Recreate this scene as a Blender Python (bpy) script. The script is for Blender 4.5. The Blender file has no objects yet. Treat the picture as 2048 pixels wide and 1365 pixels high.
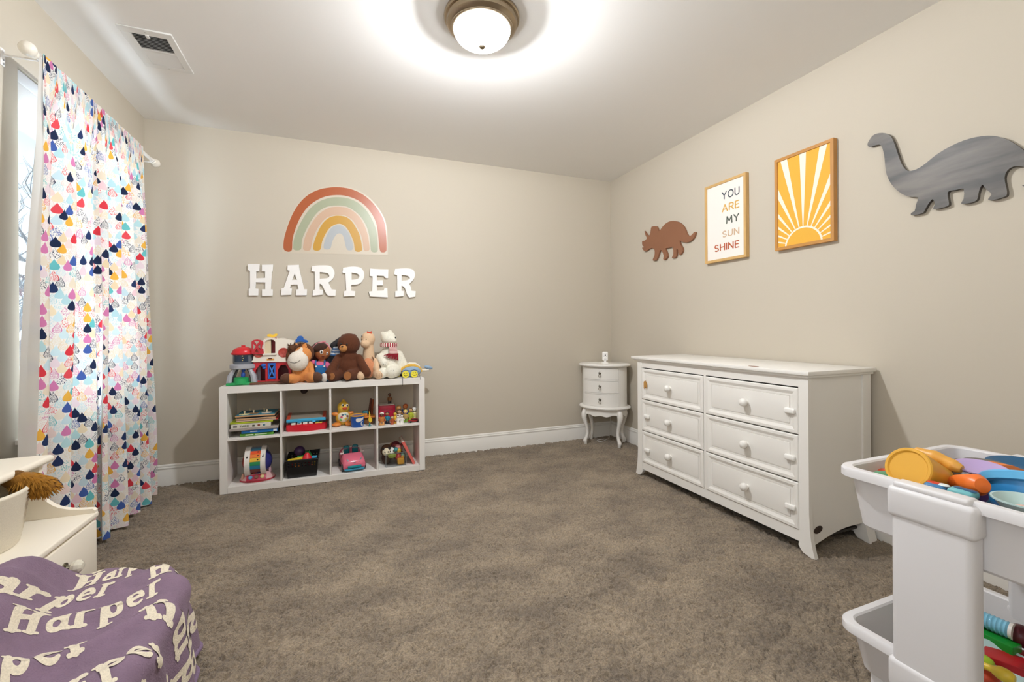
import bpy, bmesh, math, random
import numpy as np
from mathutils import Vector as V, Matrix, Euler, noise
from mathutils.geometry import tessellate_polygon
random.seed(7)
PI = math.pi
SC = bpy.context.scene
COL = SC.collection

# ------------------------------------------------------------------ camera
cam = bpy.data.cameras.new('camera')
cam.sensor_width = 36.0
cam.lens = 875.83 / 2048 * 36
cam.shift_y = -24.69 / 2048
cam.clip_start = 0.02
co = bpy.data.objects.new('camera', cam)
COL.objects.link(co)
_y, _r = 0.372961, -0.0066966
_rt = V((math.cos(_y), -math.sin(_y), 0)); _fw = V((math.sin(_y), math.cos(_y), 0)); _up = V((0, 0, 1))
_r2 = _rt * math.cos(_r) + _up * math.sin(_r); _u2 = _up * math.cos(_r) - _rt * math.sin(_r)
co.matrix_world = Matrix(((_r2.x, _u2.x, -_fw.x, 0), (_r2.y, _u2.y, -_fw.y, 0), (_r2.z, _u2.z, -_fw.z, 1.03256), (0, 0, 0, 1)))
SC.camera = co

# ------------------------------------------------------------------ world, lights, exposure
LAMP_POWER = 166.0
BOUNCE_FILL = 15.0
NEAR_FILL = 8.0
SKY_STRENGTH = 1.0
w = bpy.data.worlds.new('sky'); SC.world = w; w.use_nodes = True
nt = w.node_tree; nt.nodes.clear()
bg = nt.nodes.new('ShaderNodeBackground'); wo = nt.nodes.new('ShaderNodeOutputWorld')
tc = nt.nodes.new('ShaderNodeTexCoord'); sx = nt.nodes.new('ShaderNodeSeparateXYZ'); rp = nt.nodes.new('ShaderNodeValToRGB')
nt.links.new(tc.outputs['Generated'], sx.inputs[0]); nt.links.new(sx.outputs['Z'], rp.inputs[0])
rp.color_ramp.elements[0].position = 0.0; rp.color_ramp.elements[0].color = (0.80, 0.88, 0.95, 1)
rp.color_ramp.elements[1].position = 0.8; rp.color_ramp.elements[1].color = (0.42, 0.62, 0.92, 1)
nt.links.new(rp.outputs[0], bg.inputs[0]); bg.inputs[1].default_value = SKY_STRENGTH
nt.links.new(bg.outputs[0], wo.inputs[0])

def area(name, loc, rot, sx_, sy_, energy, color, portal=False):
    l = bpy.data.lights.new(name, 'AREA'); l.shape = 'RECTANGLE'; l.size = sx_; l.size_y = sy_; l.energy = energy; l.color = color
    if portal: l.cycles.is_portal = True
    o = bpy.data.objects.new(name, l); o.location = loc; o.rotation_euler = rot; COL.objects.link(o); return o
XL_ = -1.2005
# daylight outside the curtained window
area('side_window_daylight', (-2.05, 2.80, 1.15), (0, math.radians(-108), 0), 2.0, 1.7, 165.0, (0.82, 0.91, 1.0))
# added soft fill at a made-up second window, unseen beside the camera
area('near_fill', (XL_ + .02, -0.14, 1.35), (0, -PI/2, 0), 1.4, 1.05, NEAR_FILL, (0.94, 0.97, 1.0))
# added fill light behind the camera, turned up to brighten ceiling and walls
area('bounce_fill', (0.25, -0.55, 1.60), (math.radians(150), 0, 0), 0.7, 0.7, BOUNCE_FILL, (0.95, 0.975, 1.0))
SC.view_settings.view_transform = 'Standard'
SC.view_settings.look = 'None'
SC.view_settings.gamma = 1.0
SC.view_settings.use_curve_mapping = False
SC.view_settings.exposure = 0.57
SC.cycles.max_bounces = 10; SC.cycles.diffuse_bounces = 5; SC.cycles.transparent_max_bounces = 12
SC.cycles.sample_clamp_indirect = 6.0

# ------------------------------------------------------------------ materials
def lin(h):
    h = h.lstrip('#'); r = []
    for i in (0, 2, 4):
        c = int(h[i:i+2], 16) / 255
        r.append(c / 12.92 if c <= .04045 else ((c + .055) / 1.055) ** 2.4)
    return (*r, 1.0)
_mats = {}
def C(hexc, kind='plastic', **kw):
    key = (hexc, kind, tuple(sorted(kw.items())))
    if key in _mats: return _mats[key]
    m = bpy.data.materials.new(f'{kind}_{hexc.strip("#")}'); m.use_nodes = True
    nt = m.node_tree; b = nt.nodes['Principled BSDF']; L = nt.links.new
    col = lin(hexc); b.inputs['Base Color'].default_value = col
    rough = {'plastic': .35, 'plush': .95, 'paint': .42, 'wall': .85, 'fabric': .9, 'paper': .8, 'metal': .3, 'wood': .5, 'vinyl': .33, 'matte': .6}[kind]
    b.inputs['Roughness'].default_value = kw.get('rough', rough)
    tcn = nt.nodes.new('ShaderNodeTexCoord')
    def noise_(scale, detail=2, rough=.5):
        n = nt.nodes.new('ShaderNodeTexNoise'); n.inputs['Scale'].default_value = scale; n.inputs['Detail'].default_value = detail
        n.inputs['Roughness'].default_value = rough; L(tcn.outputs['Object'], n.inputs['Vector']); return n
    def bump(src, strength, dist):
        bp = nt.nodes.new('ShaderNodeBump'); bp.inputs['Strength'].default_value = strength; bp.inputs['Distance'].default_value = dist
        L(src, bp.inputs['Height']); L(bp.outputs[0], b.inputs['Normal'])
    def vary(src, amt):
        mx = nt.nodes.new('ShaderNodeMix'); mx.data_type = 'RGBA'
        mx.inputs[6].default_value = tuple(c * (1 - amt) for c in col[:3]) + (1,); mx.inputs[7].default_value = tuple(min(1, c * (1 + amt)) for c in col[:3]) + (1,)
        L(src, mx.inputs[0]); L(mx.outputs[2], b.inputs['Base Color'])
    if kind == 'plush':
        b.inputs['Sheen Weight'].default_value = .06; b.inputs['Sheen Roughness'].default_value = .5
        n = noise_(kw.get('scale', 260), 3); bump(n.outputs[0], .55, .004); vary(n.outputs[0], .28)
    elif kind == 'fabric':
        n = noise_(420, 2); bump(n.outputs[0], .25, .001); vary(n.outputs[0], .12)
    elif kind == 'wall':
        n = noise_(160, 3); bump(n.outputs[0], .06, .002); n2 = noise_(1.3, 2); vary(n2.outputs[0], .012)
    elif kind == 'metal':
        b.inputs['Metallic'].default_value = 1.0
    elif kind == 'wood':
        mp = nt.nodes.new('ShaderNodeMapping'); mp.inputs['Scale'].default_value = kw.get('stretch', (1, 1, .08)); L(tcn.outputs['Object'], mp.inputs[0])
        n = noise_(60, 4, .6); L(mp.outputs[0], n.inputs['Vector']); vary(n.outputs[0], .3)
    elif kind == 'paint':
        n = noise_(90, 2); bump(n.outputs[0], .03, .001)
    if 'vary' in kw: vary(noise_(kw.get('vs', 8), 3).outputs[0], kw['vary'])
    _mats[key] = m
    return m
def clear_mat(name, tint, gloss=.1):
    m = bpy.data.materials.new(name); m.use_nodes = True; nt = m.node_tree; nt.nodes.clear(); L = nt.links.new
    o = nt.nodes.new('ShaderNodeOutputMaterial'); t = nt.nodes.new('ShaderNodeBsdfTransparent'); g = nt.nodes.new('ShaderNodeBsdfGlossy'); mx = nt.nodes.new('ShaderNodeMixShader')
    t.inputs[0].default_value = tint; g.inputs['Roughness'].default_value = .05; mx.inputs[0].default_value = gloss
    L(t.outputs[0], mx.inputs[1]); L(g.outputs[0], mx.inputs[2]); L(mx.outputs[0], o.inputs[0]); return m
class S:
    """socket arithmetic for node materials"""
    def __init__(s, nt, x): s.nt = nt; s.x = x
    def op(s, o, *a):
        n = s.nt.nodes.new('ShaderNodeMath'); n.operation = o
        for i, v in enumerate((s,) + a):
            if isinstance(v, S): s.nt.links.new(v.x, n.inputs[i])
            else: n.inputs[i].default_value = v
        return S(s.nt, n.outputs[0])
    def __add__(s, o): return s.op('ADD', o)
    def __sub__(s, o): return s.op('SUBTRACT', o)
    def __mul__(s, o): return s.op('MULTIPLY', o)
    def __truediv__(s, o): return s.op('DIVIDE', o)
    def lt(s, o): return s.op('LESS_THAN', o)
    def gt(s, o): return s.op('GREATER_THAN', o)
    def abs(s): return s.op('ABSOLUTE')
    def floor(s): return s.op('FLOOR')
    def sqrt(s): return s.op('SQRT')
    def max(s, o): return s.op('MAXIMUM', o)

# ------------------------------------------------------------------ mesh helpers
class MB:
    def __init__(s, o=(0, 0, 0)): s.bm = bmesh.new(); s.o = V(o)
    def _merge(s, b2, M=None):
        if M is not None: bmesh.ops.transform(b2, matrix=M, verts=b2.verts)
        b2.verts.index_update()
        vs = [s.bm.verts.new(v.co - s.o) for v in b2.verts]
        for f in b2.faces:
            try: s.bm.faces.new([vs[v.index] for v in f.verts])
            except ValueError: pass
        b2.free(); return s
    def box(s, x0, x1, y0, y1, z0, z1, bev=0, seg=2, M=None):
        b = bmesh.new(); bmesh.ops.create_cube(b, size=1)
        for v in b.verts: v.co = V(((x0+x1)/2 + v.co.x*(x1-x0), (y0+y1)/2 + v.co.y*(y1-y0), (z0+z1)/2 + v.co.z*(z1-z0)))
        if bev: bmesh.ops.bevel(b, geom=list(b.edges), offset=bev, segments=seg, affect='EDGES', profile=.5)
        return s._merge(b, M)
    def raw(s, verts, faces, M=None):
        b = bmesh.new(); vs = [b.verts.new(v) for v in verts]
        for f in faces:
            try: b.faces.new([vs[i] for i in f])
            except ValueError: pass
        return s._merge(b, M)
    def lathe(s, prof, c=(0, 0, 0), seg=24, M=None, ax=1, ay=1, a0=0, a1=2*PI):
        vs, fs = [], []; full = abs(a1 - a0 - 2*PI) < 1e-6; n = seg if full else seg + 1
        for r, z in prof:
            for i in range(n):
                a = a0 + (a1 - a0) * i / seg
                vs.append((c[0] + r*ax*math.cos(a), c[1] + r*ay*math.sin(a), c[2] + z))
        for k in range(len(prof)-1):
            for i in range(seg):
                j = (i+1) % n
                fs.append((k*n+i, k*n+j, (k+1)*n+j, (k+1)*n+i))
        if full:
            if prof[0][0] > 1e-5: fs.append(tuple(reversed(range(n))))
            if prof[-1][0] > 1e-5: fs.append(tuple((len(prof)-1)*n+i for i in range(n)))
        s.raw(vs, fs, M); return s
    def cyl(s, p0, p1, r0, r1=None, seg=14):
        p0, p1 = V(p0), V(p1); r1 = r0 if r1 is None else r1
        M = Matrix.Translation(p0) @ (p1-p0).to_track_quat('Z', 'Y').to_matrix().to_4x4()
        return s.lathe([(r0, 0), (r1, (p1-p0).length)], seg=seg, M=M)
    def ell(s, c, r, rot=None, u=16, v=10):
        if not hasattr(r, '__len__'): r = (r, r, r)
        b = bmesh.new(); bmesh.ops.create_uvsphere(b, u_segments=u, v_segments=v, radius=1)
        M = Matrix.Translation(V(c)) @ ((Euler(rot).to_matrix().to_4x4()) if rot else Matrix()) @ Matrix.Diagonal((r[0], r[1], r[2], 1))
        return s._merge(b, M)
    def cap(s, p0, p1, r0, r1=None, n=6):
        r1 = r0 if r1 is None else r1; p0, p1 = V(p0), V(p1)
        for i in range(n+1):
            t = i/n; s.ell(p0.lerp(p1, t), r0 + (r1-r0)*t, u=12, v=8)
        return s
    def tube(s, pts, r, seg=8, closed=False):
        pts = [V(p) for p in pts]; n = len(pts); rs = r if hasattr(r, '__len__') else [r]*n
        vs, fs = [], []; up = None
        for i, p in enumerate(pts):
            a = pts[(i-1) % n] if (closed or i > 0) else p; c = pts[(i+1) % n] if (closed or i < n-1) else p
            d = (c-a).normalized()
            if up is None: up = d.orthogonal().normalized()
            up = (up - d*up.dot(d)).normalized(); sd = d.cross(up)
            for k in range(seg):
                t = 2*PI*k/seg; vs.append(p + (up*math.cos(t) + sd*math.sin(t))*rs[i])
        m = n if closed else n-1
        for i in range(m):
            for k in range(seg):
                a, b = i*seg, ((i+1) % n)*seg; k2 = (k+1) % seg
                fs.append((a+k, a+k2, b+k2, b+k))
        if not closed: fs += [tuple(reversed(range(seg))), tuple((n-1)*seg+k for k in range(seg))]
        return s.raw(vs, fs)
    def prism(s, outer, holes, f, d0, d1):
        """outline (a,b) extruded from depth d0 to d1 through f(a,b,d)"""
        polys = [list(outer)] + [list(h) for h in (holes or [])]
        tri = tessellate_polygon([[V((a, b, 0)) for a, b in p] for p in polys])
        flat = [q for p in polys for q in p]; n = len(flat)
        vs = [f(a, b, d0) for a, b in flat] + [f(a, b, d1) for a, b in flat]
        fs = [tuple(t) for t in tri] + [tuple(n+i for i in reversed(t)) for t in tri]
        k = 0
        for p in polys:
            m = len(p)
            for i in range(m): fs.append((k+i, k+(i+1) % m, n+k+(i+1) % m, n+k+i))
            k += m
        b = bmesh.new(); bv = [b.verts.new(v) for v in vs]
        for t in fs:
            try: b.faces.new([bv[i] for i in t])
            except ValueError: pass
        bmesh.ops.recalc_face_normals(b, faces=b.faces)
        return s._merge(b)
    def grid(s, f, nu, nv, closed_u=False):
        vs = [f(i/nu, j/nv) for j in range(nv+1) for i in range(nu+1)]
        fs = [(j*(nu+1)+i, j*(nu+1)+i+1, (j+1)*(nu+1)+i+1, (j+1)*(nu+1)+i) for j in range(nv) for i in range(nu)]
        return s.raw(vs, fs)
def obj(name, mb, mat, parent=None, angle=40, loc=None):
    me = bpy.data.meshes.new(name); mb.bm.to_mesh(me); mb.bm.free()
    me.materials.append(mat); me.shade_smooth(); me.set_sharp_from_angle(angle=math.radians(angle))
    o = bpy.data.objects.new(name, me); COL.objects.link(o)
    if parent: o.parent = parent
    if loc: o.location = loc
    return o
def blob(name, mb, mat, parent=None, voxel=.008, smooth=6):
    """one continuous skin round the solids in mb"""
    me = bpy.data.meshes.new(name); mb.bm.to_mesh(me); mb.bm.free()
    t = bpy.data.objects.new(name + '_solid', me); COL.objects.link(t)
    r = t.modifiers.new('skin', 'REMESH'); r.mode = 'VOXEL'; r.voxel_size = voxel
    sm = t.modifiers.new('soft', 'SMOOTH'); sm.iterations = smooth; sm.factor = .5
    dg = bpy.context.evaluated_depsgraph_get()
    m2 = bpy.data.meshes.new_from_object(t.evaluated_get(dg)); m2.name = name
    bpy.data.objects.remove(t); bpy.data.meshes.remove(me)
    m2.materials.clear(); m2.materials.append(mat); m2.shade_smooth()
    o = bpy.data.objects.new(name, m2); COL.objects.link(o)
    if parent: o.parent = parent
    return o
def tag(o, label=None, cat=None, group=None, kind=None):
    if label: o['label'] = label
    if cat: o['category'] = cat
    if group: o['group'] = group
    if kind: o['kind'] = kind
    return o
def thing(name, label, cat, loc, rz=0, group=None):
    o = bpy.data.objects.new(name, None); o.empty_display_size = .05; COL.objects.link(o)
    o.location = loc; o.rotation_euler = (0, 0, rz); return tag(o, label, cat, group)
def struct(name, mb, mat, parent=None, **k):
    o = obj(name, mb, mat, parent, **k)
    if not parent: o['kind'] = 'structure'
    return o
def smooth_loop(pts, n=4, closed=True):
    out = []; m = len(pts)
    rng = range(m) if closed else range(m-1)
    for i in rng:
        g = (lambda k: pts[k % m]) if closed else (lambda k: pts[max(0, min(m-1, k))])
        p0, p1, p2, p3 = g(i-1), g(i), g(i+1), g(i+2)
        for k in range(n):
            t = k/n
            out.append(tuple(.5*((2*p1[a]) + (-p0[a]+p2[a])*t + (2*p0[a]-5*p1[a]+4*p2[a]-p3[a])*t*t + (-p0[a]+3*p1[a]-3*p2[a]+p3[a])*t**3) for a in range(len(p1))))
    if not closed: out.append(tuple(pts[-1]))
    return out
# letters drawn as round-ended strokes in a unit box
def arc_(cx, cy, rx, ry, a0, a1, n=14): return [(cx+rx*math.cos(math.radians(a0+(a1-a0)*i/n)), cy+ry*math.sin(math.radians(a0+(a1-a0)*i/n))) for i in range(n+1)]
GLYPH = {
 'Y': (.72, [[(0, 1), (.36, .5), (.72, 1)], [(.36, .5), (.36, 0)]]), 'O': (.86, [arc_(.43, .5, .43, .5, 0, 360, 28)]),
 'U': (.66, [[(0, 1), (0, .33)] + arc_(.33, .33, .33, .33, 180, 360) + [(.66, 1)]]), 'A': (.74, [[(0, 0), (.37, 1), (.74, 0)], [(.13, .33), (.61, .33)]]),
 'R': (.58, [[(0, 0), (0, 1), (.3, 1)] + arc_(.3, .74, .27, .26, 90, -90) + [(0, .48)], [(.28, .48), (.58, 0)]]),
 'E': (.48, [[(.48, 1), (0, 1), (0, 0), (.48, 0)], [(0, .52), (.42, .52)]]), 'M': (.82, [[(0, 0), (.06, 1), (.41, .3), (.76, 1), (.82, 0)]]),
 'S': (.54, [arc_(.27, .74, .25, .26, 40, 270) + arc_(.27, .24, .27, .24, 90, -140)]), 'N': (.66, [[(0, 0), (0, 1), (.66, 0), (.66, 1)]]),
 'H': (.64, [[(0, 0), (0, 1)], [(.64, 0), (.64, 1)], [(0, .52), (.64, .52)]]), 'I': (.0, [[(0, 0), (0, 1)]]), 'F': (.48, [[(.48, 1), (0, 1), (0, 0)], [(0, .52), (.42, .52)]]),
}
def stroke_ribbon(pts, r, step=None):
    """flat ribbon with round ends: vertices (2-D) and faces; r a number or one per point"""
    P_ = [V((p[0], p[1])) for p in pts]; R_ = list(r) if hasattr(r, '__len__') else [r]*len(P_)
    if step:
        q, k = [P_[0]], [R_[0]]
        for i in range(1, len(P_)):
            n = max(1, int((P_[i]-P_[i-1]).length/step))
            for j in range(1, n+1): q.append(P_[i-1].lerp(P_[i], j/n)); k.append(R_[i-1]+(R_[i]-R_[i-1])*j/n)
        P_, R_ = q, k
    vs, fs = [], []
    for i in range(len(P_)-1):
        d = P_[i+1]-P_[i]
        if d.length < 1e-6: continue
        d.normalize(); nn = V((-d.y, d.x)); b = len(vs)
        vs += [tuple(P_[i]-nn*R_[i]), tuple(P_[i+1]-nn*R_[i+1]), tuple(P_[i+1]), tuple(P_[i+1]+nn*R_[i+1]), tuple(P_[i]+nn*R_[i]), tuple(P_[i])]
        fs += [(b, b+1, b+2, b+5), (b+5, b+2, b+3, b+4)]
    for p, rr in zip(P_, R_):
        b = len(vs); vs.append(tuple(p)); n = 10
        vs += [(p.x+rr*math.cos(2*PI*i/n), p.y+rr*math.sin(2*PI*i/n)) for i in range(n)]
        fs += [(b, b+1+i, b+1+(i+1) % n) for i in range(n)]
    return vs, fs
def ease_corners(pts, rounds=2, most=58):
    """cut the shallow corners of an outline so that its curves run smooth; sharp corners stay"""
    for _ in range(rounds):
        out = []; n = len(pts)
        for i in range(n):
            a, p, c = V(pts[i-1]), V(pts[i]), V(pts[(i+1) % n]); t = (p-a).angle(c-p, 0)
            if math.radians(3) < t < math.radians(most): out += [tuple(p.lerp(a, .25)), tuple(p.lerp(c, .25))]
            else: out.append(tuple(p))
        pts = out
    return pts
def text_mesh(string, weight=.085, gap=.30):
    vs, fs, x = [], [], 0
    for ch in string:
        wd, st = GLYPH[ch]
        for s in st:
            v, f_ = stroke_ribbon([(a+x, b) for a, b in s], weight); n = len(vs); vs += v; fs += [tuple(i+n for i in q) for q in f_]
        x += wd + gap
    x0 = min(v[0] for v in vs); x1 = max(v[0] for v in vs); y0 = min(v[1] for v in vs); y1 = max(v[1] for v in vs)
    # every face gets its own corners and a hair's breadth of its own depth, so that overlapping strokes never coincide
    V_, F_ = [], []
    for k, q in enumerate(fs):
        F_.append(tuple(range(len(V_), len(V_)+len(q)))); V_ += [((vs[i][0]-x0)/(x1-x0), (vs[i][1]-y0)/(y1-y0), .00002*(k % 23)) for i in q]
    return V_, F_

# ================================================================== THE ROOM
XL, XR, YB, YR, H = -1.2005, 2.4255, 3.579, -1.0, 2.44
WALL = C('#c5bcac', 'wall'); CEIL = C('#efedea', 'wall'); TRIM = C('#e9e6e0', 'paint')
WY0, WY1, WZ0, WZ1 = 2.356, 3.24, 0.605, 2.10           # window opening in the curtained wall
# carpet: displaced pile
def octave(nx, ny, cells, rng):
    gx, gy = max(2, int(nx/cells)+3), max(2, int(ny/cells)+3)
    g = rng.random((gy, gx)).astype(np.float32)
    xs = np.arange(nx)/cells; ys = np.arange(ny)/cells
    xi = xs.astype(int); yi = ys.astype(int); fx = xs-xi; fy = ys-yi
    fx = fx*fx*(3-2*fx); fy = fy*fy*(3-2*fy); fy = fy[:, None]
    a = g[np.ix_(yi, xi)]; b = g[np.ix_(yi, xi+1)]; c = g[np.ix_(yi+1, xi)]; d = g[np.ix_(yi+1, xi+1)]
    return (a*(1-fx)+b*fx)*(1-fy) + (c*(1-fx)+d*fx)*fy - .5
def make_floor():
    rng = np.random.default_rng(3)
    x0, x1, y0, y1, st = XL-.05, XR+.05, 0.75, YB+.05, .005
    nx, ny = int((x1-x0)/st)+1, int((y1-y0)/st)+1
    gap = lambda c, k: np.minimum(1, np.abs(octave(nx, ny, c, rng))*k)      # tufts parted by thin winding gaps
    h = gap(4.2, 6.5)*.0120 + gap(2.6, 5)*.0055 - .0155 + octave(nx, ny, 1.5, rng)*.004 + octave(nx, ny, 11, rng)*.004 + octave(nx, ny, 30, rng)*.003
    X, Y = np.meshgrid(np.linspace(x0, x1, nx), np.linspace(y0, y1, ny))
    co_ = np.stack([X + octave(nx, ny, 2.2, rng)*.006, Y + octave(nx, ny, 2.2, rng)*.006, h], -1).astype(np.float32).reshape(-1, 3)
    i = np.arange((nx-1)*(ny-1)); r = i//(nx-1); c = i % (nx-1); a = r*nx+c
    quads = np.stack([a, a+1, a+nx+1, a+nx], -1).astype(np.int32)
    # plain strip under and behind the camera
    ex = np.array([[x0, YR-.05, -.003], [x1, YR-.05, -.003], [x1, y0, -.003], [x0, y0, -.003]], np.float32)
    n = len(co_); co_ = np.concatenate([co_, ex]); quads = np.concatenate([quads, np.array([[n, n+1, n+2, n+3]], np.int32)])
    me = bpy.data.meshes.new('floor'); me.vertices.add(len(co_)); me.vertices.foreach_set('co', co_.ravel())
    me.loops.add(quads.size); me.loops.foreach_set('vertex_index', quads.ravel())
    me.polygons.add(len(quads)); me.polygons.foreach_set('loop_start', np.arange(len(quads), dtype=np.int32)*4)
    me.update(calc_edges=True); me.shade_smooth()
    m = bpy.data.materials.new('carpet'); m.use_nodes = True; nt = m.node_tree; b = nt.nodes['Principled BSDF']; L = nt.links.new
    b.inputs['Roughness'].default_value = 1.0; b.inputs['Specular IOR Level'].default_value = .1
    b.inputs['Sheen Weight'].default_value = .15
    t = nt.nodes.new('ShaderNodeTexCoord')
    def nz(s, d, mp=None):
        n_ = nt.nodes.new('ShaderNodeTexNoise'); n_.inputs['Scale'].default_value = s; n_.inputs['Detail'].default_value = d; n_.inputs['Roughness'].default_value = .66 if d > 6 else .5
        if mp:
            q = nt.nodes.new('ShaderNodeMapping'); q.inputs['Scale'].default_value = mp; q.inputs['Rotation'].default_value = (0, 0, .5); L(t.outputs['Object'], q.inputs[0]); L(q.outputs[0], n_.inputs[0])
        else: L(t.outputs['Object'], n_.inputs[0])
        return n_.outputs[0]
    def ramp(src, p0, c0, p1, c1):
        r_ = nt.nodes.new('ShaderNodeValToRGB'); r_.color_ramp.elements[0].position = p0; r_.color_ramp.elements[0].color = c0
        r_.color_ramp.elements[1].position = p1; r_.color_ramp.elements[1].color = c1; L(src, r_.inputs[0]); return r_.outputs[0]
    def mul(a_, b_):
        x_ = nt.nodes.new('ShaderNodeMix'); x_.data_type = 'RGBA'; x_.blend_type = 'MULTIPLY'; x_.inputs[0].default_value = 1; L(a_, x_.inputs[6]); L(b_, x_.inputs[7]); return x_.outputs[2]
    fine = ramp(nz(150, 4), .30, lin('#7d7062'), .70, lin('#aa9a85'))
    nap = ramp(nz(3.2, 9, (1, 1.5, 1)), .38, (.70, .695, .70, 1), .62, (1.13, 1.12, 1.08, 1))
    L(mul(fine, nap), b.inputs['Base Color'])
    bp = nt.nodes.new('ShaderNodeBump'); bp.inputs['Strength'].default_value = .9; bp.inputs['Distance'].default_value = .006; L(nz(300, 3), bp.inputs['Height']); L(bp.outputs[0], b.inputs['Normal'])
    me.materials.append(m)
    o = bpy.data.objects.new('floor', me); COL.objects.link(o); o['kind'] = 'structure'
make_floor()
struct('ceiling', MB().box(XL-.15, XR+.15, YR-.15, YB+.15, H, H+.1), CEIL)
struct('wall_back', MB().box(XL-.15, XR+.15, YB, YB+.12, -.05, H), WALL)
struct('wall_right', MB().box(XR, XR+.12, YR-.15, YB, -.05, H), WALL)
m = MB(); NY0, NY1 = -.70, .42; m.box(XL-.14, XL, YR-.15, NY0, -.05, H); m.box(XL-.14, XL, NY1, WY0, -.05, H); m.box(XL-.14, XL, NY0, NY1, -.05, WZ0); m.box(XL-.14, XL, NY0, NY1, WZ1, H); m.box(XL-.14, XL, WY1, YB, -.05, H); m.box(XL-.14, XL, WY0, WY1, -.05, WZ0); m.box(XL-.14, XL, WY0, WY1, WZ1, H)
struct('wall_left', m, WALL)
struct('wall_rear', MB().box(XL-.14, XR, YR-.12, YR, -.05, H), WALL)
# baseboards with a stepped profile
def board_profile():
    return [(0, -.01), (.0125, -.01), (.0125, .096), (.0105, .101), (.0105, .107), (.0135, .113), (.0125, .119), (.006, .1215), (.006, .1245), (.0085, .128), (.006, .1345), (.002, .138), (0, .138)]
def baseboard(name, f, a0, a1):
    pr = board_profile(); n = len(pr); vs = [f(a0, d, z) for d, z in pr] + [f(a1, d, z) for d, z in pr]
    fs = [(i, (i+1) % n, n+(i+1) % n, n+i) for i in range(n)] + [tuple(range(n)), tuple(range(2*n-1, n-1, -1))]
    mb = MB(); mb.raw(vs, fs); bmesh.ops.recalc_face_normals(mb.bm, faces=mb.bm.faces); struct(name, mb, TRIM, angle=25)
baseboard('baseboard_back', lambda a, d, z: (a, YB-d, z), XL, XR)
baseboard('baseboard_right', lambda a, d, z: (XR-d, a, z), YR, YB)
baseboard('baseboard_left', lambda a, d, z: (XL+d, a, z), YR, YB)

# ------------------------------------------------------------------ window
GLASS = clear_mat('window_glass', (.93, .96, .98, 1), .06)
VINYL = C('#eef0f0', 'paint')
def window(name, label, f, a0, a1, z0, z1):
    """f(a, d, z): a along the wall, d outward"""
    def bx(mb, p0, p1, q0, q1, r0, r1):
        A = f(p0, q0, r0); B = f(p1, q1, r1)
        mb.box(min(A[0], B[0]), max(A[0], B[0]), min(A[1], B[1]), max(A[1], B[1]), r0, r1, .003, 1)
    m = MB()
    for p0, p1, r0, r1 in ((a0, a0+.035, z0, z1), (a1-.035, a1, z0, z1), (a0+.035, a1-.035, z1-.045, z1), (a0+.035, a1-.035, z0, z0+.04)): bx(m, p0, p1, .03, .12, r0, r1)
    root = struct(name, m, VINYL)
    zm = z0 + (z1-z0)*.47
    for nm, r0, r1, q in (('lower_sash', z0+.04, zm+.022, .055), ('upper_sash', zm-.022, z1-.045, .085)):
        m = MB(); w_ = .04; b0, b1 = a0+.037, a1-.037
        for p0, p1, s0, s1 in ((b0, b0+w_, r0, r1), (b1-w_, b1, r0, r1), (b0+w_, b1-w_, r1-w_, r1), (b0+w_, b1-w_, r0, r0+w_)): bx(m, p0, p1, q-.013, q+.013, s0, s1)
        sa = obj(nm, m, VINYL, root)
        m = MB(); bx(m, b0+w_-.004, b1-w_+.004, q-.004, q+.004, r0+w_-.004, r1-w_+.004); obj('pane', m, GLASS, sa)
    m = MB(); bx(m, a0-.03, a1+.03, -.035, .05, z0-.022, z0+.001); obj('window_sill', m, TRIM, root)
    m = MB(); bx(m, a0-.015, a1+.015, -.014, 0, z0-.085, z0-.022); obj('sill_apron', m, TRIM, root)
    return root
window('window_1', '', lambda a, d, z: (XL-d, a, z), WY0, WY1, WZ0, WZ1)
window('fill_window', '', lambda a, d, z: (XL-d, a, z), NY0, NY1, WZ0, WZ1)  # unseen window, added to go with the fill light beside the camera
# head rail of a raised shade at the top of the window
t = thing('window_shade', 'white shade rolled up at the top of the window behind the curtain', 'shade', (XL-.02, (WY0+WY1)/2, 2.0))
m = MB((XL-.02, (WY0+WY1)/2, 2.0)); m.box(XL-.03, XL-.005, WY0+.01, WY1-.01, 2.045, 2.095, .004); obj('head_rail', m, VINYL, t)
m = MB((XL-.02, (WY0+WY1)/2, 2.0)); m.box(XL-.028, XL-.008, WY0+.015, WY1-.015, 1.955, 2.045, .006); obj('folded_fabric', m, C('#f2f2f0', 'fabric'), t)

# ------------------------------------------------------------------ outdoors
struct('ground', MB().box(-40, -3.2, -5, 45, -1.6, -1.5), C('#dfe6ec', 'matte', vary=.12, vs=.8))
def bare_tree(name, label, loc, hgt, seed, r0):
    rnd = random.Random(seed); t = thing(name, label, 'tree', loc, 0, 'bare trees outside the window')
    tr, br = MB(), MB()
    def grow(p, d, L, r, lvl, mb):
        pts = [V(p)]; dd = V(d)
        for i in range(5):
            dd = (dd + V((rnd.uniform(-.16, .16), rnd.uniform(-.16, .16), rnd.uniform(-.05, .12)))).normalized(); pts.append(pts[-1] + dd*L/5)
        mb.tube(pts, [r*(1-.12*i) for i in range(6)], 6 if lvl < 2 else 4)
        if lvl < 4:
            for k in range(4 if lvl else 8):
                i = rnd.randint(2, 5); a = rnd.uniform(0, 2*PI); s = V((math.cos(a), math.sin(a), rnd.uniform(.1, .8))).normalized()
                grow(pts[i], (dd*.45 + s*.8).normalized(), L*rnd.uniform(.45, .62), r*.45, lvl+1, br)
    grow((0, 0, 0), (0, 0, 1), hgt*.55, r0, 0, tr)
    bark = C('#6f6a68', 'matte', vary=.2, vs=20); obj('trunk', tr, bark, t); obj('branches', br, bark, t)['kind'] = 'stuff'
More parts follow.
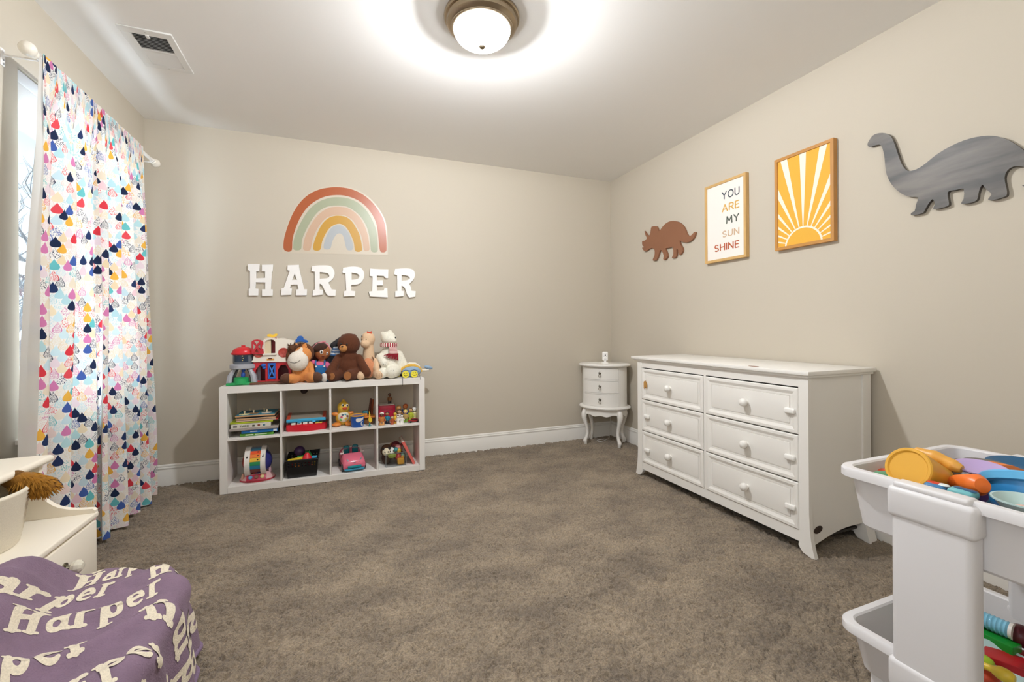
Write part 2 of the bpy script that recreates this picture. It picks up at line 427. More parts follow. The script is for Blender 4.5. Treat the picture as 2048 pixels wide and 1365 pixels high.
bare_tree('bare_tree', 'nearer bare tree seen through the curtained window', (-4.2, 8.4, -1.5), 6.0, 4, .12)
bare_tree('bare_tree', 'farther bare tree with thin twigs seen through the curtained window', (-6.4, 13.2, -1.5), 7.0, 9, .12)

# ------------------------------------------------------------------ curtain rod
RX, RZ = -1.098, 2.107
t = thing('curtain_rod', 'white curtain rod with round end knobs above the window', 'curtain rod', (RX, 2.8, RZ)); o = (RX, 2.8, RZ)
WM = C('#f0eeea', 'paint', rough=.3)
m = MB(o); m.cyl((RX, 2.25, RZ), (RX, 3.40, RZ), .0095, seg=14); obj('rod', m, WM, t)
for yy, s in ((2.25, -1), (3.40, 1)):
    M = Matrix.Translation((RX, yy, RZ)) @ V((0, s, 0)).to_track_quat('Z', 'Y').to_matrix().to_4x4()
    m = MB(o); m.lathe([(.0095, -.004), (.016, 0), (.016, .008), (.011, .012), (.015, .016), (.024, .026), (.027, .038), (.024, .05), (.014, .060), (.0, .063)], seg=20, M=M); obj('finial', m, C('#efe9dd', 'paint', rough=.3), t)
for yy in (2.268, 3.385):
    m = MB(o); m.box(XL, XL+.004, yy-.012, yy+.012, RZ-.055, RZ+.012, .002); m.box(XL, RX, yy-.004, yy+.004, RZ-.016, RZ-.010); m.cyl((RX, yy-.007, RZ), (RX, yy+.007, RZ), .0125)
    b = obj('bracket', m, WM, t)
    for zz in (.032, .046): m = MB(o); m.ell((XL+.005, yy, RZ-zz), (.002, .004, .004)); obj('screw', m, C('#9a9a98', 'metal'), b)

# ------------------------------------------------------------------ curtains
def drop_fabric():
    m = bpy.data.materials.new('raindrop_print'); m.use_nodes = True; nt = m.node_tree; b = nt.nodes['Principled BSDF']; L = nt.links.new
    uv = nt.nodes.new('ShaderNodeUVMap'); sp = nt.nodes.new('ShaderNodeSeparateXYZ'); L(uv.outputs[0], sp.inputs[0])
    X, Y = S(nt, sp.outputs[0]), S(nt, sp.outputs[1])
    PX, PY = .042, .0475
    ns = nt.nodes.new('ShaderNodeTexVoronoi'); ns.feature = 'DISTANCE_TO_EDGE'; ns.inputs['Scale'].default_value = 330; L(uv.outputs[0], ns.inputs['Vector'])
    ns2 = nt.nodes.new('ShaderNodeTexVoronoi'); ns2.inputs['Scale'].default_value = 300; L(uv.outputs[0], ns2.inputs['Vector'])
    cols = ['#25304f', '#e0404c', '#bfe3e8', '#f1b94e', '#f0e4cf', '#d6ecf2', '#d883b5', '#cfe6ee', '#f0e6d6', '#6fc4c8', '#25304f', '#f3d3da', '#4a66ae', '#efdcb8', '#e5525c', '#bcdfe6', '#f2e2c4', '#2b3a63', '#f2ddd8', '#f0dfe6']
    cur = None
    for lat in (0, 1):
        a = X/PX + .5*lat; c = Y/PY + .5*lat
        ci, cj = a.floor(), c.floor()
        fx = ((a-ci) - .5)*(PX/.0150)*.8; fy = ((c-cj) - .5)*(PY/.0240)
        wdt = (fy*-1.0 + 1.0)*((fy*fy*-1.0+1.0).max(0.0).sqrt())*.62
        mask = fx.abs().lt(wdt)
        ring = fx.abs().lt(wdt*.86 - .02)
        cv = nt.nodes.new('ShaderNodeCombineXYZ'); L(ci.x, cv.inputs[0]); L(cj.x, cv.inputs[1]); cv.inputs[2].default_value = 3.7*lat+.5
        wn = nt.nodes.new('ShaderNodeTexWhiteNoise'); L(cv.outputs[0], wn.inputs['Vector'])
        rp = nt.nodes.new('ShaderNodeValToRGB'); rp.color_ramp.interpolation = 'CONSTANT'; L(wn.outputs['Value'], rp.inputs[0])
        e = rp.color_ramp.elements
        while len(e) < len(cols): e.new(.5)
        for i, h_ in enumerate(cols): e[i].position = i/len(cols); e[i].color = lin(h_)
        sw = nt.nodes.new('ShaderNodeSeparateColor'); L(wn.outputs['Color'], sw.inputs[0])
        pat = S(nt, sw.outputs[1])
        squig = S(nt, ns.outputs['Distance']).lt(.13)*pat.gt(.42)*pat.lt(.74)*ring      # white scribbles on the drop
        dots = S(nt, ns2.outputs['Distance']).gt(.42)*pat.gt(.74)                     # drop made of dots
        k = mask*(squig*-1.0+1.0)*(dots*-1.0+1.0)
        mx = nt.nodes.new('ShaderNodeMix'); mx.data_type = 'RGBA'; L(k.x, mx.inputs[0])
        if cur is None: mx.inputs[6].default_value = lin('#f7f5f1')
        else: L(cur, mx.inputs[6])
        L(rp.outputs[0], mx.inputs[7]); cur = mx.outputs[2]
    L(cur, b.inputs['Base Color']); b.inputs['Roughness'].default_value = .85; b.inputs['Specular IOR Level'].default_value = .2
    tr = nt.nodes.new('ShaderNodeBsdfTranslucent'); L(cur, tr.inputs[0]); ms = nt.nodes.new('ShaderNodeMixShader'); ms.inputs[0].default_value = .22
    out = nt.nodes['Material Output']; L(b.outputs[0], ms.inputs[1]); L(tr.outputs[0], ms.inputs[2]); L(ms.outputs[0], out.inputs[0])
    return m
DROPS = drop_fabric()
LINING = bpy.data.materials.new('curtain_lining'); LINING.use_nodes = True
_n = LINING.node_tree; _b = _n.nodes['Principled BSDF']; _b.inputs['Base Color'].default_value = lin('#d8d4ce'); _b.inputs['Roughness'].default_value = .9
_t = _n.nodes.new('ShaderNodeBsdfTranslucent'); _t.inputs[0].default_value = lin('#d8d4ce'); _m = _n.nodes.new('ShaderNodeMixShader'); _m.inputs[0].default_value = .35
_n.links.new(_b.outputs[0], _m.inputs[1]); _n.links.new(_t.outputs[0], _m.inputs[2]); _n.links.new(_m.outputs[0], _n.nodes['Material Output'].inputs[0])
def curtain(label, yt0, yt1, yb0, yb1, nf, seed, hem, amp0=.037, lap=.022):
    rnd = random.Random(seed); ph = [rnd.uniform(-.25, .25) for _ in range(nf+2)]; am = [rnd.uniform(.75, 1.2) for _ in range(nf+2)]
    ztop = RZ + .022; NU, NV = 150, 46
    def pos(u, v, off=0.0):
        z = ztop*(1-v) + hem(u)*v; e = min(1, v*5)
        y = (yt0*(1-u)+yt1*u)*(1-v) + (yb0*(1-u)+yb1*u)*v
        q = u*nf; i = int(min(q, nf-1e-6)); f = q-i
        w_ = math.sin(2*PI*(q + .10*math.sin(2*PI*q+.6) + .05*math.sin(v*4+seed)))
        w_ = math.copysign(abs(w_)**.8, w_)
        A = amp0*(am[i]*(1-f)+am[i+1]*f)*(.30 + .70*e)*(1+.35*v)
        fine = .007*math.sin(2*PI*u*nf*3.1+seed)*(1-e*.85)
        head = .018 if v < .012 else 0
        x = RX + A*w_ + fine + .006*math.sin(v*7+u*9+seed)*e + off
        g_ = min(1, max(0, (v-.028)/.13)); g_ = g_*g_*(3-2*g_)      # gathered flat on the rod pocket, opening into folds below
        x = (RX + .0125 + (x-RX)*.16)*(1-g_) + x*g_
        y += .012*math.sin(2*PI*q*1.0+1.2)*e
        return V((x, y, z))
    us = [i/NU for i in range(NU+1)]; arc = [0]
    for i in range(NU): arc.append(arc[-1] + (pos(us[i+1], .55)-pos(us[i], .55)).length)
    root = thing('curtain', label, 'curtain', (RX, (yt0+yt1)/2, 0), 0, 'raindrop curtains')
    mb = MB(root.location); mb.grid(pos, NU, NV)
    o = obj('printed_panel', mb, DROPS, root, angle=180)
    ul = o.data.uv_layers.new(name='UVMap'); n = NU+1
    for lp in o.data.loops:
        i = lp.vertex_index % n; z = o.data.vertices[lp.vertex_index].co.z; ul.data[lp.index].uv = (arc[i]+seed*.0137, z+seed*.021)
    mb = MB(root.location); mb.grid(lambda u, v: pos(u, v*.985+.004, -.012) + V((0, -lap*(1-u)**6*(1-v*.6), .004)), 80, 24)
    obj('lining', mb, LINING, root, angle=180)
    mb = MB(root.location); mb.grid(lambda u, v: pos(u, .012+.02*v, -.022), 80, 2); obj('rod_pocket', mb, DROPS, root, angle=180)
curtain('raindrop print curtain panel nearer the cream hutch', 2.275, 2.72, 2.10, 2.72, 3, 2, lambda u: .02 + .004*math.sin(u*20))
curtain('raindrop print curtain panel nearer the corner of the room', 2.695, 3.215, 2.69, 3.31, 4, 5, lambda u: .018 + .006*math.sin(u*15), lap=-.03)

# ------------------------------------------------------------------ ceiling lamp
lx, ly = .601, 1.882
t = thing('ceiling_lamp', 'round flush ceiling lamp with brushed nickel rim and glowing white glass dome', 'lamp', (lx, ly, H))
NICK = C('#a3937c', 'metal', rough=.32)
m = MB(); m.lathe([(.0, 0), (.150, 0), (.168, -.004), (.170, -.015), (.166, -.021), (.157, -.023), (.155, -.027), (.159, -.031), (.157, -.044), (.147, -.054), (.140, -.057), (.139, -.060), (.133, -.063), (.127, -.063), (.126, -.056)], seg=64); obj('pan', m, NICK, t, angle=28)
# frosted bowl: glows itself and lets the bulb behind it through
GL = bpy.data.materials.new('lit_glass'); GL.use_nodes = True; _n = GL.node_tree; _n.nodes.clear()
_e = _n.nodes.new('ShaderNodeEmission'); _e.inputs[0].default_value = (.95, .975, 1, 1); _e.inputs[1].default_value = 22.0
_t = _n.nodes.new('ShaderNodeBsdfTransparent'); _m = _n.nodes.new('ShaderNodeMixShader'); _m.inputs[0].default_value = .45; _o = _n.nodes.new('ShaderNodeOutputMaterial')
_n.links.new(_t.outputs[0], _m.inputs[1]); _n.links.new(_e.outputs[0], _m.inputs[2]); _n.links.new(_m.outputs[0], _o.inputs[0])
_l = bpy.data.lights.new('ceiling_bulb', 'POINT'); _l.energy = LAMP_POWER; _l.shadow_soft_size = .045; _l.color = (.93, .96, 1.0)
_lo = bpy.data.objects.new('ceiling_bulb', _l); _lo.location = (lx, ly, H-.072); COL.objects.link(_lo)
m = MB(); m.lathe([(.128*math.cos(a), -.060 - .074*math.sin(a)) for a in [i*PI/2/14 for i in range(15)]], seg=48); obj('glass_dome', m, GL, t, angle=80)
m = MB(); m.lathe([(.004, -.130), (.013, -.133), (.0145, -.137), (.011, -.143), (.0, -.146)], seg=20); obj('finial', m, NICK, t)

# ------------------------------------------------------------------ ceiling vent
vx0, vx1, vy0, vy1 = -.950, -.737, 2.515, 2.86
vo = ((vx0+vx1)/2, (vy0+vy1)/2, H)
t = thing('ceiling_vent', 'white slotted air vent set in the ceiling near the window', 'vent', vo)
VW = C('#e6e5e2', 'paint')
ix0, ix1, iy0, iy1 = -.908, -.771, 2.560, 2.822
fr = MB(vo)
for a in ((vx0, vx1, vy0, iy0), (vx0, vx1, iy1, vy1), (vx0, ix0, iy0, iy1), (ix1, vx1, iy0, iy1)): fr.box(a[0], a[1], a[2], a[3], H-.007, H, .002, 1)
fr.box(ix0, ix1, 2.683, 2.697, H-.0065, H-.001)
obj('vent_frame', fr, VW, t)
m = MB(vo); m.box(ix0, ix1, iy0, iy1, H-.0012, H-.0004); obj('dark_duct', m, C('#2c2b2a', 'matte'), t)
for g0, g1, tilt in ((2.566, 2.680, 1), (2.700, 2.818, -1)):
    for i in range(9):
        yy = g0 + (g1-g0)*(i+.5)/9; d = .0028 if tilt > 0 else .0062; za, zb = (H-.0062, H-.0025) if tilt > 0 else (H-.0028, H-.0064)
        m = MB(vo); m.raw([(ix0, yy-d, za), (ix1, yy-d, za), (ix1, yy+d, zb), (ix0, yy+d, zb), (ix0, yy-d, za+.0007), (ix1, yy-d, za+.0007), (ix1, yy+d, zb+.0007), (ix0, yy+d, zb+.0007)], [(3, 2, 1, 0), (4, 5, 6, 7), (0, 1, 5, 4), (2, 3, 7, 6), (0, 4, 7, 3), (1, 2, 6, 5)])
        obj('slat', m, VW, t)
m = MB(vo); m.box(-.853, -.838, 2.552, 2.578, H-.011, H-.006, .002); obj('damper_lever', m, VW, t)
for yy in (2.536, 2.842): m = MB(vo); m.ell((-.845, yy, H-.0075), (.004, .004, .0015)); obj('screw', m, C('#c9c7c3', 'metal'), t)

# ================================================================== FURNITURE
WHITE = C('#ebe8e2', 'paint'); DARKGAP = C('#3a3631', 'matte')
# ------------------------------------------------------------------ cube shelf
SY0, SY1, SX0, SX1, SZ = 3.230, 3.515, -.714, .572, .675
so = ((SX0+SX1)/2, (SY0+SY1)/2, 0)
shelf = thing('cube_shelf', 'white eight cubby shelf unit with toys against the rainbow wall', 'shelf', so)
SW = C('#e6e2dc', 'paint', rough=.5)
def sbox(name, *a, bev=.0012): m = MB(so); m.box(*a, bev, 1); return obj(name, m, SW, shelf)
sbox('side_panel', SX0, -.671, SY0, SY1, 0, SZ); sbox('side_panel', .531, SX1, SY0, SY1, 0, SZ)
sbox('top_panel', -.671, .531, SY0, SY1, .633, SZ); sbox('bottom_panel', -.671, .531, SY0, SY1, 0, .040)
DX = [-.3695, -.0695, .2370]
for x in DX: sbox('divider', x-.006, x+.006, SY0+.004, SY1, .040, .633)
ex = [-.671] + DX + [.531]
for a, b in zip(ex[:-1], ex[1:]): sbox('shelf_board', a+(.006 if a > -.6 else 0), b-(.006 if b < .5 else 0), SY0+.004, SY1, .331, .347)

# ------------------------------------------------------------------ dresser
dx0, dx1, dy0, dy1 = 1.95, 2.395, 1.345, 2.5575
do = (2.17, 1.95, 0)
dr = thing('dresser', 'wide white six drawer dresser against the wall under the framed prints', 'dresser', do)
m = MB(do); m.box(1.930, 2.412, 1.330, 2.606, .813, .832, .003); m.box(1.940, 2.405, 1.338, 2.585, .801, .813, .003); obj('top_panel', m, WHITE, dr)
def leg(ys, inner, flare):   # sabre leg cut from a board, seen from the front: ys outer edge, inner edge
    s = 1 if flare > 0 else -1
    a = [(inner, .80), (inner, .052), (inner - s*.004 + .0*s, .034), (inner + s*.006, .018), (inner + s*.018, .006), (ys + s*.010, -.003), (ys + s*.026, -.003), (ys + s*.017, .03), (ys + s*.008, .075), (ys + s*.003, .125), (ys, .19), (ys, .80)]
    return a
for x0, x1 in ((1.950, 1.972), (2.335, 2.392)):
    for ys, inner, s in ((dy0, 1.391, -1), (dy1, 2.512, 1)):
        m = MB(do); m.prism(leg(ys, inner, s), None, lambda a, b, d: (d, a, b), x0, x1); obj('leg_post', m, WHITE, dr, angle=25)
arch = [(1.968, .80), (1.968, .030)] + [(1.968 + .37*t_, .030 + .055*math.sin(min(1, t_*1.25)*PI/2) - .008*max(0, t_-.7)) for t_ in [i/10 for i in range(1, 11)]] + [(2.338, .80)]
for y0, y1 in ((1.353, 1.372), (2.531, 2.550)):
    m = MB(do); m.prism(arch, None, lambda a, b, d: (a, d, b), y0, y1); obj('side_panel', m, WHITE, dr, angle=25)
m = MB(do); m.box(1.953, 1.970, 1.391, 2.512, .757, .801); obj('top_rail', m, WHITE, dr)
m = MB(do); m.box(1.953, 1.970, 1.391, 2.512, .049, .100); obj('bottom_rail', m, WHITE, dr)
m = MB(do); m.box(1.953, 1.970, 1.9385, 1.9555, .100, .757); obj('middle_stile', m, WHITE, dr)
m = MB(do); m.box(2.375, 2.388, 1.372, 2.531, .06, .80); obj('back_panel', m, WHITE, dr)
m = MB(do); m.box(1.972, 2.37, 1.374, 2.529, .05, .06); obj('bottom_board', m, DARKGAP, dr)
m = MB(do); m.box(1.974, 1.976, 1.391, 2.512, .10, .757); obj('dark_inside', m, DARKGAP, dr)
def drawer_face(y0, y1, z0, z1):
    """raised frame, bevelled inward to a flat field with a fine groove"""
    xf = 1.9475; rings = [(0, xf+.012), (0, xf+.003), (.004, xf), (.016, xf-.0005), (.030, xf+.0055), (.040, xf+.0055), (.0408, xf+.008), (.0425, xf+.008), (.0433, xf+.0045), (.045, xf+.004)]
    vs, fs = [], []
    for d, x in rings: vs += [(x, y0+d, z0+d), (x, y1-d, z0+d), (x, y1-d, z1-d), (x, y0+d, z1-d)]
    for k in range(len(rings)-1):
        for i in range(4): fs.append((k*4+i, k*4+(i+1) % 4, (k+1)*4+(i+1) % 4, (k+1)*4+i))
    n = len(rings)*4; fs.append((n-4, n-3, n-2, n-1)); fs.append((3, 2, 1, 0)); return vs, fs
zr = [.7545, .538, .3205, .1005]; g = .0018
for col, (y0, y1, ky) in enumerate(((1.957, 2.5105, 2.232), (1.3925, 1.937, 1.6665))):
    for r in range(3):
        z1, z0 = zr[r]-.0042, zr[r+1]+.0012; vs, fs = drawer_face(y0, y1, z0, z1)
        m = MB(do); m.raw(vs, fs); d = obj('drawer', m, WHITE, dr, angle=20)
        kz = (z0+z1)/2
        m = MB(do); M = Matrix.Translation((1.952, ky, kz)) @ V((-1, 0, 0)).to_track_quat('Z', 'Y').to_matrix().to_4x4()
        m.lathe([(.012, 0), (.010, .005), (.010, .010), (.016, .014), (.0205, .021), (.0210, .029), (.0185, .036), (.0115, .041), (0, .043)], seg=20, M=M); obj('knob', m, WHITE, d)
        ly_ = 1.4275 if col else 2.452
        if col or r:
            lz = kz - .003 if r < 2 else kz - .014
            m = MB(do); m.box(1.934, 1.950, ly_-.026, ly_+.026, lz-.0135, lz+.0135, .0075, 3); l = obj('safety_latch', m, C('#f0eee9', 'plastic'), d)
        else:
            mb = MB(do); pts = [(-.016, -.030), (-.018, .006), (-.012, .020), (-.004, .018), (.002, .026), (.008, .016), (.016, .004), (.017, -.026), (.009, -.030), (.007, -.020), (-.003, -.020), (-.006, -.030)]
            mb.prism(smooth_loop(pts, 2), None, lambda a, b, dd: (dd, 2.468-a, kz+b), 1.9455, 1.9475)
            st = obj('animal_sticker', mb, C('#b98947', 'paper'), d); st['label'] = 'peeling brown sticker'
m = MB(do); m.lathe([(0, 0), (.019, 0), (.019, .0012), (0, .0014)], c=(1.955, 1.627, .832), seg=28, ax=.7, ay=1.5); obj('oval_badge', m, C('#7d4a22', 'matte'), dr)
m = MB(do); M = Matrix.Translation((2.021, 1.353, .106)) @ Matrix.Rotation(-.18, 4, 'Y') @ V((0, -1, 0)).to_track_quat('Z', 'Y').to_matrix().to_4x4()
m.lathe([(0, 0), (.029, 0), (.029, .0015), (.025, .0022), (0, .0022)], seg=30, ax=1, ay=.56, M=M); obj('oval_badge', m, C('#33221a', 'matte'), dr)
# cable loop and outlet
# ------------------------------------------------------------------ corner nightstand
nr = math.atan2(-.735, .68)
ns = thing('nightstand', 'small oval white nightstand with three drawers and curved legs in the corner', 'nightstand', (2.203, 3.362, 0), nr)
NW = C('#e9e6e0', 'paint')
# local: x along the front, -y toward the room
def oval(a, b, t): return (a*math.cos(t), b*math.sin(t))
A, B = .198, .150
def slab(name, z0, z1, ex_, rnd):
    m = MB(); n = 6; prof = [(0, z0)] + [(1, z0)] + [(1 + rnd*math.sin(PI*i/n), z0 + (z1-z0)*i/n) for i in range(1, n)] + [(1, z1), (0, z1)]
    m.lathe([(r*(A+ex_), z) for r, z in prof], seg=48, ay=(B+ex_)/(A+ex_)); return obj(name, m, NW, ns, angle=50)
slab('top', .695, .717, .024, .035); slab('lower_molding', .322, .346, .022, .045)
def wallpatch(t0, t1, z0, z1, k0, k1, n=14):
    vs, fs = [], []
    for i in range(n+1):
        t_ = t0+(t1-t0)*i/n
        for k, z in ((k0, z0), (k1, z0), (k1, z1), (k0, z1)): vs.append((*oval(A+k, B+k, t_), z))
    for i in range(n):
        for j in range(4): fs.append((i*4+j, i*4+(j+1) % 4, (i+1)*4+(j+1) % 4, (i+1)*4+j))
    fs += [(0, 3, 2, 1), (n*4, n*4+1, n*4+2, n*4+3)]
    m = MB(); m.raw(vs, fs); bmesh.ops.recalc_face_normals(m.bm, faces=m.bm.faces); return m
T0, T1 = -PI/2-.86, -PI/2+.86
obj('case', wallpatch(T1+.02, T0+2*PI-.02, .346, .695, -.008, 0, 40), NW, ns)
obj('case_front', wallpatch(T0-.12, T1+.12, .346, .695, -.014, -.009, 14), C('#4a453f', 'matte'), ns)
for s in (T0, T1): obj('front_stile', wallpatch(s-.07 if s == T0 else s, s if s == T0 else s+.07, .346, .695, -.008, .002, 3), NW, ns)
for z in (.346, .4605, .577, .689): obj('front_rail', wallpatch(T0, T1, z-.004 if z > .35 else z, z+.006, -.008, .001), NW, ns)
for z0, z1 in ((.354, .4545), (.4685, .571), (.585, .683)):
    d = obj('drawer', wallpatch(T0+.012, T1-.012, z0, z1, -.008, .003), NW, ns)
    yk = -B-.003; zk = (z0+z1)/2+.008
    m = MB(); M = Matrix.Translation((0, yk, zk)) @ V((0, -1, 0)).to_track_quat('Z', 'Y').to_matrix().to_4x4()
    m.lathe([(.013, 0), (.013, .003), (.006, .006), (.005, .013), (.0, .014)], seg=18, M=M); rp_ = obj('rosette', m, C('#8f8a82', 'metal', rough=.35), d)
    m = MB(); m.tube([(.011*math.sin(q), yk-.012-.003*math.cos(q), zk-.010-.013*(1-math.cos(q))*.9) for q in [i*2*PI/18 for i in range(18)]], .0026, 6, True); obj('ring_pull', m, C('#d8d6d2', 'metal', rough=.25), d)
# scalloped apron and cabriole legs
def apron(t0, t1):
    vs, fs = [], []; n = 24
    for i in range(n+1):
        f = i/n; t_ = t0+(t1-t0)*f; zz = .262 + .010*abs(math.cos(f*PI)) - .008*math.cos(f*6*PI)*math.sin(f*PI)
        for k in (-.010, 0):
            vs += [(*oval(A+k, B+k, t_), zz), (*oval(A+k, B+k, t_), .322)]
    for i in range(n):
        a, b = i*4, i*4+4; fs += [(a+2, a+3, b+3, b+2), (a, b, b+1, a+1), (a, a+2, b+2, b)]
    m = MB(); m.raw(vs, fs); return m
LT = [-PI/2-.88, -PI/2+.88, PI/2-.88, PI/2+.88]
obj('apron', apron(LT[0], LT[1]), NW, ns); obj('apron', apron(LT[1], LT[2]), NW, ns); obj('apron', apron(LT[3], LT[0]+2*PI), NW, ns); obj('apron', apron(LT[2], LT[3]), NW, ns)
for q in LT:
    p = V((*oval(A-.012, B-.012, q), 0)); d = V((p.x, p.y*1.2, 0)).normalized()
    prof = [(.322, .004, .020), (.300, .012, .026), (.270, .020, .027), (.235, .020, .023), (.190, .008, .018), (.145, -.006, .0145), (.100, -.010, .0135), (.065, -.003, .015), (.040, .010, .018), (.028, .014, .019), (.014, .010, .015), (-.004, .008, .0125)]
    vs, fs = [], []; sd = V((-d.y, d.x, 0))
    for z, off, r in prof:
        c = p + d*off
        for u_, w_ in ((1, 0), (.7, .7), (0, 1), (-.7, .7), (-1, 0), (-.7, -.7), (0, -1), (.7, -.7)):
            e = d*u_*r + sd*w_*r; vs.append((c.x+e.x, c.y+e.y, z))
    for k in range(len(prof)-1):
        for i in range(8): fs.append((k*8+i, (k+1)*8+i, (k+1)*8+(i+1) % 8, k*8+(i+1) % 8))
    fs += [tuple(range(8)), tuple(range(len(prof)*8-1, len(prof)*8-9, -1))]
    m = MB(); m.raw(vs, fs); bmesh.ops.recalc_face_normals(m.bm, faces=m.bm.faces); obj('leg', m, NW, ns, angle=60)
# baby monitor on top
t = thing('baby_monitor', 'small white baby monitor camera standing on the corner nightstand', 'monitor', (2.215, 3.365, .717), -.5)
PWH = C('#f3f2ef', 'plastic')
m = MB(); m.lathe([(.031, 0), (.031, .004), (.022, .010), (.009, .016), (.007, .026)], seg=24); obj('foot', m, PWH, t)
m = MB(); m.box(-.0255, .0255, -.011, .011, .022, .103, .0105, 3); b = obj('body', m, PWH, t)
m = MB(); m.lathe([(0, .002), (.006, .0015), (.006, 0)], seg=14, M=Matrix.Translation((0, -.0108, .072)) @ V((0, -1, 0)).to_track_quat('Z', 'Y').to_matrix().to_4x4()); obj('lens', m, C('#1b1b1d', 'plastic'), b)
m = MB()
for k in range(8): m.ell((.0155*math.cos(k*PI/4), -.0112, .072+.0155*math.sin(k*PI/4)), (.0022, .0012, .0022), u=8, v=6)
obj('infrared_dots', m, C('#3c3c40', 'plastic'), b)
m = MB(); m.box(-.010, .010, -.0118, -.0105, .0355, .0385); obj('logo_bar', m, C('#8c8c90', 'plastic'), b)
def cord(name, label, pts, r, col):
    p0 = pts[0]; m = MB(p0); m.tube(smooth_loop(pts, 6, False), r, 6); o = obj(name, m, C(col, 'plastic'), loc=p0); return tag(o, label, 'cord')
cord('monitor_cord', 'thin white cord trailing behind the baby monitor on the nightstand', [(2.20, 3.385, .730), (2.175, 3.42, .720), (2.15, 3.45, .719), (2.13, 3.468, .7195), (2.115, 3.482, .719)], .0018, '#efece4')
cord('charging_cord', 'white cord lying in a loop on the carpet under the nightstand', [(2.36, 3.50, .30), (2.345, 3.49, .10), (2.325, 3.475, .012), (2.275, 3.44, .008), (2.21, 3.40, .008), (2.175, 3.40, .008), (2.165, 3.43, .008), (2.21, 3.455, .009), (2.255, 3.445, .011)], .0022, '#dcd8d0')
t = thing('wall_outlet', 'white wall outlet plate between the corner nightstand and the dresser', 'outlet', (XR, 3.13, .36))
m = MB(); m.box(-.006, 0, -.036, .036, -.058, .058, .003); obj('cover_plate', m, C('#e8e4da', 'plastic'), t)
for z in (-.022, .022):
    m = MB(); m.box(-.008, -.005, -.016, .016, z-.014, z+.014, .004); s_ = obj('socket', m, C('#efece4', 'plastic'), t)
    m = MB(); m.box(-.0085, -.0078, -.008, -.006, z-.004, z+.006); m.box(-.0085, -.0078, .006, .008, z-.004, z+.006); obj('slots', m, C('#33302c', 'plastic'), s_)

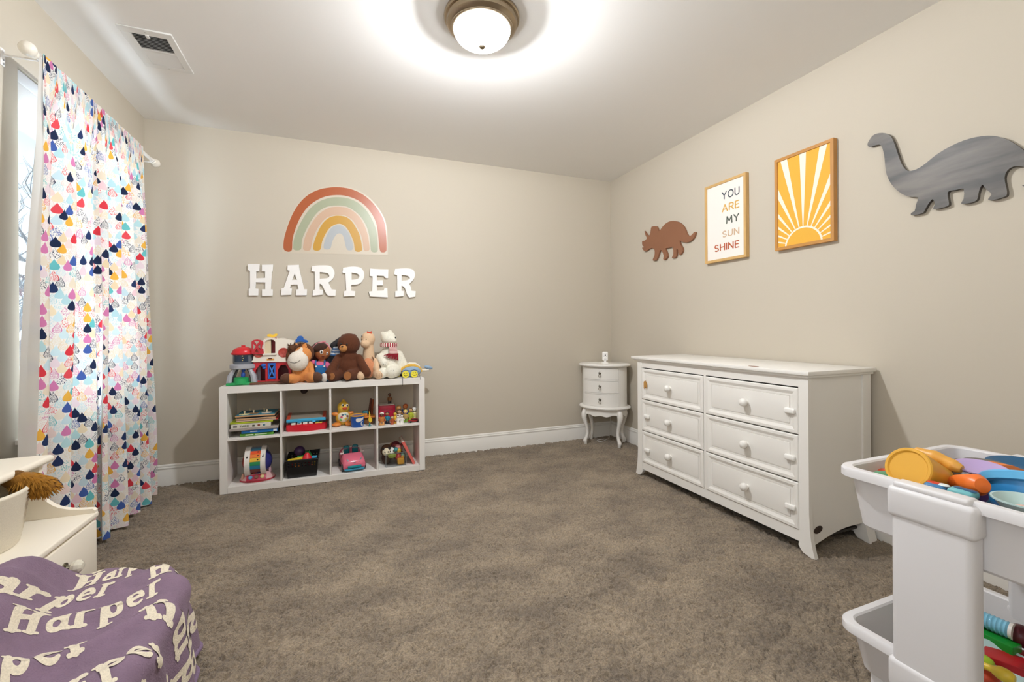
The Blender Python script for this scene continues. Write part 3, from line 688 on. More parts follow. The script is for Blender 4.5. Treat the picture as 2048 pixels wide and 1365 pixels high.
# ------------------------------------------------------------------ wall decor
f = lambda a, b, d: (a, YB-d, b)
WL = C('#f4f2ef', 'paint')
LET = {
 'letter_h': ('white wooden slab letter H, first of the wall name', [(-0.6092,1.5006),(-0.5361,1.5054),(-0.5381,1.4544),(-0.5571,1.4523),(-0.5574,1.4028),(-0.5014,1.4082),(-0.5011,1.4546),(-0.522,1.4564),(-0.5206,1.5014),(-0.4502,1.5061),(-0.4535,1.4545),(-0.4577,1.453),(-0.4657,1.3288),(-0.453,1.3264),(-0.4545,1.2818),(-0.5219,1.2783),(-0.521,1.3259),(-0.5007,1.3278),(-0.5004,1.3756),(-0.5599,1.3757),(-0.5614,1.3303),(-0.5442,1.3287),(-0.5457,1.2812),(-0.6035,1.28),(-0.6044,1.3271),(-0.5956,1.3293),(-0.5948,1.4554),(-0.6094,1.4595)], None),
 'letter_a': ('white wooden slab letter A, second of the wall name', [(-0.3563,1.5056),(-0.2819,1.5126),(-0.2802,1.4826),(-0.2482,1.3346),(-0.2291,1.3337),(-0.2325,1.2893),(-0.3034,1.2878),(-0.3,1.3304),(-0.2855,1.3336),(-0.2935,1.3669),(-0.336,1.3642),(-0.3424,1.3376),(-0.33,1.3366),(-0.3334,1.2906),(-0.3996,1.2864),(-0.3974,1.3375),(-0.382,1.34),(-0.3429,1.466),(-0.3584,1.4688)], [(-0.3106,1.4465),(-0.2964,1.4017),(-0.3277,1.3992)]),
 'letter_r': ('white wooden slab letter R between the A and the P', [(-0.1953,1.5061),(-0.1488,1.5146),(-0.0965,1.5177),(-0.0668,1.5134),(-0.047,1.4928),(-0.0373,1.4573),(-0.0475,1.4246),(-0.0642,1.4025),(-0.0841,1.3876),(-0.0743,1.37),(-0.0613,1.3381),(-0.0314,1.3361),(-0.035,1.2907),(-0.0847,1.2875),(-0.1011,1.305),(-0.1236,1.3649),(-0.1398,1.3772),(-0.1444,1.3771),(-0.1447,1.3345),(-0.1205,1.3337),(-0.124,1.2959),(-0.1922,1.2874),(-0.19,1.3298),(-0.1758,1.3337),(-0.1763,1.4659),(-0.1994,1.4685)], [(-0.1426,1.4638),(-0.0968,1.4621),(-0.0804,1.452),(-0.0752,1.4358),(-0.0872,1.421),(-0.1429,1.4141)]),
 'letter_p': ('white wooden slab letter P, fourth of the wall name', [(0.02,1.5029),(0.0641,1.5143),(0.1051,1.5177),(0.1465,1.5122),(0.1672,1.4874),(0.174,1.4546),(0.1668,1.4213),(0.1458,1.3913),(0.118,1.378),(0.0782,1.376),(0.0766,1.3309),(0.106,1.328),(0.1023,1.2914),(0.0233,1.2862),(0.0256,1.326),(0.0412,1.33),(0.0366,1.4638),(0.015,1.4666)], [(0.0809,1.4692),(0.1117,1.4668),(0.1323,1.4567),(0.1378,1.4423),(0.1252,1.4199),(0.0805,1.4147)]),
 'letter_e': ('white wooden slab letter E, fifth of the wall name', [(0.2163,1.5065),(0.273,1.5045),(0.352,1.5064),(0.3501,1.4352),(0.3284,1.4367),(0.3192,1.4528),(0.2655,1.4544),(0.2653,1.4173),(0.3096,1.4203),(0.3115,1.3794),(0.265,1.378),(0.2662,1.3357),(0.3163,1.3392),(0.3236,1.3611),(0.3438,1.3586),(0.3469,1.2853),(0.2149,1.2901),(0.2046,1.3268),(0.2293,1.3325),(0.2336,1.4458),(0.2124,1.4487)], None),
 'letter_r.001': ('white wooden slab letter R at the end of the wall name', [(0.403,1.5109),(0.4472,1.5166),(0.4917,1.5201),(0.5329,1.5181),(0.5554,1.4999),(0.5613,1.4657),(0.5474,1.4308),(0.5133,1.3953),(0.5245,1.3766),(0.5318,1.3424),(0.5642,1.3394),(0.5594,1.2949),(0.5126,1.2863),(0.4941,1.3111),(0.4796,1.3677),(0.4537,1.3821),(0.4519,1.3404),(0.4719,1.3386),(0.468,1.2976),(0.4038,1.2902),(0.404,1.3354),(0.4202,1.3396),(0.4196,1.4641),(0.3969,1.4692)], [(0.4542,1.4654),(0.4914,1.4646),(0.5137,1.4547),(0.5196,1.4412),(0.5023,1.4254),(0.4539,1.42)]),
}
for k, (lab, out, hole) in LET.items():
    cx_ = sum(p[0] for p in out)/len(out); cz_ = min(p[1] for p in out); o_ = (cx_, YB, cz_)
    m = MB(o_); m.prism(ease_corners(out), [ease_corners(hole)] if hole else None, f, .004, .018); tag(obj(k.split('.')[0], m, WL, loc=o_, angle=30), lab, 'letter', 'white wall letters under the rainbow')
BANDS = [
 ('#a85527', [(-0.3839,1.6294),(-0.3823,1.685),(-0.3708,1.7414),(-0.3454,1.8269),(-0.3136,1.9065),(-0.2689,1.9809),(-0.211,2.0433),(-0.1394,2.0866),(-0.0668,2.1089),(0.0002,2.1178),(0.075,2.1137),(0.1508,2.0889),(0.2207,2.0407),(0.2772,1.9755),(0.3198,1.897),(0.3373,1.8083),(0.3416,1.6734),(0.3327,1.6466),(0.3146,1.6395),(0.2966,1.6445),(0.2881,1.6701),(0.2794,1.7592),(0.2692,1.848),(0.2412,1.9201),(0.1921,1.9861),(0.1296,2.0316),(0.0541,2.0553),(-0.0203,2.0562),(-0.1003,2.0371),(-0.166,1.9983),(-0.2245,1.9429),(-0.2696,1.8684),(-0.3017,1.7885),(-0.3243,1.7029),(-0.3278,1.6328),(-0.3354,1.6128),(-0.353,1.6062),(-0.3728,1.6127)]),
 ('#a0a58a', [(-0.3215,1.6402),(-0.3148,1.7035),(-0.2859,1.7897),(-0.2441,1.8776),(-0.1987,1.9454),(-0.1399,1.9973),(-0.0739,2.0291),(-0.0137,2.041),(0.0608,2.0392),(0.1295,2.0132),(0.185,1.9669),(0.2269,1.904),(0.2584,1.8322),(0.2722,1.7512),(0.2752,1.6619),(0.2665,1.6412),(0.2479,1.6364),(0.2309,1.6407),(0.2225,1.6587),(0.2119,1.7619),(0.1912,1.8381),(0.1566,1.898),(0.1083,1.9451),(0.0468,1.9759),(-0.0208,1.9767),(-0.0942,1.9589),(-0.1535,1.9141),(-0.1993,1.8461),(-0.2351,1.7725),(-0.2611,1.7002),(-0.2665,1.64),(-0.2762,1.6247),(-0.2952,1.6194),(-0.3141,1.6231)]),
 ('#c6a58b', [(-0.2551,1.6443),(-0.2451,1.7083),(-0.219,1.7808),(-0.1799,1.8548),(-0.1339,1.9123),(-0.0777,1.9533),(-0.0142,1.9679),(0.0535,1.9642),(0.1082,1.9341),(0.1565,1.8795),(0.1875,1.8119),(0.2047,1.7466),(0.2134,1.6656),(0.2041,1.6465),(0.1886,1.6419),(0.1746,1.647),(0.1691,1.6629),(0.1624,1.7215),(0.1488,1.7721),(0.1214,1.8289),(0.0872,1.8774),(0.0395,1.9039),(-0.0078,1.907),(-0.0481,1.8984),(-0.0947,1.8764),(-0.1344,1.8301),(-0.1674,1.7705),(-0.1905,1.705),(-0.2018,1.644),(-0.2103,1.6258),(-0.2296,1.6204),(-0.2488,1.6249)]),
 ('#c0902a', [(-0.1876,1.6484),(-0.1776,1.6987),(-0.1544,1.7644),(-0.1246,1.8273),(-0.0848,1.8736),(-0.0414,1.8954),(-0.0011,1.9011),(0.0463,1.8943),(0.0871,1.8627),(0.1213,1.8068),(0.1452,1.7498),(0.1586,1.6623),(0.1515,1.6412),(0.1319,1.6335),(0.1119,1.6375),(0.1037,1.659),(0.0998,1.6953),(0.0897,1.7313),(0.0661,1.7844),(0.039,1.8224),(0.0052,1.8393),(-0.0284,1.8337),(-0.0686,1.8067),(-0.102,1.7539),(-0.1254,1.6951),(-0.1342,1.6481),(-0.1422,1.6312),(-0.1618,1.6244),(-0.1812,1.6289)]),
 ('#abafb2', [(-0.1158,1.66),(-0.1056,1.7107),(-0.0821,1.7698),(-0.0486,1.8155),(-0.0083,1.8295),(0.0254,1.8213),(0.0592,1.7802),(0.0828,1.7235),(0.0942,1.6694),(0.0871,1.647),(0.0706,1.6409),(0.0515,1.6449),(0.0414,1.6661),(0.0315,1.7127),(0.0182,1.7554),(-0.0053,1.7668),(-0.0289,1.752),(-0.0526,1.7071),(-0.0629,1.6633),(-0.071,1.6448),(-0.0909,1.6386),(-0.1093,1.6425)]),
]
o_ = (-.02, YB, 1.61)
t = thing('rainbow_decal', 'large muted rainbow vinyl decal on the wall above the letters', 'decal', o_)
out = smooth_loop(BANDS[0][1][:17], 3, False); cxm = sum(p[0] for p in out)/len(out)
bk = [(cxm+(x-cxm)*1.022, 1.60+(z-1.60)*1.022) for x, z in out]; bk = [(bk[0][0], 1.595)] + bk + [(bk[-1][0]+.002, 1.622)]
m = MB(o_); m.prism(bk, None, f, 0, .0008); obj('backing', m, C('#c9beac', 'vinyl'), t)
for hx, pts in BANDS:
    m = MB(o_); m.prism(smooth_loop(pts, 3), None, f, .0006, .0016); obj('band', m, C(hx, 'vinyl'), t)
# dinosaurs
g_ = lambda a, b, d: (XR-d, a, b)
TRI = smooth_loop([(3.0834,1.7741),(3.0536,1.7723),(3.0212,1.787),(3.0413,1.8204),(3.0513,1.8558),(3.0237,1.8254),(2.9979,1.8041),(2.9778,1.8169),(2.9703,1.8481),(2.9588,1.8718),(2.9047,1.8636),(2.8872,1.8441),(2.8739,1.8167),(2.8538,1.8233),(2.8139,1.8507),(2.7622,1.8658),(2.706,1.8616),(2.6516,1.8403),(2.6105,1.8097),(2.5819,1.7696),(2.5651,1.7325),(2.5427,1.7113),(2.5148,1.714),(2.4927,1.73),(2.4786,1.7255),(2.4841,1.7078),(2.504,1.683),(2.5374,1.6687),(2.5771,1.6694),(2.6175,1.6838),(2.6374,1.696),(2.633,1.6696),(2.6086,1.6312),(2.6088,1.61),(2.6242,1.5913),(2.642,1.5865),(2.6538,1.6047),(2.656,1.6265),(2.6715,1.6361),(2.6718,1.6033),(2.6781,1.5784),(2.7026,1.5718),(2.7248,1.5787),(2.7085,1.6006),(2.7141,1.6556),(2.7579,1.6597),(2.795,1.6617),(2.7836,1.6349),(2.7711,1.6017),(2.7841,1.5816),(2.8101,1.5721),(2.8231,1.583),(2.8163,1.6089),(2.8395,1.6505),(2.858,1.659),(2.8758,1.6274),(2.9034,1.5859),(2.9448,1.5874),(2.9447,1.6041),(2.9264,1.6263),(2.9232,1.6627),(2.9341,1.683),(2.962,1.6953),(3.0005,1.6898),(3.0369,1.6789),(3.0692,1.6967),(3.0839,1.7185),(3.063,1.7186),(3.044,1.7058),(3.063,1.7244),(3.0807,1.7371)], 2)
o_ = (XR, 2.78, 1.70)
m = MB(o_); m.prism(TRI, None, g_, .003, .018); tag(obj('dinosaur_cutout', m, C('#8f6146', 'matte', vary=.08), loc=o_, angle=35), 'rust brown three horned dinosaur cutout on the wall beside the text print', 'wall art')
BRO = smooth_loop([(1.3591,1.9259),(1.3516,1.9395),(1.3387,1.9549),(1.3206,1.9588),(1.2958,1.9525),(1.275,1.9386),(1.2614,1.921),(1.2531,1.8998),(1.2448,1.8727),(1.2367,1.8381),(1.2253,1.7946),(1.214,1.7633),(1.1996,1.7409),(1.1837,1.7344),(1.1649,1.7348),(1.1433,1.7425),(1.1222,1.7557),(1.0985,1.7711),(1.0697,1.784),(1.0362,1.7945),(1.0038,1.7993),(0.9674,1.7977),(0.9323,1.7891),(0.9033,1.7738),(0.8776,1.7517),(0.8548,1.723),(0.8331,1.692),(0.8025,1.641),(0.7838,1.589),(0.7861,1.5492),(0.8094,1.5406),(0.8394,1.5619),(0.8136,1.5609),(0.8071,1.5778),(0.8156,1.6028),(0.8334,1.6305),(0.8552,1.641),(0.8689,1.6396),(0.8805,1.6278),(0.8857,1.6064),(0.8831,1.5792),(0.879,1.5517),(0.8809,1.5358),(0.8903,1.5318),(0.9189,1.5281),(0.9331,1.5354),(0.9225,1.5527),(0.9334,1.5711),(0.9432,1.5876),(0.9481,1.5987),(0.9557,1.588),(0.9609,1.5655),(0.9661,1.5411),(0.9893,1.5353),(1.0144,1.54),(1.0063,1.5575),(1.0061,1.5997),(1.0317,1.602),(1.0537,1.6032),(1.0572,1.5861),(1.0526,1.5524),(1.0568,1.5427),(1.0766,1.5388),(1.1067,1.5411),(1.0996,1.5614),(1.1039,1.5773),(1.1097,1.5845),(1.1232,1.5677),(1.1353,1.5447),(1.1429,1.5334),(1.166,1.5316),(1.1864,1.5346),(1.1832,1.5454),(1.1721,1.5502),(1.1673,1.5757),(1.1594,1.6077),(1.1844,1.6155),(1.2099,1.6317),(1.236,1.6588),(1.2593,1.6955),(1.2745,1.7323),(1.2829,1.7671),(1.2861,1.8085),(1.2894,1.8459),(1.2962,1.8808),(1.3066,1.9011),(1.3245,1.906),(1.3426,1.9049),(1.3554,1.9112)], 2)
GW = bpy.data.materials.new('grey_stained_wood'); GW.use_nodes = True
nt = GW.node_tree; b = nt.nodes['Principled BSDF']; L = nt.links.new; tcn = nt.nodes.new('ShaderNodeTexCoord'); mp = nt.nodes.new('ShaderNodeMapping'); mp.inputs['Scale'].default_value = (1, 2.2, 11); mp.inputs['Rotation'].default_value = (.12, 0, 0)
n1 = nt.nodes.new('ShaderNodeTexNoise'); n1.inputs['Scale'].default_value = 1.6; n1.inputs['Detail'].default_value = 5; n1.inputs['Distortion'].default_value = .25; rp = nt.nodes.new('ShaderNodeValToRGB')
rp.color_ramp.elements[0].position = .34; rp.color_ramp.elements[0].color = lin('#383531'); rp.color_ramp.elements[1].position = .68; rp.color_ramp.elements[1].color = lin('#6b645c')
L(tcn.outputs['Object'], mp.inputs[0]); L(mp.outputs[0], n1.inputs[0]); L(n1.outputs[0], rp.inputs[0]); L(rp.outputs[0], b.inputs['Base Color']); b.inputs['Roughness'].default_value = .45
o_ = (XR, 1.05, 1.75)
m = MB(o_); m.prism(BRO, None, g_, .003, .020); tag(obj('dinosaur_cutout', m, GW, loc=o_, angle=35), 'large grey stained wood long necked dinosaur cutout on the wall', 'wall art')
# framed prints
def framed(label, y0, y1, z0, z1, wood, wd, paper, build):
    o_ = (XR, (y0+y1)/2, z0); t = thing('framed_print', label, 'framed print', o_, 0, 'framed prints over the dresser'); d = .031; w_ = .017
    for a in ((y0, y1, z0, z0+w_), (y0, y1, z1-w_, z1)):
        m = MB(o_); m.prism([(a[0], a[2]), (a[1], a[2]), (a[1]-w_, a[3]), (a[0]+w_, a[3])] if a[2] == z0 else [(a[0]+w_, a[2]), (a[1]-w_, a[2]), (a[1], a[3]), (a[0], a[3])], None, g_, 0.002, d); obj('frame_rail', m, wood, t)
    for s, a in ((0, y0), (1, y1)):
        q = [(a, z0), (a+w_, z0+w_), (a+w_, z1-w_), (a, z1)] if not s else [(a-w_, z0+w_), (a, z0), (a, z1), (a-w_, z1-w_)]
        m = MB(o_); m.prism(q, None, g_, .002, d); obj('frame_stile', m, wd, t)
    m = MB(o_); m.box(XR-.024, XR-.004, y0+w_-.002, y1-w_+.002, z0+w_-.002, z1-w_+.002); p = obj('print', m, paper, t)
    build(o_, p)
def flat(o_, p, name, pts, hx, d=.0245):
    m = MB(o_); m.prism(pts, None, g_, d-.001, d); return obj(name, m, C(hx, 'paper'), p)
def words_print(o_, p):
    for s, hx, (yl, yr, zb, zt) in (('YOU', '#4b525c', (2.2353, 2.0925, 1.8905, 1.9439)),
        ('ARE', '#d9ab57', (2.2341, 2.0948, 1.8063, 1.857)),
        ('MY', '#50584e', (2.1998, 2.0964, 1.7214, 1.772)),
        ('SUN', '#d0b191', (2.2309, 2.0963, 1.6357, 1.6806)),
        ('SHINE', '#b75a33', (2.2983, 2.0977, 1.549, 1.5975))):
        vs, fs = text_mesh(s); m = MB(o_)
        m.raw([(XR-.0246-e_, yl+(yr-yl)*a, zb+(zt-zb)*c) for a, c, e_ in vs], [tuple(reversed(q)) for q in fs]); obj('lettering', m, C(hx, 'paper'), p)
OAK = C('#cfa86c', 'wood', stretch=(1, .1, 1)); OAKV = C('#cfa86c', 'wood', stretch=(1, 1, .1))
framed('small framed print with coloured words YOU ARE MY SUN SHINE', 2.0421, 2.3772, 1.4791, 2.0167, OAK, OAKV, C('#eee9e2', 'paper'), words_print)
HY0, HY1, HZ0, HZ1 = 1.5114, 1.8444, 1.4813, 2.017
def sun_print(o_, p):
    y0, y1, z0, z1 = HY0+.017, HY1-.017, HZ0+.017, HZ1-.017
    cy_ = 1.6792; cz_ = z0 - .012; R = abs(1.7815 - cy_)*.97; r2 = R*1.06
    def clip(poly):
        for ax, lim, s in ((0, y0, 1), (0, y1, -1), (1, z0, 1), (1, z1, -1)):
            out = []
            for i, q in enumerate(poly):
                n = poly[(i+1) % len(poly)]; a, c = s*(q[ax]-lim), s*(n[ax]-lim)
                if a >= 0: out.append(q)
                if (a >= 0) != (c >= 0): k = a/(a-c); out.append((q[0]+(n[0]-q[0])*k, q[1]+(n[1]-q[1])*k))
            poly = out
            if len(poly) < 3: return None
        return poly
    for k in range(15):
        a = math.radians(4 + k*12.3); h0, h1 = math.radians(1.3), math.radians(2.9)
        ray = [(cy_+r2*math.cos(a-h0), cz_+r2*math.sin(a-h0)), (cy_+.75*math.cos(a-h1*.75), cz_+.75*math.sin(a-h1*.75)), (cy_+.75*math.cos(a+h1*.75), cz_+.75*math.sin(a+h1*.75)), (cy_+r2*math.cos(a+h0), cz_+r2*math.sin(a+h0))]
        ray = clip(ray)
        if ray: flat(o_, p, 'sun_ray', ray, '#efe7d6')
    ring = clip([(cy_+r2*1.02*math.cos(i*PI/40), cz_+r2*1.02*math.sin(i*PI/40)) for i in range(41)]); flat(o_, p, 'sun_outline', ring, '#efe7d6', .0250)
    disc = clip([(cy_+R*.985*math.cos(i*PI/40), cz_+R*.985*math.sin(i*PI/40)) for i in range(41)]); flat(o_, p, 'sun_disc', disc, '#e6ae3f', .0254)
PINE = C('#bd8642', 'wood', stretch=(1, .1, 1)); PINEV = C('#bd8642', 'wood', stretch=(1, 1, .1))
framed('large framed print of a yellow sun with white rays', HY0, HY1, HZ0, HZ1, PINE, PINEV, C('#e6ae3f', 'paper'), sun_print)

# ================================================================== TOYS ON TOP OF THE SHELF
TZ = SZ
def PL(h, **k): return C(h, 'plush', **k)
def PC(h, **k): return C(h, 'plastic', **k)
def disc(mb, c, n, r, th=.0015, ay=1.0, seg=18):
    """thin round piece at c facing n"""
    M = Matrix.Translation(V(c)) @ V(n).to_track_quat('Z', 'Y').to_matrix().to_4x4()
    mb.lathe([(0, -th), (r, -th), (r*.98, th*.6), (0, th)], seg=seg, ay=ay, M=M); return mb
PXM = .000464      # metres per pixel-of-study on the bear's plane, used only as a unit length
# ------------------------------------------------------------------ silo
bx = (-0.6031,3.36,0.6815); o_ = (bx[0], 3.36, TZ)
t = thing('toy_silo', 'toy farm silo with red dome, grey drum and green base', 'toy', o_)
SG = PC('#a9abb3'); sw_ = 0.0461
zb, zr_, zd, zt = 0.6958, 0.7921, 0.876, 0.9377
m = MB(o_); m.box(bx[0]-.088, bx[0]+.080, 3.29, 3.43, TZ, TZ+.018, .007); m.lathe([(.046, 0), (.043, .036), (.036, .040), (0, .041)], c=(bx[0]-.006, 3.325, TZ+.010), seg=24); obj('green_base', m, PC('#1f9a55'), t)
for i, (dx_, dy_) in enumerate(((-.062, -.04), (.058, -.04), (-.062, .045), (.058, .045))):
    m = MB(o_); m.tube([(bx[0]+dx_*1.18, 3.36+dy_, TZ+.012), (bx[0]+dx_*1.08, 3.36+dy_, TZ+.06), (bx[0]+dx_*.78, 3.36+dy_*.85, zr_-.022), (bx[0]+dx_*.62, 3.36+dy_*.7, zr_)], [.019, .018, .014, .012], 8); obj('pillar', m, SG, t)
for s in (-1, 1):
    m = MB(o_); m.tube([(bx[0]+s*.052, 3.318, TZ+.02), (bx[0]+s*.046, 3.318, TZ+.07), (bx[0]+s*.028, 3.325, zr_-.012)], .006, 6); obj('black_tube', m, PC('#26262b'), t)
m = MB(o_); m.lathe([(0, -.014), (.070, -.014), (.078, -.008), (.078, .014), (.066, .020), (0, .020)], c=(bx[0], 3.36, zr_), seg=28); obj('deck', m, SG, t)
m = MB(o_); m.lathe([(.057, zr_+.02-TZ), (.060, zr_+.028-TZ), (.060, zd-TZ)], c=(bx[0], 3.36, TZ), seg=28); obj('drum', m, C('#6d747d', 'plastic', rough=.2), t)
m = MB(o_); m.lathe([(.0608, zr_+.034-TZ), (.0612, zr_+.04-TZ), (.0612, zd-.006-TZ)], c=(bx[0], 3.36, TZ), seg=12, a0=-PI/2-.75, a1=-PI/2+.65); obj('window_panel', m, C('#27364a', 'plastic', rough=.12), t)
m = MB(o_)
for k in range(4): m.ell((bx[0]+.006+.004*(k % 2), 3.2985, zr_+.045+k*.014), (.0035, .002, .003), u=8, v=6)
obj('grain_marks', m, PC('#e2d27c'), t)['kind'] = 'stuff'
m = MB(o_); m.lathe([(.062, 0), (.070, .004), (.070, .012), (.064, .016)] + [(.064*math.cos(a), .016+(zt-zd-.024)*math.sin(a)) for a in [i*PI/2/8 for i in range(1, 8)]] + [(.012, zt-zd-.010), (.012, zt-zd), (0, zt-zd+.002)], c=(bx[0], 3.36, zd-.004), seg=32); obj('red_dome', m, PC('#d3222d'), t, angle=50)
m = MB(o_); m.ell((bx[0]+.004, 3.325, TZ+.066), (.013, .010, .022)); m.ell((bx[0]+.006, 3.325, TZ+.096), .012); obj('blue_bird', m, PC('#2b57b0'), t)
# ------------------------------------------------------------------ barn
q0, q1 = (-0.5431,3.33,0.6925), (-0.3154,3.33,0.681)
X0, X1 = q0[0], q1[0]; FY = 3.33; BY = 3.47; zm = 0.8189; o_ = ((X0+X1)/2, 3.40, TZ)
t = thing('toy_barn', 'red and white toy barn with blue door and open loft', 'toy', o_)
RED, CRM, BLU = PC('#c8202f'), PC('#ece4d6'), PC('#2160bd')
fy = lambda a, b, d: (a, d, b)
def zx(pts): return pts
m = MB(o_); m.box(X0-.012, X1+.012, FY-.055, BY+.01, TZ, TZ+.016, .005); obj('brown_base', m, PC('#6b4331'), t)
lo = [(X0, TZ+.014), (X0+.003, zm), (X1-.003, zm), (X1, TZ+.014)]
oA = [(-0.5312,0.6973),(-0.5302,0.7632),(-0.5057,0.7997),(-0.4868,0.799),(-0.4706,0.7643),(-0.471,0.6943)]; oB = [(-0.4573,0.7062),(-0.4567,0.8134),(-0.4095,0.8118),(-0.4101,0.7039)]; oC = [(-0.3966,0.6996),(-0.3962,0.7649),(-0.3783,0.7987),(-0.3491,0.7976),(-0.3313,0.7623),(-0.3317,0.6965)]
m = MB(o_); m.prism(lo, [oA, oB, oC], fy, FY, FY+.012); obj('front_wall', m, RED, t, angle=30)
m = MB(o_); m.box(X0, X0+.010, FY+.012, BY, TZ+.014, zm); obj('side_wall', m, RED, t)
m = MB(o_); m.box(X1-.010, X1, FY+.012, BY, TZ+.014, zm); obj('side_wall', m, RED, t)
m = MB(o_); m.box(X0+.01, X1-.01, BY-.008, BY, TZ+.014, zm+.12); obj('back_wall', m, PC('#7d1a22'), t)
ga = (-0.5274,3.4,0.8007); gb_ = (-0.5098,3.4,0.705)
m = MB(o_); m.box(ga[0], gb_[0], 3.40, 3.408, TZ+.014, ga[2]); obj('grey_pillar', m, SG, t)
# blue door with a cross brace, hung just proud of its opening
d0, d1 = (-0.455,3.325,0.7084), (-0.4098,3.325,0.8136)
w_ = .008; dd = MB(o_)
for a in ((d0[0], d0[0]+w_, d0[2], d1[2]), (d1[0]-w_, d1[0], d0[2], d1[2]), (d0[0]+w_, d1[0]-w_, d1[2]-.016, d1[2]), (d0[0]+w_, d1[0]-w_, d0[2], d0[2]+.010)): dd.box(a[0], a[1], FY-.006, FY+.002, a[2], a[3])
dr_ = obj('blue_door', dd, BLU, t)
for s in (0, 1):
    m = MB(o_); a = V((d0[0]+w_*.6 if s == 0 else d1[0]-w_*.6, FY-.002, d0[2]+.006)); b_ = V((d1[0]-w_*.6 if s == 0 else d0[0]+w_*.6, FY-.002, d1[2]-.012)); m.cyl(a, b_, .0045, seg=6); obj('cross_brace', m, PC('#3a7bd2'), dr_)
m = MB(o_); m.box(d0[0], d1[0], FY+.05, FY+.055, TZ+.014, d1[2]); obj('inner_panel', m, PC('#5a1720'), t)
# white upper storey with gambrel roof line and an arched loft opening
up = [(-0.5493,0.823),(-0.5483,0.8301),(-0.5421,0.8352),(-0.5341,0.8759),(-0.5291,0.9203),(-0.4851,0.9623),(-0.4709,0.9757),(-0.4534,0.9805),(-0.4216,0.9818),(-0.4089,0.9748),(-0.375,0.9786),(-0.3313,0.9652),(-0.2952,0.9592),(-0.3007,0.864),(-0.3125,0.815)]
lf = [(-0.4724,0.8778),(-0.472,0.9513),(-0.4614,0.9655),(-0.4376,0.9716),(-0.4185,0.9666),(-0.4096,0.9538),(-0.4101,0.8761)]
m = MB(o_); m.prism(up, [lf], fy, FY-.008, FY+.006); obj('upper_front', m, CRM, t, angle=25)
m = MB(o_); m.prism([(x, z) for x, z in up], None, fy, BY-.006, BY+.002); obj('upper_back', m, CRM, t, angle=25)
rf = up[4:]; vs = [(x, FY+.004, z) for x, z in rf] + [(x, BY-.004, z) for x, z in rf]; n = len(rf)
m = MB(o_); m.raw(vs, [(i, i+1, n+i+1, n+i) for i in range(n-1)]); obj('roof', m, CRM, t, angle=25)
l0, l1 = lf[0], lf[-1]
m = MB(o_); m.box(l0[0]-.002, l0[0]+.035, FY+.004, FY+.06, l0[1], l0[1]+.105); obj('loft_lining', m, PC('#d9c9a8'), t)
m = MB(o_); m.box(l0[0]+.03, l1[0], FY+.055, FY+.06, l0[1], l0[1]+.105); obj('loft_back', m, PC('#a51626'), t)
m = MB(o_); m.box(l0[0]-.012, l1[0]+.008, FY-.022, FY-.004, l0[1]-.012, l0[1]+.001, .003); obj('loft_ledge', m, CRM, t)
# loft door swung open to the side
ld = [(-0.5468,0.8787),(-0.5463,0.9583),(-0.5361,0.9688),(-0.5144,0.973),(-0.4926,0.9681),(-0.4786,0.9561),(-0.4787,0.9375),(-0.4865,0.937),(-0.4867,0.9109),(-0.4788,0.909),(-0.479,0.8768)]
hx = [[(-0.5315,0.9605),(-0.502,0.96),(-0.5171,0.9376)], [(-0.5378,0.9458),(-0.5224,0.9259),(-0.538,0.9032)], [(-0.4958,0.945),(-0.4961,0.9022),(-0.5109,0.9257)], [(-0.5172,0.9116),(-0.5009,0.8846),(-0.5319,0.8854)]]
m = MB(o_); m.prism(ld, hx, fy, 3.305, 3.314); obj('loft_door', m, PC('#c0202f'), t, angle=25)
for u in ((-0.5094,3.317,0.8845), (-0.3602,3.317,0.8817)):
    m = MB(o_); M = Matrix.Translation((u[0], FY-.008, u[2])) @ V((0, -1, 0)).to_track_quat('Z', 'Y').to_matrix().to_4x4()
    m.lathe([(.033, 0), (.033, .003), (.028, .004), (.026, .0025), (.010, .0025), (.009, .004), (0, .004)], seg=24, M=M); obj('round_emblem', m, PC('#b5473c'), t)
lg = (-0.4404,3.32,0.8251)
m = MB(o_); M = Matrix.Translation((lg[0], FY-.008, lg[2]-.004)) @ V((0, -1, 0)).to_track_quat('Z', 'Y').to_matrix().to_4x4()
m.lathe([(0, 0), (.040, 0), (.040, .005), (0, .006)], seg=24, M=M, a0=0, a1=PI); b_ = obj('half_round_plate', m, CRM, t, angle=25)
m = MB(o_); M2 = Matrix.Translation((lg[0]+.002, FY-.0145, lg[2]+.011)); m.box(-.022, .022, 0, .001, -.006, .006, .0004, M=M2); obj('orange_mark', m, PC('#d99a3a'), b_)
m = MB(o_); m.box(lg[0]-.010, lg[0]+.012, FY-.0152, FY-.0142, lg[2]+.014, lg[2]+.022); obj('dark_mark', m, PC('#5a2416'), b_)
ry = (-0.4376,3.4,0.9819)
m = MB(o_); m.prism(smooth_loop([(-0.4684,1.0007),(-0.4538,1.0071),(-0.4408,1.0033),(-0.4294,1.0032),(-0.4146,1.0093),(-0.4054,1.0044),(-0.4114,0.9908),(-0.4213,0.9883),(-0.4295,0.9818),(-0.4442,0.9827),(-0.4523,0.9887),(-0.4636,0.9903)], 3), None, fy, 3.393, 3.408); obj('weathervane', m, PC('#efc43c'), t, angle=30)
hs = (-0.4806,3.32,0.7996)
m = MB(o_); m.ell((hs[0], FY-.006, hs[2]), (.015, .008, .012)); m.ell((hs[0]+.004, FY-.006, hs[2]-.018), (.012, .008, .008)); obj('blue_bell', m, BLU, t)
hy = (-0.3528,3.3,0.726)
m = MB(o_); m.box(hy[0]-.022, hy[0]+.022, 3.285, 3.315, TZ+.014, TZ+.040, .006); obj('hay_trough', m, PC('#cdb18a'), t)
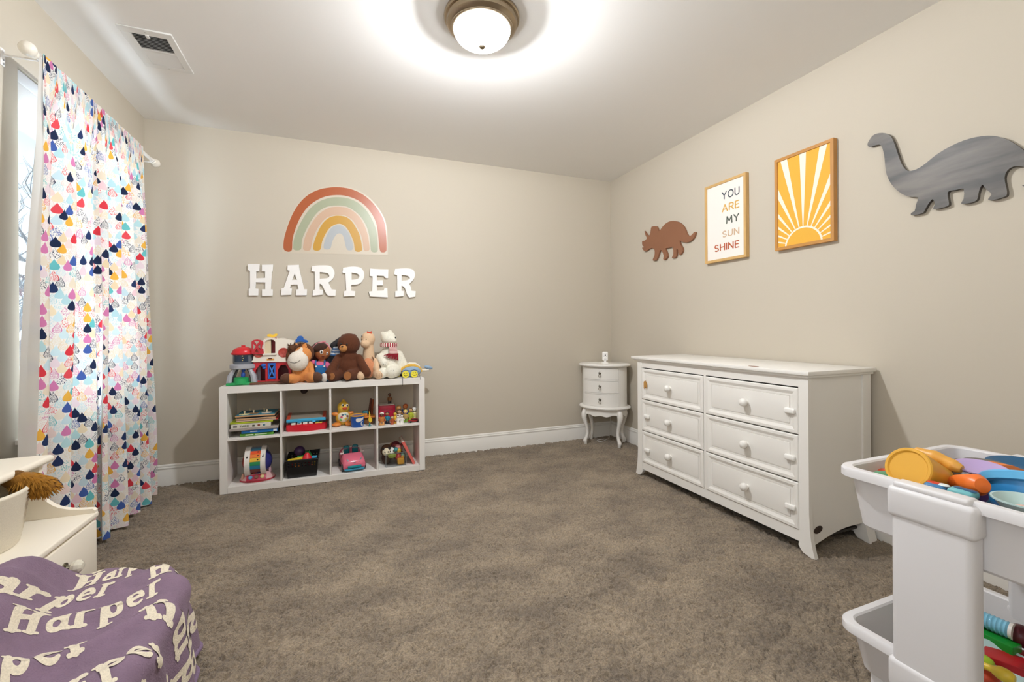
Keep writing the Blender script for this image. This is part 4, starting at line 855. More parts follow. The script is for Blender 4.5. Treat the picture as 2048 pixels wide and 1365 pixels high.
# ------------------------------------------------------------------ blue hat toy behind the horse
hp = (-0.2668,3.45,0.9558); o_ = (hp[0], 3.45, TZ)
t = thing('hat_toy', 'blue hat on a white arched toy behind the plush horse', 'toy', o_)
m = MB(o_); m.box(hp[0]-.055, hp[0]+.055, 3.425, 3.475, TZ, TZ+.02, .006); m.tube([(hp[0]-.045, 3.45, TZ+.01), (hp[0]-.052, 3.45, TZ+.12), (hp[0]-.045, 3.45, hp[2]-.035), (hp[0]-.02, 3.45, hp[2]-.012), (hp[0]+.012, 3.45, hp[2]-.010), (hp[0]+.036, 3.45, hp[2]-.035), (hp[0]+.045, 3.45, TZ+.12), (hp[0]+.042, 3.45, TZ+.01)], .009, 10); obj('white_arch', m, CRM, t)
m = MB(o_); pts = [(-0.3071,0.9548),(-0.2986,0.9622),(-0.2882,0.9708),(-0.2847,0.9837),(-0.2727,0.9911),(-0.2589,0.991),(-0.2486,0.9817),(-0.2435,0.9671),(-0.2297,0.9623),(-0.2176,0.956),(-0.2194,0.9457),(-0.2315,0.9432),(-0.2488,0.9488),(-0.2678,0.9515),(-0.2884,0.9469),(-0.3004,0.9395),(-0.3107,0.9272),(-0.3199,0.9266),(-0.3185,0.9379),(-0.3021,0.9433)]
m.prism(smooth_loop(pts, 3), None, fy, 3.428, 3.462); obj('blue_hat', m, PC('#1c5fb2'), t, angle=40)
# ------------------------------------------------------------------ plush horse
hb = (-0.2514,3.32,0.7378); o_ = (hb[0], 3.33, TZ); ORG, HBR = PL('#d98f4e'), PL('#5b3a28')
hh = (-0.245,3.31,0.8596); mz = (-0.2725,3.28,0.8239); e1 = (-0.2327,3.33,0.9118); f1 = (-0.3408,3.245,0.7024); f2 = (-0.1506,3.245,0.7021); k1 = (-0.2936,3.29,0.7061); k2 = (-0.1979,3.29,0.7089)
t = thing('plush_horse', 'plush orange horse with cream muzzle sitting against the toy barn', 'plush toy', o_)
m = MB(o_); m.ell((hb[0], 3.335, TZ+.070), (.062, .055, .072)); m.ell((hb[0]+.004, 3.335, TZ+.125), (.045, .045, .045)); m.ell(hh, (.060, .056, .062)); m.ell((hh[0]-.02, 3.295, hh[2]-.03), .050)
m.cap(k1, (f1[0]+.028, 3.25, TZ+.036), .036, .032); m.cap(k2, (f2[0]-.028, 3.25, TZ+.036), .036, .032); m.cap((hb[0]+.05, 3.33, TZ+.12), (hb[0]+.066, 3.29, TZ+.065), .022, .020)
blob('body', m, ORG, t, .006, 5)
m = MB(o_); m.ell((mz[0]+.004, 3.268, mz[2]), (.066, .052, .070), (0, 0, .2)); m.cap((mz[0]+.012, 3.270, mz[2]+.045), (mz[0]+.024, 3.272, mz[2]+.082), .022, .012); mu = blob('cream_muzzle', m, PL('#e4dccf'), t, .006, 4)
m = MB(o_); m.tube([(mz[0]-.048, 3.221, mz[2]+.004), (mz[0]-.034, 3.217, mz[2]-.005), (mz[0]-.012, 3.2145, mz[2]-.008), (mz[0]+.010, 3.215, mz[2]-.001), (mz[0]+.022, 3.219, mz[2]+.010)], .0014, 5); obj('stitched_smile', m, C('#3a2b22', 'fabric'), mu)
m = MB(o_); q = (-0.2271,3.262,0.8515); m.ell((q[0], 3.259, q[2]), (.005, .004, .007)); obj('eye', m, PC('#1a1412'), t)
for q, r in ((e1, -.15), ((-0.2935,3.34,0.9072), .35)):
    m = MB(o_); m.ell((q[0], q[1], q[2]), (.018, .012, .036), (0, r, 0)); obj('ear', m, ORG, t)
rnd = random.Random(5); m = MB(o_); c0 = (-0.2852,3.32,0.9042)
m.ell((c0[0]-.012, 3.325, c0[2]-.005), (.042, .040, .038)); m.ell((c0[0]-.042, 3.33, c0[2]-.055), (.022, .03, .05)); m.ell((c0[0]+.085, 3.35, c0[2]-.03), (.028, .03, .05)); m.ell((c0[0]+.04, 3.35, c0[2]+.01), (.05, .03, .03))
for i in range(46):
    a = rnd.uniform(-.05, .055); q = V((c0[0]+a, 3.30+rnd.uniform(-.02, .05), c0[2]+rnd.uniform(-.015, .032))); d = V((rnd.uniform(-.5, .5), rnd.uniform(-.6, .1), rnd.uniform(-.3, .9))).normalized(); m.cyl(q, q+d*.026, .006, .0015, 6)
obj('mane', m, PL('#5f3a22'), t)['kind'] = 'stuff'
for q, n_ in ((f1, (-.35, -.95, 0)), (f2, (.35, -.95, 0))):
    m = MB(o_); d = V(n_).normalized(); c = V((q[0], q[1], TZ+.037)); m.cap(c - d*.012, c + d*.004, .0365, .034, 3); blob('hoof', m, HBR, t, .006, 3)
# ------------------------------------------------------------------ doll
dh = (-0.1216,3.38,0.8758); db = (-0.1346,3.38,0.7773); o_ = (db[0], 3.38, TZ); SKIN = C('#a8683c', 'fabric')
t = thing('plush_doll', 'plush doll with brown hair, pink headband and blue overalls', 'doll', o_)
m = MB(o_); m.ell(dh, (.054, .050, .057)); m.cap((dh[0], 3.38, dh[2]-.045), (dh[0]-.004, 3.38, dh[2]-.075), .020); a_ = (-0.1805,3.36,0.7983); a2 = (-0.1892,3.35,0.7463); m.cap(a_, a2, .017, .018); m.cap((db[0]+.055, 3.37, TZ+.10), (db[0]+.07, 3.35, TZ+.05), .017); blob('head_and_arms', m, SKIN, t, .006, 4)
m = MB(o_); hc = (-0.1351,3.41,0.8883); m.ell((hc[0], 3.405, hc[2]), (.064, .050, .062)); m.ell((dh[0]-.012, 3.372, dh[2]+.028), (.050, .048, .036), (0, -.25, 0)); hk = (-0.1746,3.41,0.8577); m.ell((hk[0], 3.42, hk[2]-.01), (.034, .034, .06)); blob('hair', m, PL('#3f2418'), t, .006, 3)
m = MB(o_); m.tube([(dh[0]-.066, 3.37, dh[2]-.012), (dh[0]-.060, 3.375, dh[2]+.03), (dh[0]-.035, 3.385, dh[2]+.060), (dh[0], 3.39, dh[2]+.070), (dh[0]+.032, 3.39, dh[2]+.055), (dh[0]+.052, 3.39, dh[2]+.02)], .0065, 8); m.ell((dh[0]+.012, 3.385, dh[2]+.073), (.012, .007, .007)); obj('headband', m, C('#d88b93', 'fabric'), t)
m = MB(o_); m.ell((db[0], 3.38, TZ+.105), (.052, .042, .034)); m.cap((db[0]-.040, 3.375, TZ+.112), (a_[0], 3.362, a_[2]+.005), .022, .021); m.cap((db[0]+.040, 3.375, TZ+.112), (db[0]+.056, 3.37, TZ+.09), .022, .021); blob('pink_shirt', m, C('#d9688f', 'fabric'), t, .006, 3)
m = MB(o_); m.ell((db[0], 3.375, TZ+.052), (.056, .048, .056)); m.box(db[0]-.034, db[0]+.036, 3.325, 3.35, TZ+.05, TZ+.112, .008); m.cap((db[0]-.02, 3.35, TZ+.028), (db[0]-.03, 3.28, TZ+.024), .026, .024); m.cap((db[0]+.03, 3.35, TZ+.028), (db[0]+.04, 3.28, TZ+.024), .026, .024); ov = blob('overalls', m, C('#2a6da6', 'fabric'), t, .006, 3)
for s in (-1, 1):
    m = MB(o_); m.tube([(db[0]+s*.026, 3.327, TZ+.105), (db[0]+s*.030, 3.335, TZ+.128), (db[0]+s*.028, 3.36, TZ+.140)], .0055, 6); obj('strap', m, C('#2a6da6', 'fabric'), ov)
    m = MB(o_); disc(m, (db[0]+s*.026, 3.322, TZ+.104), (0, -1, 0), .006); obj('button', m, PC('#ece9e4'), ov)
for q, r in (((-0.1259,3.33,0.8792), .0115), ((-0.0912,3.34,0.8671), .0085)):
    m = MB(o_); m.ell((q[0], q[1]+.002, q[2]), (r, .004, r*1.25)); e = obj('eye', m, PC('#f3f1ee'), t)
    m = MB(o_); m.ell((q[0]+.001, q[1]-.002, q[2]-.001), (r*.55, .0025, r*.75)); obj('pupil', m, PC('#1c1410'), e)
q = (-0.1161,3.335,0.848); m = MB(o_); m.ell((q[0], q[1], q[2]), (.009, .004, .005)); obj('mouth', m, PC('#6a2a22'), t)
for q in ((-0.125,3.33,0.8893), (-0.0926,3.335,0.8794)):
    m = MB(o_); m.tube([(q[0]-.011, q[1], q[2]+.010), (q[0], q[1]-.002, q[2]+.014), (q[0]+.009, q[1], q[2]+.010)], .0015, 5); obj('eyebrow', m, C('#2c1810', 'fabric'), t)
q = (-0.1065,3.265,0.7177); m = MB(o_); m.ell((q[0], 3.265, TZ+.031), (.024, .024, .031)); m.ell((q[0]-.07, 3.268, TZ+.029), (.024, .024, .029)); obj('shoes', m, C('#d8d0c8', 'fabric'), t)['kind'] = 'stuff'
# ------------------------------------------------------------------ black plush with striped shirt
kb = (-0.0668,3.42,0.79); o_ = (kb[0], 3.43, TZ)
t = thing('plush_penguin', 'black plush with blue striped top half hidden behind the brown bear', 'plush toy', o_)
BLK = PL('#15151a')
m = MB(o_); m.ell((kb[0]+.01, 3.43, TZ+.075), (.072, .055, .080)); m.ell((kb[0]+.035, 3.43, TZ+.14), (.06, .05, .05)); m.cap((kb[0]-.03, 3.40, TZ+.13), (kb[0]-.05, 3.37, TZ+.045), .026, .024); blob('body', m, BLK, t, .007, 4)
e = (-0.0297,3.42,0.9383); e2 = (-0.0061,3.43,0.9607); m = MB(o_); m.cap((e[0]-.020, 3.42, e[2]-.018), (e2[0]+.01, 3.43, e2[2]), .024, .024); m.ell((e2[0]+.05, 3.44, e2[2]-.02), (.055, .045, .050)); blob('head', m, PL('#2b2a2c'), t, .007, 3)
s0 = (-0.0362,3.41,0.9112)
for i in range(6):
    m = MB(o_); z = s0[2]-.006-.011*i; m.lathe([(.040+.003*i, -.0058), (.046+.003*i, 0), (.040+.003*i, .0058)], c=(s0[0]+.022, 3.425, z), seg=20, ay=.85); obj('shirt_stripe', m, C('#dfe6ee' if i % 2 == 0 else '#4f7fb8', 'fabric'), t)
# ------------------------------------------------------------------ brown bear
bb = (0.0478,3.35,0.7592); bh = (0.054,3.35,0.9296); o_ = (bb[0], 3.35, TZ); BRN = PL('#582d15', scale=200)
t = thing('plush_bear', 'dark brown plush teddy bear sitting in the middle of the shelf top', 'plush toy', o_)
m = MB(o_); m.ell((bb[0], 3.37, TZ+.092), (.088, .076, .094)); m.ell((bb[0], 3.365, TZ+.155), (.068, .062, .070)); m.ell(bh, (.078, .070, .078))
for s, p0, p1 in ((-1, (-0.0159,3.34,0.8322), (-0.0693,3.28,0.7343)), (1, (0.1188,3.34,0.8281), (0.1677,3.29,0.7254))): m.cap(p0, p1, .029, .035)
m.cap((bb[0]-.065, 3.33, TZ+.042), (-0.0582, 3.262, TZ+.036), .044, .036); m.cap((bb[0]+.055, 3.33, TZ+.045), (0.0481, 3.252, TZ+.038), .044, .037)
for q in ((0.0204,3.36,0.9822), (0.0893,3.36,0.9827)): m.ell(q, (.020, .012, .020))
blob('body', m, BRN, t, .0055, 2)
mz = (0.0166,3.285,0.9025); m = MB(o_); m.ell((mz[0], 3.288, mz[2]), (.028, .026, .026)); mu = blob('tan_muzzle', m, PL('#bf8449'), t, .005, 3)
m = MB(o_); q = (0.0095,3.262,0.9164); m.ell((q[0], 3.266, q[2]), (.0075, .005, .0055)); obj('nose', m, PC('#231712'), mu)
m = MB(o_); m.tube([(q[0], 3.263, q[2]-.003), (q[0]+.001, 3.262, q[2]-.016)], .0009, 5); obj('mouth_stitch', m, C('#3a2416', 'fabric'), mu)
for q in ((0.04,3.283,0.9306), (0.001,3.3,0.9344)):
    m = MB(o_); m.ell((q[0], q[1]-.003, q[2]), .0065); obj('eye', m, PC('#120d0a'), t)
for q, r, n_ in (((0.0414,3.215,0.7028), .030, (-.2, -1, .1)), ((-0.0576,3.225,0.7064), .024, (-.5, -1, .1))):
    m = MB(o_); disc(m, (q[0], q[1]+.004, TZ+.040), n_, r*.8, .004, 1.2); obj('foot_pad', m, PL('#9a6236'), t)
# ------------------------------------------------------------------ beige long necked plush
pb = (0.1896,3.37,0.752); ph = (0.1865,3.37,0.9636); o_ = (pb[0], 3.37, TZ); BEI = PL('#dcbb98', scale=320)
t = thing('plush_dinosaur', 'cream long necked plush dinosaur with a small red bow on its head', 'plush toy', o_)
m = MB(o_); m.ell((pb[0], 3.38, TZ+.078), (.070, .065, .082)); m.cap((pb[0], 3.38, TZ+.12), (ph[0]+.004, 3.375, ph[2]-.04), .050, .034); m.ell(ph, (.050, .048, .054)); q = (0.1628,3.34,0.9301); m.ell((q[0], 3.335, q[2]), (.033, .032, .031))
fa = (0.2537,3.28,0.7135); m.cap((pb[0]+.05, 3.36, TZ+.042), (fa[0], 3.275, TZ+.030), .036, .030); m.cap((pb[0]-.045, 3.36, TZ+.042), (pb[0]-.06, 3.28, TZ+.030), .036, .030); m.cap((pb[0]+.05, 3.35, TZ+.12), (0.241, 3.315, TZ+.075), .026, .024)
blob('body', m, BEI, t, .0065, 5)
m = MB(o_); q = (0.1821,3.31,0.7823); m.ell((q[0], 3.335, TZ+.080), (.050, .030, .072)); blob('belly_patch', m, PL('#cf8a62'), t, .006, 2)
for i, u in enumerate((-.015, 0, .015)):
    m = MB(o_); m.tube([(fa[0]+u, 3.2475, TZ+.048), (fa[0]+u, 3.243, TZ+.034), (fa[0]+u, 3.246, TZ+.018)], .0016, 5); obj('toe_stitch', m, C('#6d4a32', 'fabric'), t)
for q in ((0.1432,3.335,0.9627), (0.1709,3.315,0.9627)): m = MB(o_); m.ell((q[0], q[1]+.003, q[2]), (.004, .003, .003)); obj('nostril', m, PC('#4a372b'), t)
for q in ((0.2214,3.345,0.9775), (0.1429,3.345,0.9854)): m = MB(o_); m.ell((q[0], q[1]+.004, q[2]), (.0045, .004, .006)); obj('eye', m, PC('#3a2c24'), t)
bw = (0.1945,3.35,1.0102); m = MB(o_)
for s in (-1, 1): m.raw([(bw[0], 3.345, bw[2]-.002), (bw[0]+s*.018, 3.342, bw[2]+.013), (bw[0]+s*.014, 3.342, bw[2]-.010), (bw[0], 3.351, bw[2]+.004), (bw[0]+s*.017, 3.351, bw[2]+.013), (bw[0]+s*.014, 3.351, bw[2]-.010)], [(0, 1, 2), (3, 5, 4), (0, 3, 4, 1), (1, 4, 5, 2)])
m.ell((bw[0], 3.345, bw[2]), .005); obj('red_bow', m, C('#c4472f', 'fabric'), t)
m = MB(o_); q = (0.2194,3.31,0.8245); m.tube([(q[0]-.010, 3.322, q[2]+.012), (q[0]-.002, 3.318, q[2]), (q[0]+.002, 3.322, q[2]-.016)], [.004, .006, .003], 6); obj('brown_tag', m, C('#7d5a40', 'fabric'), t)
# ------------------------------------------------------------------ polar bear with scarf
wb = (0.3438,3.38,0.7547); wh = (0.3314,3.38,0.9684); o_ = (wb[0], 3.38, TZ); POL = PL('#e9e2d2', scale=180)
t = thing('plush_polar_bear', 'white plush polar bear wearing a red and white striped scarf', 'plush toy', o_)
m = MB(o_); m.ell((wb[0], 3.385, TZ+.092), (.092, .075, .092)); m.ell((wb[0]-.006, 3.385, TZ+.165), (.068, .060, .070)); m.ell(wh, (.056, .052, .052)); q = (0.3683,3.34,0.9521); m.cap((wh[0]+.01, 3.36, wh[2]-.01), (q[0]-.006, 3.338, q[2]), .038, .026)
for q in ((0.2905,3.39,1.0019), (0.3461,3.4,1.0117)): m.ell(q, (.019, .014, .018))
aL = (0.2719,3.36,0.8245); aL2 = (0.2943,3.31,0.7852); m.cap(aL, aL2, .034, .033); m.cap((0.4068,3.38,0.8431), (0.4411,3.36,0.7622), .032, .032)
lf_ = (0.3423,3.28,0.7235); m.cap((wb[0]+.035, 3.35, TZ+.05), (lf_[0], 3.28, TZ+.046), .046, .045); m.cap((wb[0]-.05, 3.35, TZ+.045), (wb[0]-.065, 3.30, TZ+.040), .042, .038)
blob('body', m, POL, t, .0065, 4)
q = (0.3762,3.32,0.9712); m = MB(o_); m.ell((q[0], 3.330, q[2]), (.005, .008, .009)); obj('nose', m, PC('#221d1c'), t)
m = MB(o_)
for u, z in ((-.010, .006), (0, .010), (.010, .006)): m.cyl((lf_[0]+u, 3.2385, TZ+.052+z), (lf_[0]+u, 3.238, TZ+.060+z), .0015, seg=5)
for u in (-.008, .003): m.cyl((aL2[0]+u, 3.2795, aL2[2]+.002), (aL2[0]+u, 3.279, aL2[2]-.008), .0015, seg=5)
obj('claw_stitches', m, C('#4a4642', 'fabric'), t)['kind'] = 'stuff'
sc_ = (0.3346,3.37,0.9189); tw = (0.3555,3.31,0.8855); tb = (0.3609,3.3,0.8486)
SR, SWh = C('#a31f33', 'fabric'), C('#e8ddd2', 'fabric')
mr, mw = MB(o_), MB(o_); NS = 44
for k in range(NS):
    a0, a1 = 2*PI*k/NS, 2*PI*(k+1)/NS; (mr if k % 2 else mw).lathe([(.054, -.017), (.063, -.014), (.066, 0), (.062, .014), (.053, .017)], c=(sc_[0], 3.378, sc_[2]), seg=1, ay=.92, a0=a0, a1=a1)
scarf = obj('scarf', mw, SWh, t)
obj('scarf_stripes', mr, SR, scarf)['kind'] = 'stuff'
mr, mw = MB(o_), MB(o_)
for k in range(16):
    f0, f1_ = k/16, (k+1)/16; p = V((tw[0], 3.312, tw[2]+.018)).lerp(V((tb[0], 3.300, tb[2]+.006)), f0); q = V((tw[0], 3.312, tw[2]+.018)).lerp(V((tb[0], 3.300, tb[2]+.006)), f1_); h0, h1 = .027+.004*f0, .027+.004*f1_
    (mr if k % 2 else mw).raw([(p.x-h0, p.y, p.z), (p.x+h0, p.y, p.z), (q.x+h1, q.y, q.z), (q.x-h1, q.y, q.z), (p.x-h0, p.y+.010, p.z), (p.x+h0, p.y+.010, p.z), (q.x+h1, q.y+.010, q.z), (q.x-h1, q.y+.010, q.z)], [(0, 1, 2, 3), (7, 6, 5, 4), (0, 4, 5, 1), (2, 6, 7, 3), (0, 3, 7, 4), (1, 5, 6, 2)])
obj('scarf_tail', mw, SWh, scarf); obj('scarf_tail_stripes', mr, SR, scarf)['kind'] = 'stuff'
m = MB(o_); rnd = random.Random(2)
for k in range(26):
    f_ = k/25; p = V((tb[0]-.034+.064*f_, 3.302, tb[2]+.008)); q = p + V((-.038*(1-f_)**1.5 + rnd.uniform(-.004, .004), rnd.uniform(-.006, .004), -.008-.046*f_**.6+rnd.uniform(-.006, .004))); m.cyl(p, q, .0036, .0022, 5)
obj('fringe', m, C('#8d1626', 'fabric'), scarf)['kind'] = 'stuff'
# orange fin behind the polar bear
q = (0.4492,3.42,0.7961); o_ = (q[0], 3.44, TZ)
t = thing('plush_butterfly', 'orange and black plush wing tucked behind the polar bear', 'plush toy', o_)
m = MB(o_); m.prism(smooth_loop([(0.4236,0.8541),(0.4378,0.844),(0.4567,0.8044),(0.4708,0.7746),(0.4659,0.7552),(0.4468,0.7559),(0.4327,0.7954)], 3), None, fy, 3.432, 3.452); obj('orange_wing', m, C('#d99437', 'fabric'), t)
m = MB(o_); m.prism(smooth_loop([(0.4385,0.7813),(0.4504,0.776),(0.467,0.7583),(0.4596,0.7269),(0.4358,0.7327)], 3), None, fy, 3.424, 3.446); m.box(q[0]-.03, q[0]+.012, 3.425, 3.455, TZ, TZ+.05, .008); obj('black_edge', m, C('#2a2220', 'fabric'), t)
# ------------------------------------------------------------------ blue plush mask with yellow goggles
gm = (0.4903,3.33,0.7174); o_ = (gm[0], 3.34, TZ)
t = thing('plush_bee', 'blue plush head with yellow band lying at the shelf corner', 'plush toy', o_)
m = MB(o_); m.ell((gm[0], 3.35, TZ+.044), (.082, .058, .044)); blob('blue_body', m, PL('#8fa9c4'), t, .006, 2)
m = MB(o_); m.tube([(gm[0]-.080, 3.335, TZ+.035), (gm[0]-.062, 3.330, TZ+.066), (gm[0]-.02, 3.330, TZ+.085), (gm[0]+.025, 3.332, TZ+.083), (gm[0]+.062, 3.335, TZ+.062), (gm[0]+.078, 3.335, TZ+.036)], [.009, .013, .014, .014, .013, .010], 10); obj('yellow_band', m, PL('#d9ac4c'), t)
m = MB(o_); m.tube([(gm[0]-.05, 3.352, TZ+.080), (gm[0]-.01, 3.352, TZ+.099), (gm[0]+.035, 3.354, TZ+.095), (gm[0]+.065, 3.354, TZ+.074)], [.008, .011, .011, .008], 8); obj('white_band', m, PL('#e6dfd0'), t)
wq = (0.612,3.36,0.7146)
m = MB(o_); m.cap((gm[0]+.075, 3.36, TZ+.045), (wq[0]+.01, 3.35, TZ+.045), .014, .008); blob('white_wing', m, PL('#e4ddd0'), t, .006, 2)
m = MB(o_); m.ell((wq[0]+.018, 3.39, TZ+.062), (.034, .015, .014), (0, .25, 0)); obj('blue_wing', m, PL('#8fa9c4'), t)
m = MB(o_); m.ell((gm[0]-.092, 3.36, TZ+.020), (.014, .018, .020)); obj('yellow_foot', m, PL('#c9b23a'), t)
g1, g2 = (0.4422,3.285,0.6978), (0.5053,3.285,0.6959); o_ = ((g1[0]+g2[0])/2, 3.285, TZ)
t = thing('toy_sunglasses', 'dark wire glasses with yellow smiley lenses leaning on the blue plush', 'glasses', o_)
m = MB(o_); m.tube([(g1[0]-.030, 3.288, TZ+.048), (g1[0], 3.278, TZ+.058), (g1[0]+.028, 3.276, TZ+.052), (g2[0]-.028, 3.276, TZ+.052), (g2[0], 3.278, TZ+.058), (g2[0]+.032, 3.288, TZ+.046)], .002, 6); fr_ = obj('wire_frame', m, PC('#2b2622'), t)
for q in (g1, g2):
    m = MB(o_); disc(m, (q[0], 3.279, TZ+.027), (0, -1, .12), .026, .002); ln = obj('yellow_lens', m, PC('#e0d238'), t)
    m = MB(o_); m.tube([(q[0]+.015*math.cos(a), 3.2755, TZ+.029+.013*math.sin(a)) for a in [PI*1.1+PI*.8*i/8 for i in range(9)]], .0016, 5); obj('smile', m, PC('#3d3a18'), ln)
    m = MB(o_); m.ell((q[0]-.008, 3.2765, TZ+.036), (.003, .001, .004)); m.ell((q[0]+.008, 3.2765, TZ+.036), (.003, .001, .004)); obj('smiley_eyes', m, PC('#3d3a18'), ln)['kind'] = 'stuff'
for q, dz in ((g1[0]-.030, -.048), (g2[0]+.032, -.010)):
    m = MB(o_); m.tube([(q, 3.288, TZ+.047), (q, 3.25, TZ+.020), (q+.002, 3.2265, TZ+.003), (q+.002, 3.2265, TZ+dz)], .0014, 5); obj('temple_wire', m, PC('#2b2622'), t)
m = MB((0, 0, 0)); q = (-0.2546,3.57,0.5859)
o_ = (q[0], YB, q[2]); m = MB(o_); M = Matrix.Translation((q[0], YB-.001, q[2])) @ V((0, -1, 0)).to_track_quat('Z', 'Y').to_matrix().to_4x4(); m.lathe([(.024, 0), (.024, .004), (.021, .009), (.010, .011), (0, .011)], seg=22, M=M)
tag(obj('wall_plug', m, C('#2e1a12', 'matte'), loc=o_), 'dark round plug on the wall seen through the upper second cubby', 'plug')

# ================================================================== TOYS IN THE CUBBIES
F1, F0 = .347, .040
# ------------------------------------------------------------------ books and puzzles
def book(name, label, u0, u1, z0, z1, yf, dep, cover, pages='#e9e2d2', rot=0, spine=None, cat='book', group='books stacked in the upper cubby'):
    c = ((u0+u1)/2, yf+dep/2, z0); t = thing(name, label, cat, c, rot, group); hw, hd, h_ = (u1-u0)/2, dep/2, z1-z0
    m = MB(); m.box(-hw, hw, -hd, hd, 0, .0022, .0006, 1); m.box(-hw, hw, -hd, hd, h_-.0022, h_, .0006, 1); m.box(-hw, hw, -hd, -hd+.003, 0, h_, .0006, 1); obj('cover', m, PC(cover, rough=.4), t)
    m = MB(); m.box(-hw+.004, hw-.004, -hd+.003, hd-.004, .0022, h_-.0022); obj('pages', m, C(pages, 'paper'), t)
    return t, hw, hd, h_
bX = lambda u: u
t, hw, hd, h_ = book('book', 'green book lying at the bottom of the cubby stack', -0.6069, -0.4156, F1, F1+.019, 3.262, .19, '#4f8f2c')
m = MB(); m.box(-hw+.03, -hw+.075, -hd-.0006, -hd+.0002, .006, .012); m.box(-hw+.085, hw-.04, -hd-.0006, -hd+.0002, .008, .011); obj('spine_print', m, C('#e6ead2', 'paper'), t)['kind'] = 'stuff'
t, hw, hd, h_ = book('book', 'blue book between the green book and the grey boxed book', -0.5988, -0.3905, F1+.0195, F1+.041, 3.258, .19, '#1f6fb5')
m = MB(); m.box(-hw+.05, -hw+.09, -hd-.0006, -hd+.0002, .008, .014); m.box(hw-.026, hw-.006, -hd-.0006, -hd+.0002, .004, .018); obj('spine_print', m, C('#dfe9f2', 'paper'), t)['kind'] = 'stuff'
t = thing('board_game', 'flat grey board game box with FARM on its side in the book stack', 'game', (-0.5271, 3.35, F1+.0415), .02, 'books stacked in the upper cubby')
hw = (-0.3842 - -0.6625)/2
m = MB(); m.box(-hw, hw, -.102, .10, 0, .016, .002, 1); obj('box_base', m, PC('#a39a92', rough=.5), t)
m = MB(); m.box(-hw+.01, hw-.045, -.100, .095, .016, .042, .001, 1); lid = obj('box_lid', m, PC('#d5d0c4', rough=.5), t)
vs, fs = text_mesh('FARM'); m = MB(); m.raw([(-hw+.060+.052*a, -.1012-e_, .021+.014*b) for a, b, e_ in vs], fs); obj('lettering', m, C('#3d4a2a', 'paper'), lid)
for k, hx in enumerate(('#4a4a3a', '#8a4a36', '#4e7a8c')): m = MB(); m.box(-hw+.128+.030*k, -hw+.142+.030*k, -.1012, -.0995, .022, .034, .001); obj('farm_picture', m, C(hx, 'paper'), lid)
m = MB(); m.box(-hw+.022, -hw+.044, -.1012, -.0995, .022, .034, .001); obj('farm_picture', m, C('#77736a', 'paper'), lid)
z = F1+.0845
t, hw, hd, h_ = book('book', 'thin lime green book above the farm game box', -0.6618, -0.4192, z, z+.011, 3.258, .19, '#b3c22f')
t, hw, hd, h_ = book('book', 'thin board book with a red corner under the wooden puzzles', -0.6282, -0.3895, z+.0115, z+.021, 3.262, .185, '#d8b9a0')
m = MB(); m.box(hw-.012, hw+.0006, -hd-.0006, hd, .001, .0097); obj('red_corner', m, PC('#c63a35'), t)
def puzzle(label, z, dx_, pegs, col):
    c = (-0.518+dx_, 3.365, z); t = thing('wooden_puzzle', label, 'puzzle', c, -.02, 'wooden puzzles on top of the books')
    hw = (-0.4008 - -0.6298)/2
    m = MB(); m.box(-hw, hw, -.10, .10, 0, .0095, .002, 1); obj('board', m, C('#c79c72', 'wood', stretch=(.1, 1, 1)), t)
    m = MB(); m.box(-hw+.002, hw-.002, -.098, .098, .0095, .0105); p_ = obj('printed_top', m, C(col, 'paper', vary=.55, vs=28), t)
    for x, y, hx in pegs:
        m = MB(); m.lathe([(.026, 0), (.026, .0035), (0, .004)], c=(x, y, .0104), seg=7, ax=1.25); pc = obj('puzzle_piece', m, C(hx, 'paper', vary=.3, vs=40), t)
        m = MB(); m.lathe([(.0045, 0), (.004, .008), (.0062, .012), (.0055, .017), (0, .018)], c=(x, y, .0144), seg=10); obj('peg', m, C('#dcc8a4', 'matte'), pc)
puzzle('lower wooden peg puzzle in the book stack', z+.022, .002, [], '#4a5a60')
puzzle('upper wooden peg puzzle with white pegs on top of the books', z+.040, -.002, [(-.068, -.06, '#d8cf9a'), (-.020, -.035, '#8a6a4a'), (.058, -.04, '#c9beb0'), (.032, .03, '#6f8a7c'), (-.055, .05, '#2f4e5c')], '#3f7f92')
# ------------------------------------------------------------------ toy piano
px0, px1 = -0.3479, -0.0923; pc_ = (px0+px1)/2; o_ = (pc_, 3.36, F1); hw = (px1-px0)/2
t = thing('toy_piano', 'red toy piano with white keys and tilted blue tray', 'toy', o_)
foot = [(-hw, .06), (-hw, -.05)] + [(hw*x, -.05 - .045*math.cos(x*PI/2)**.8) for x in [-.8, -.55, -.3, 0, .3, .55, .8]] + [(hw, -.05), (hw, .06), (hw*.8, .10), (-hw*.8, .10)]
foot = smooth_loop(foot, 3)
g2 = lambda a, b, d: (a+o_[0], b+o_[1], d+F1)
m = MB(o_); m.prism([(a*.97, b*.97) for a, b in foot], None, g2, 0, .008); m.prism(foot, None, g2, .008, .040); m.prism([(a*.95, b*.93) for a, b in foot], None, g2, .040, .046); obj('red_base', m, PC('#cc1f30', rough=.2), t, angle=50)
for k in range(4):
    m = MB(o_); x = px0+.047+k*.036; m.box(x-.014, x+.014, 3.285, 3.36, F1+.044, F1+.058, .004); obj('key', m, PC('#e6ded4'), t)
m = MB(o_); m.box(px1-.075, px1-.030, 3.29, 3.33, F1+.044, F1+.051, .003, M=None); obj('yellow_panel', m, PC('#d9c24a'), t)
m = MB(o_); m.ell((px1-.060, 3.305, F1+.056), (.012, .010, .008)); obj('teal_button', m, PC('#2b8fb0'), t)
M = Matrix.Translation((pc_-.002, 3.285, F1+.069)) @ Matrix.Rotation(.13, 4, 'X')
m = MB(o_); m.box(-hw+.006, hw-.004, 0, .020, -.008, .012, .005, M=M); obj('blue_edge', m, PC('#3fa9d3'), t)
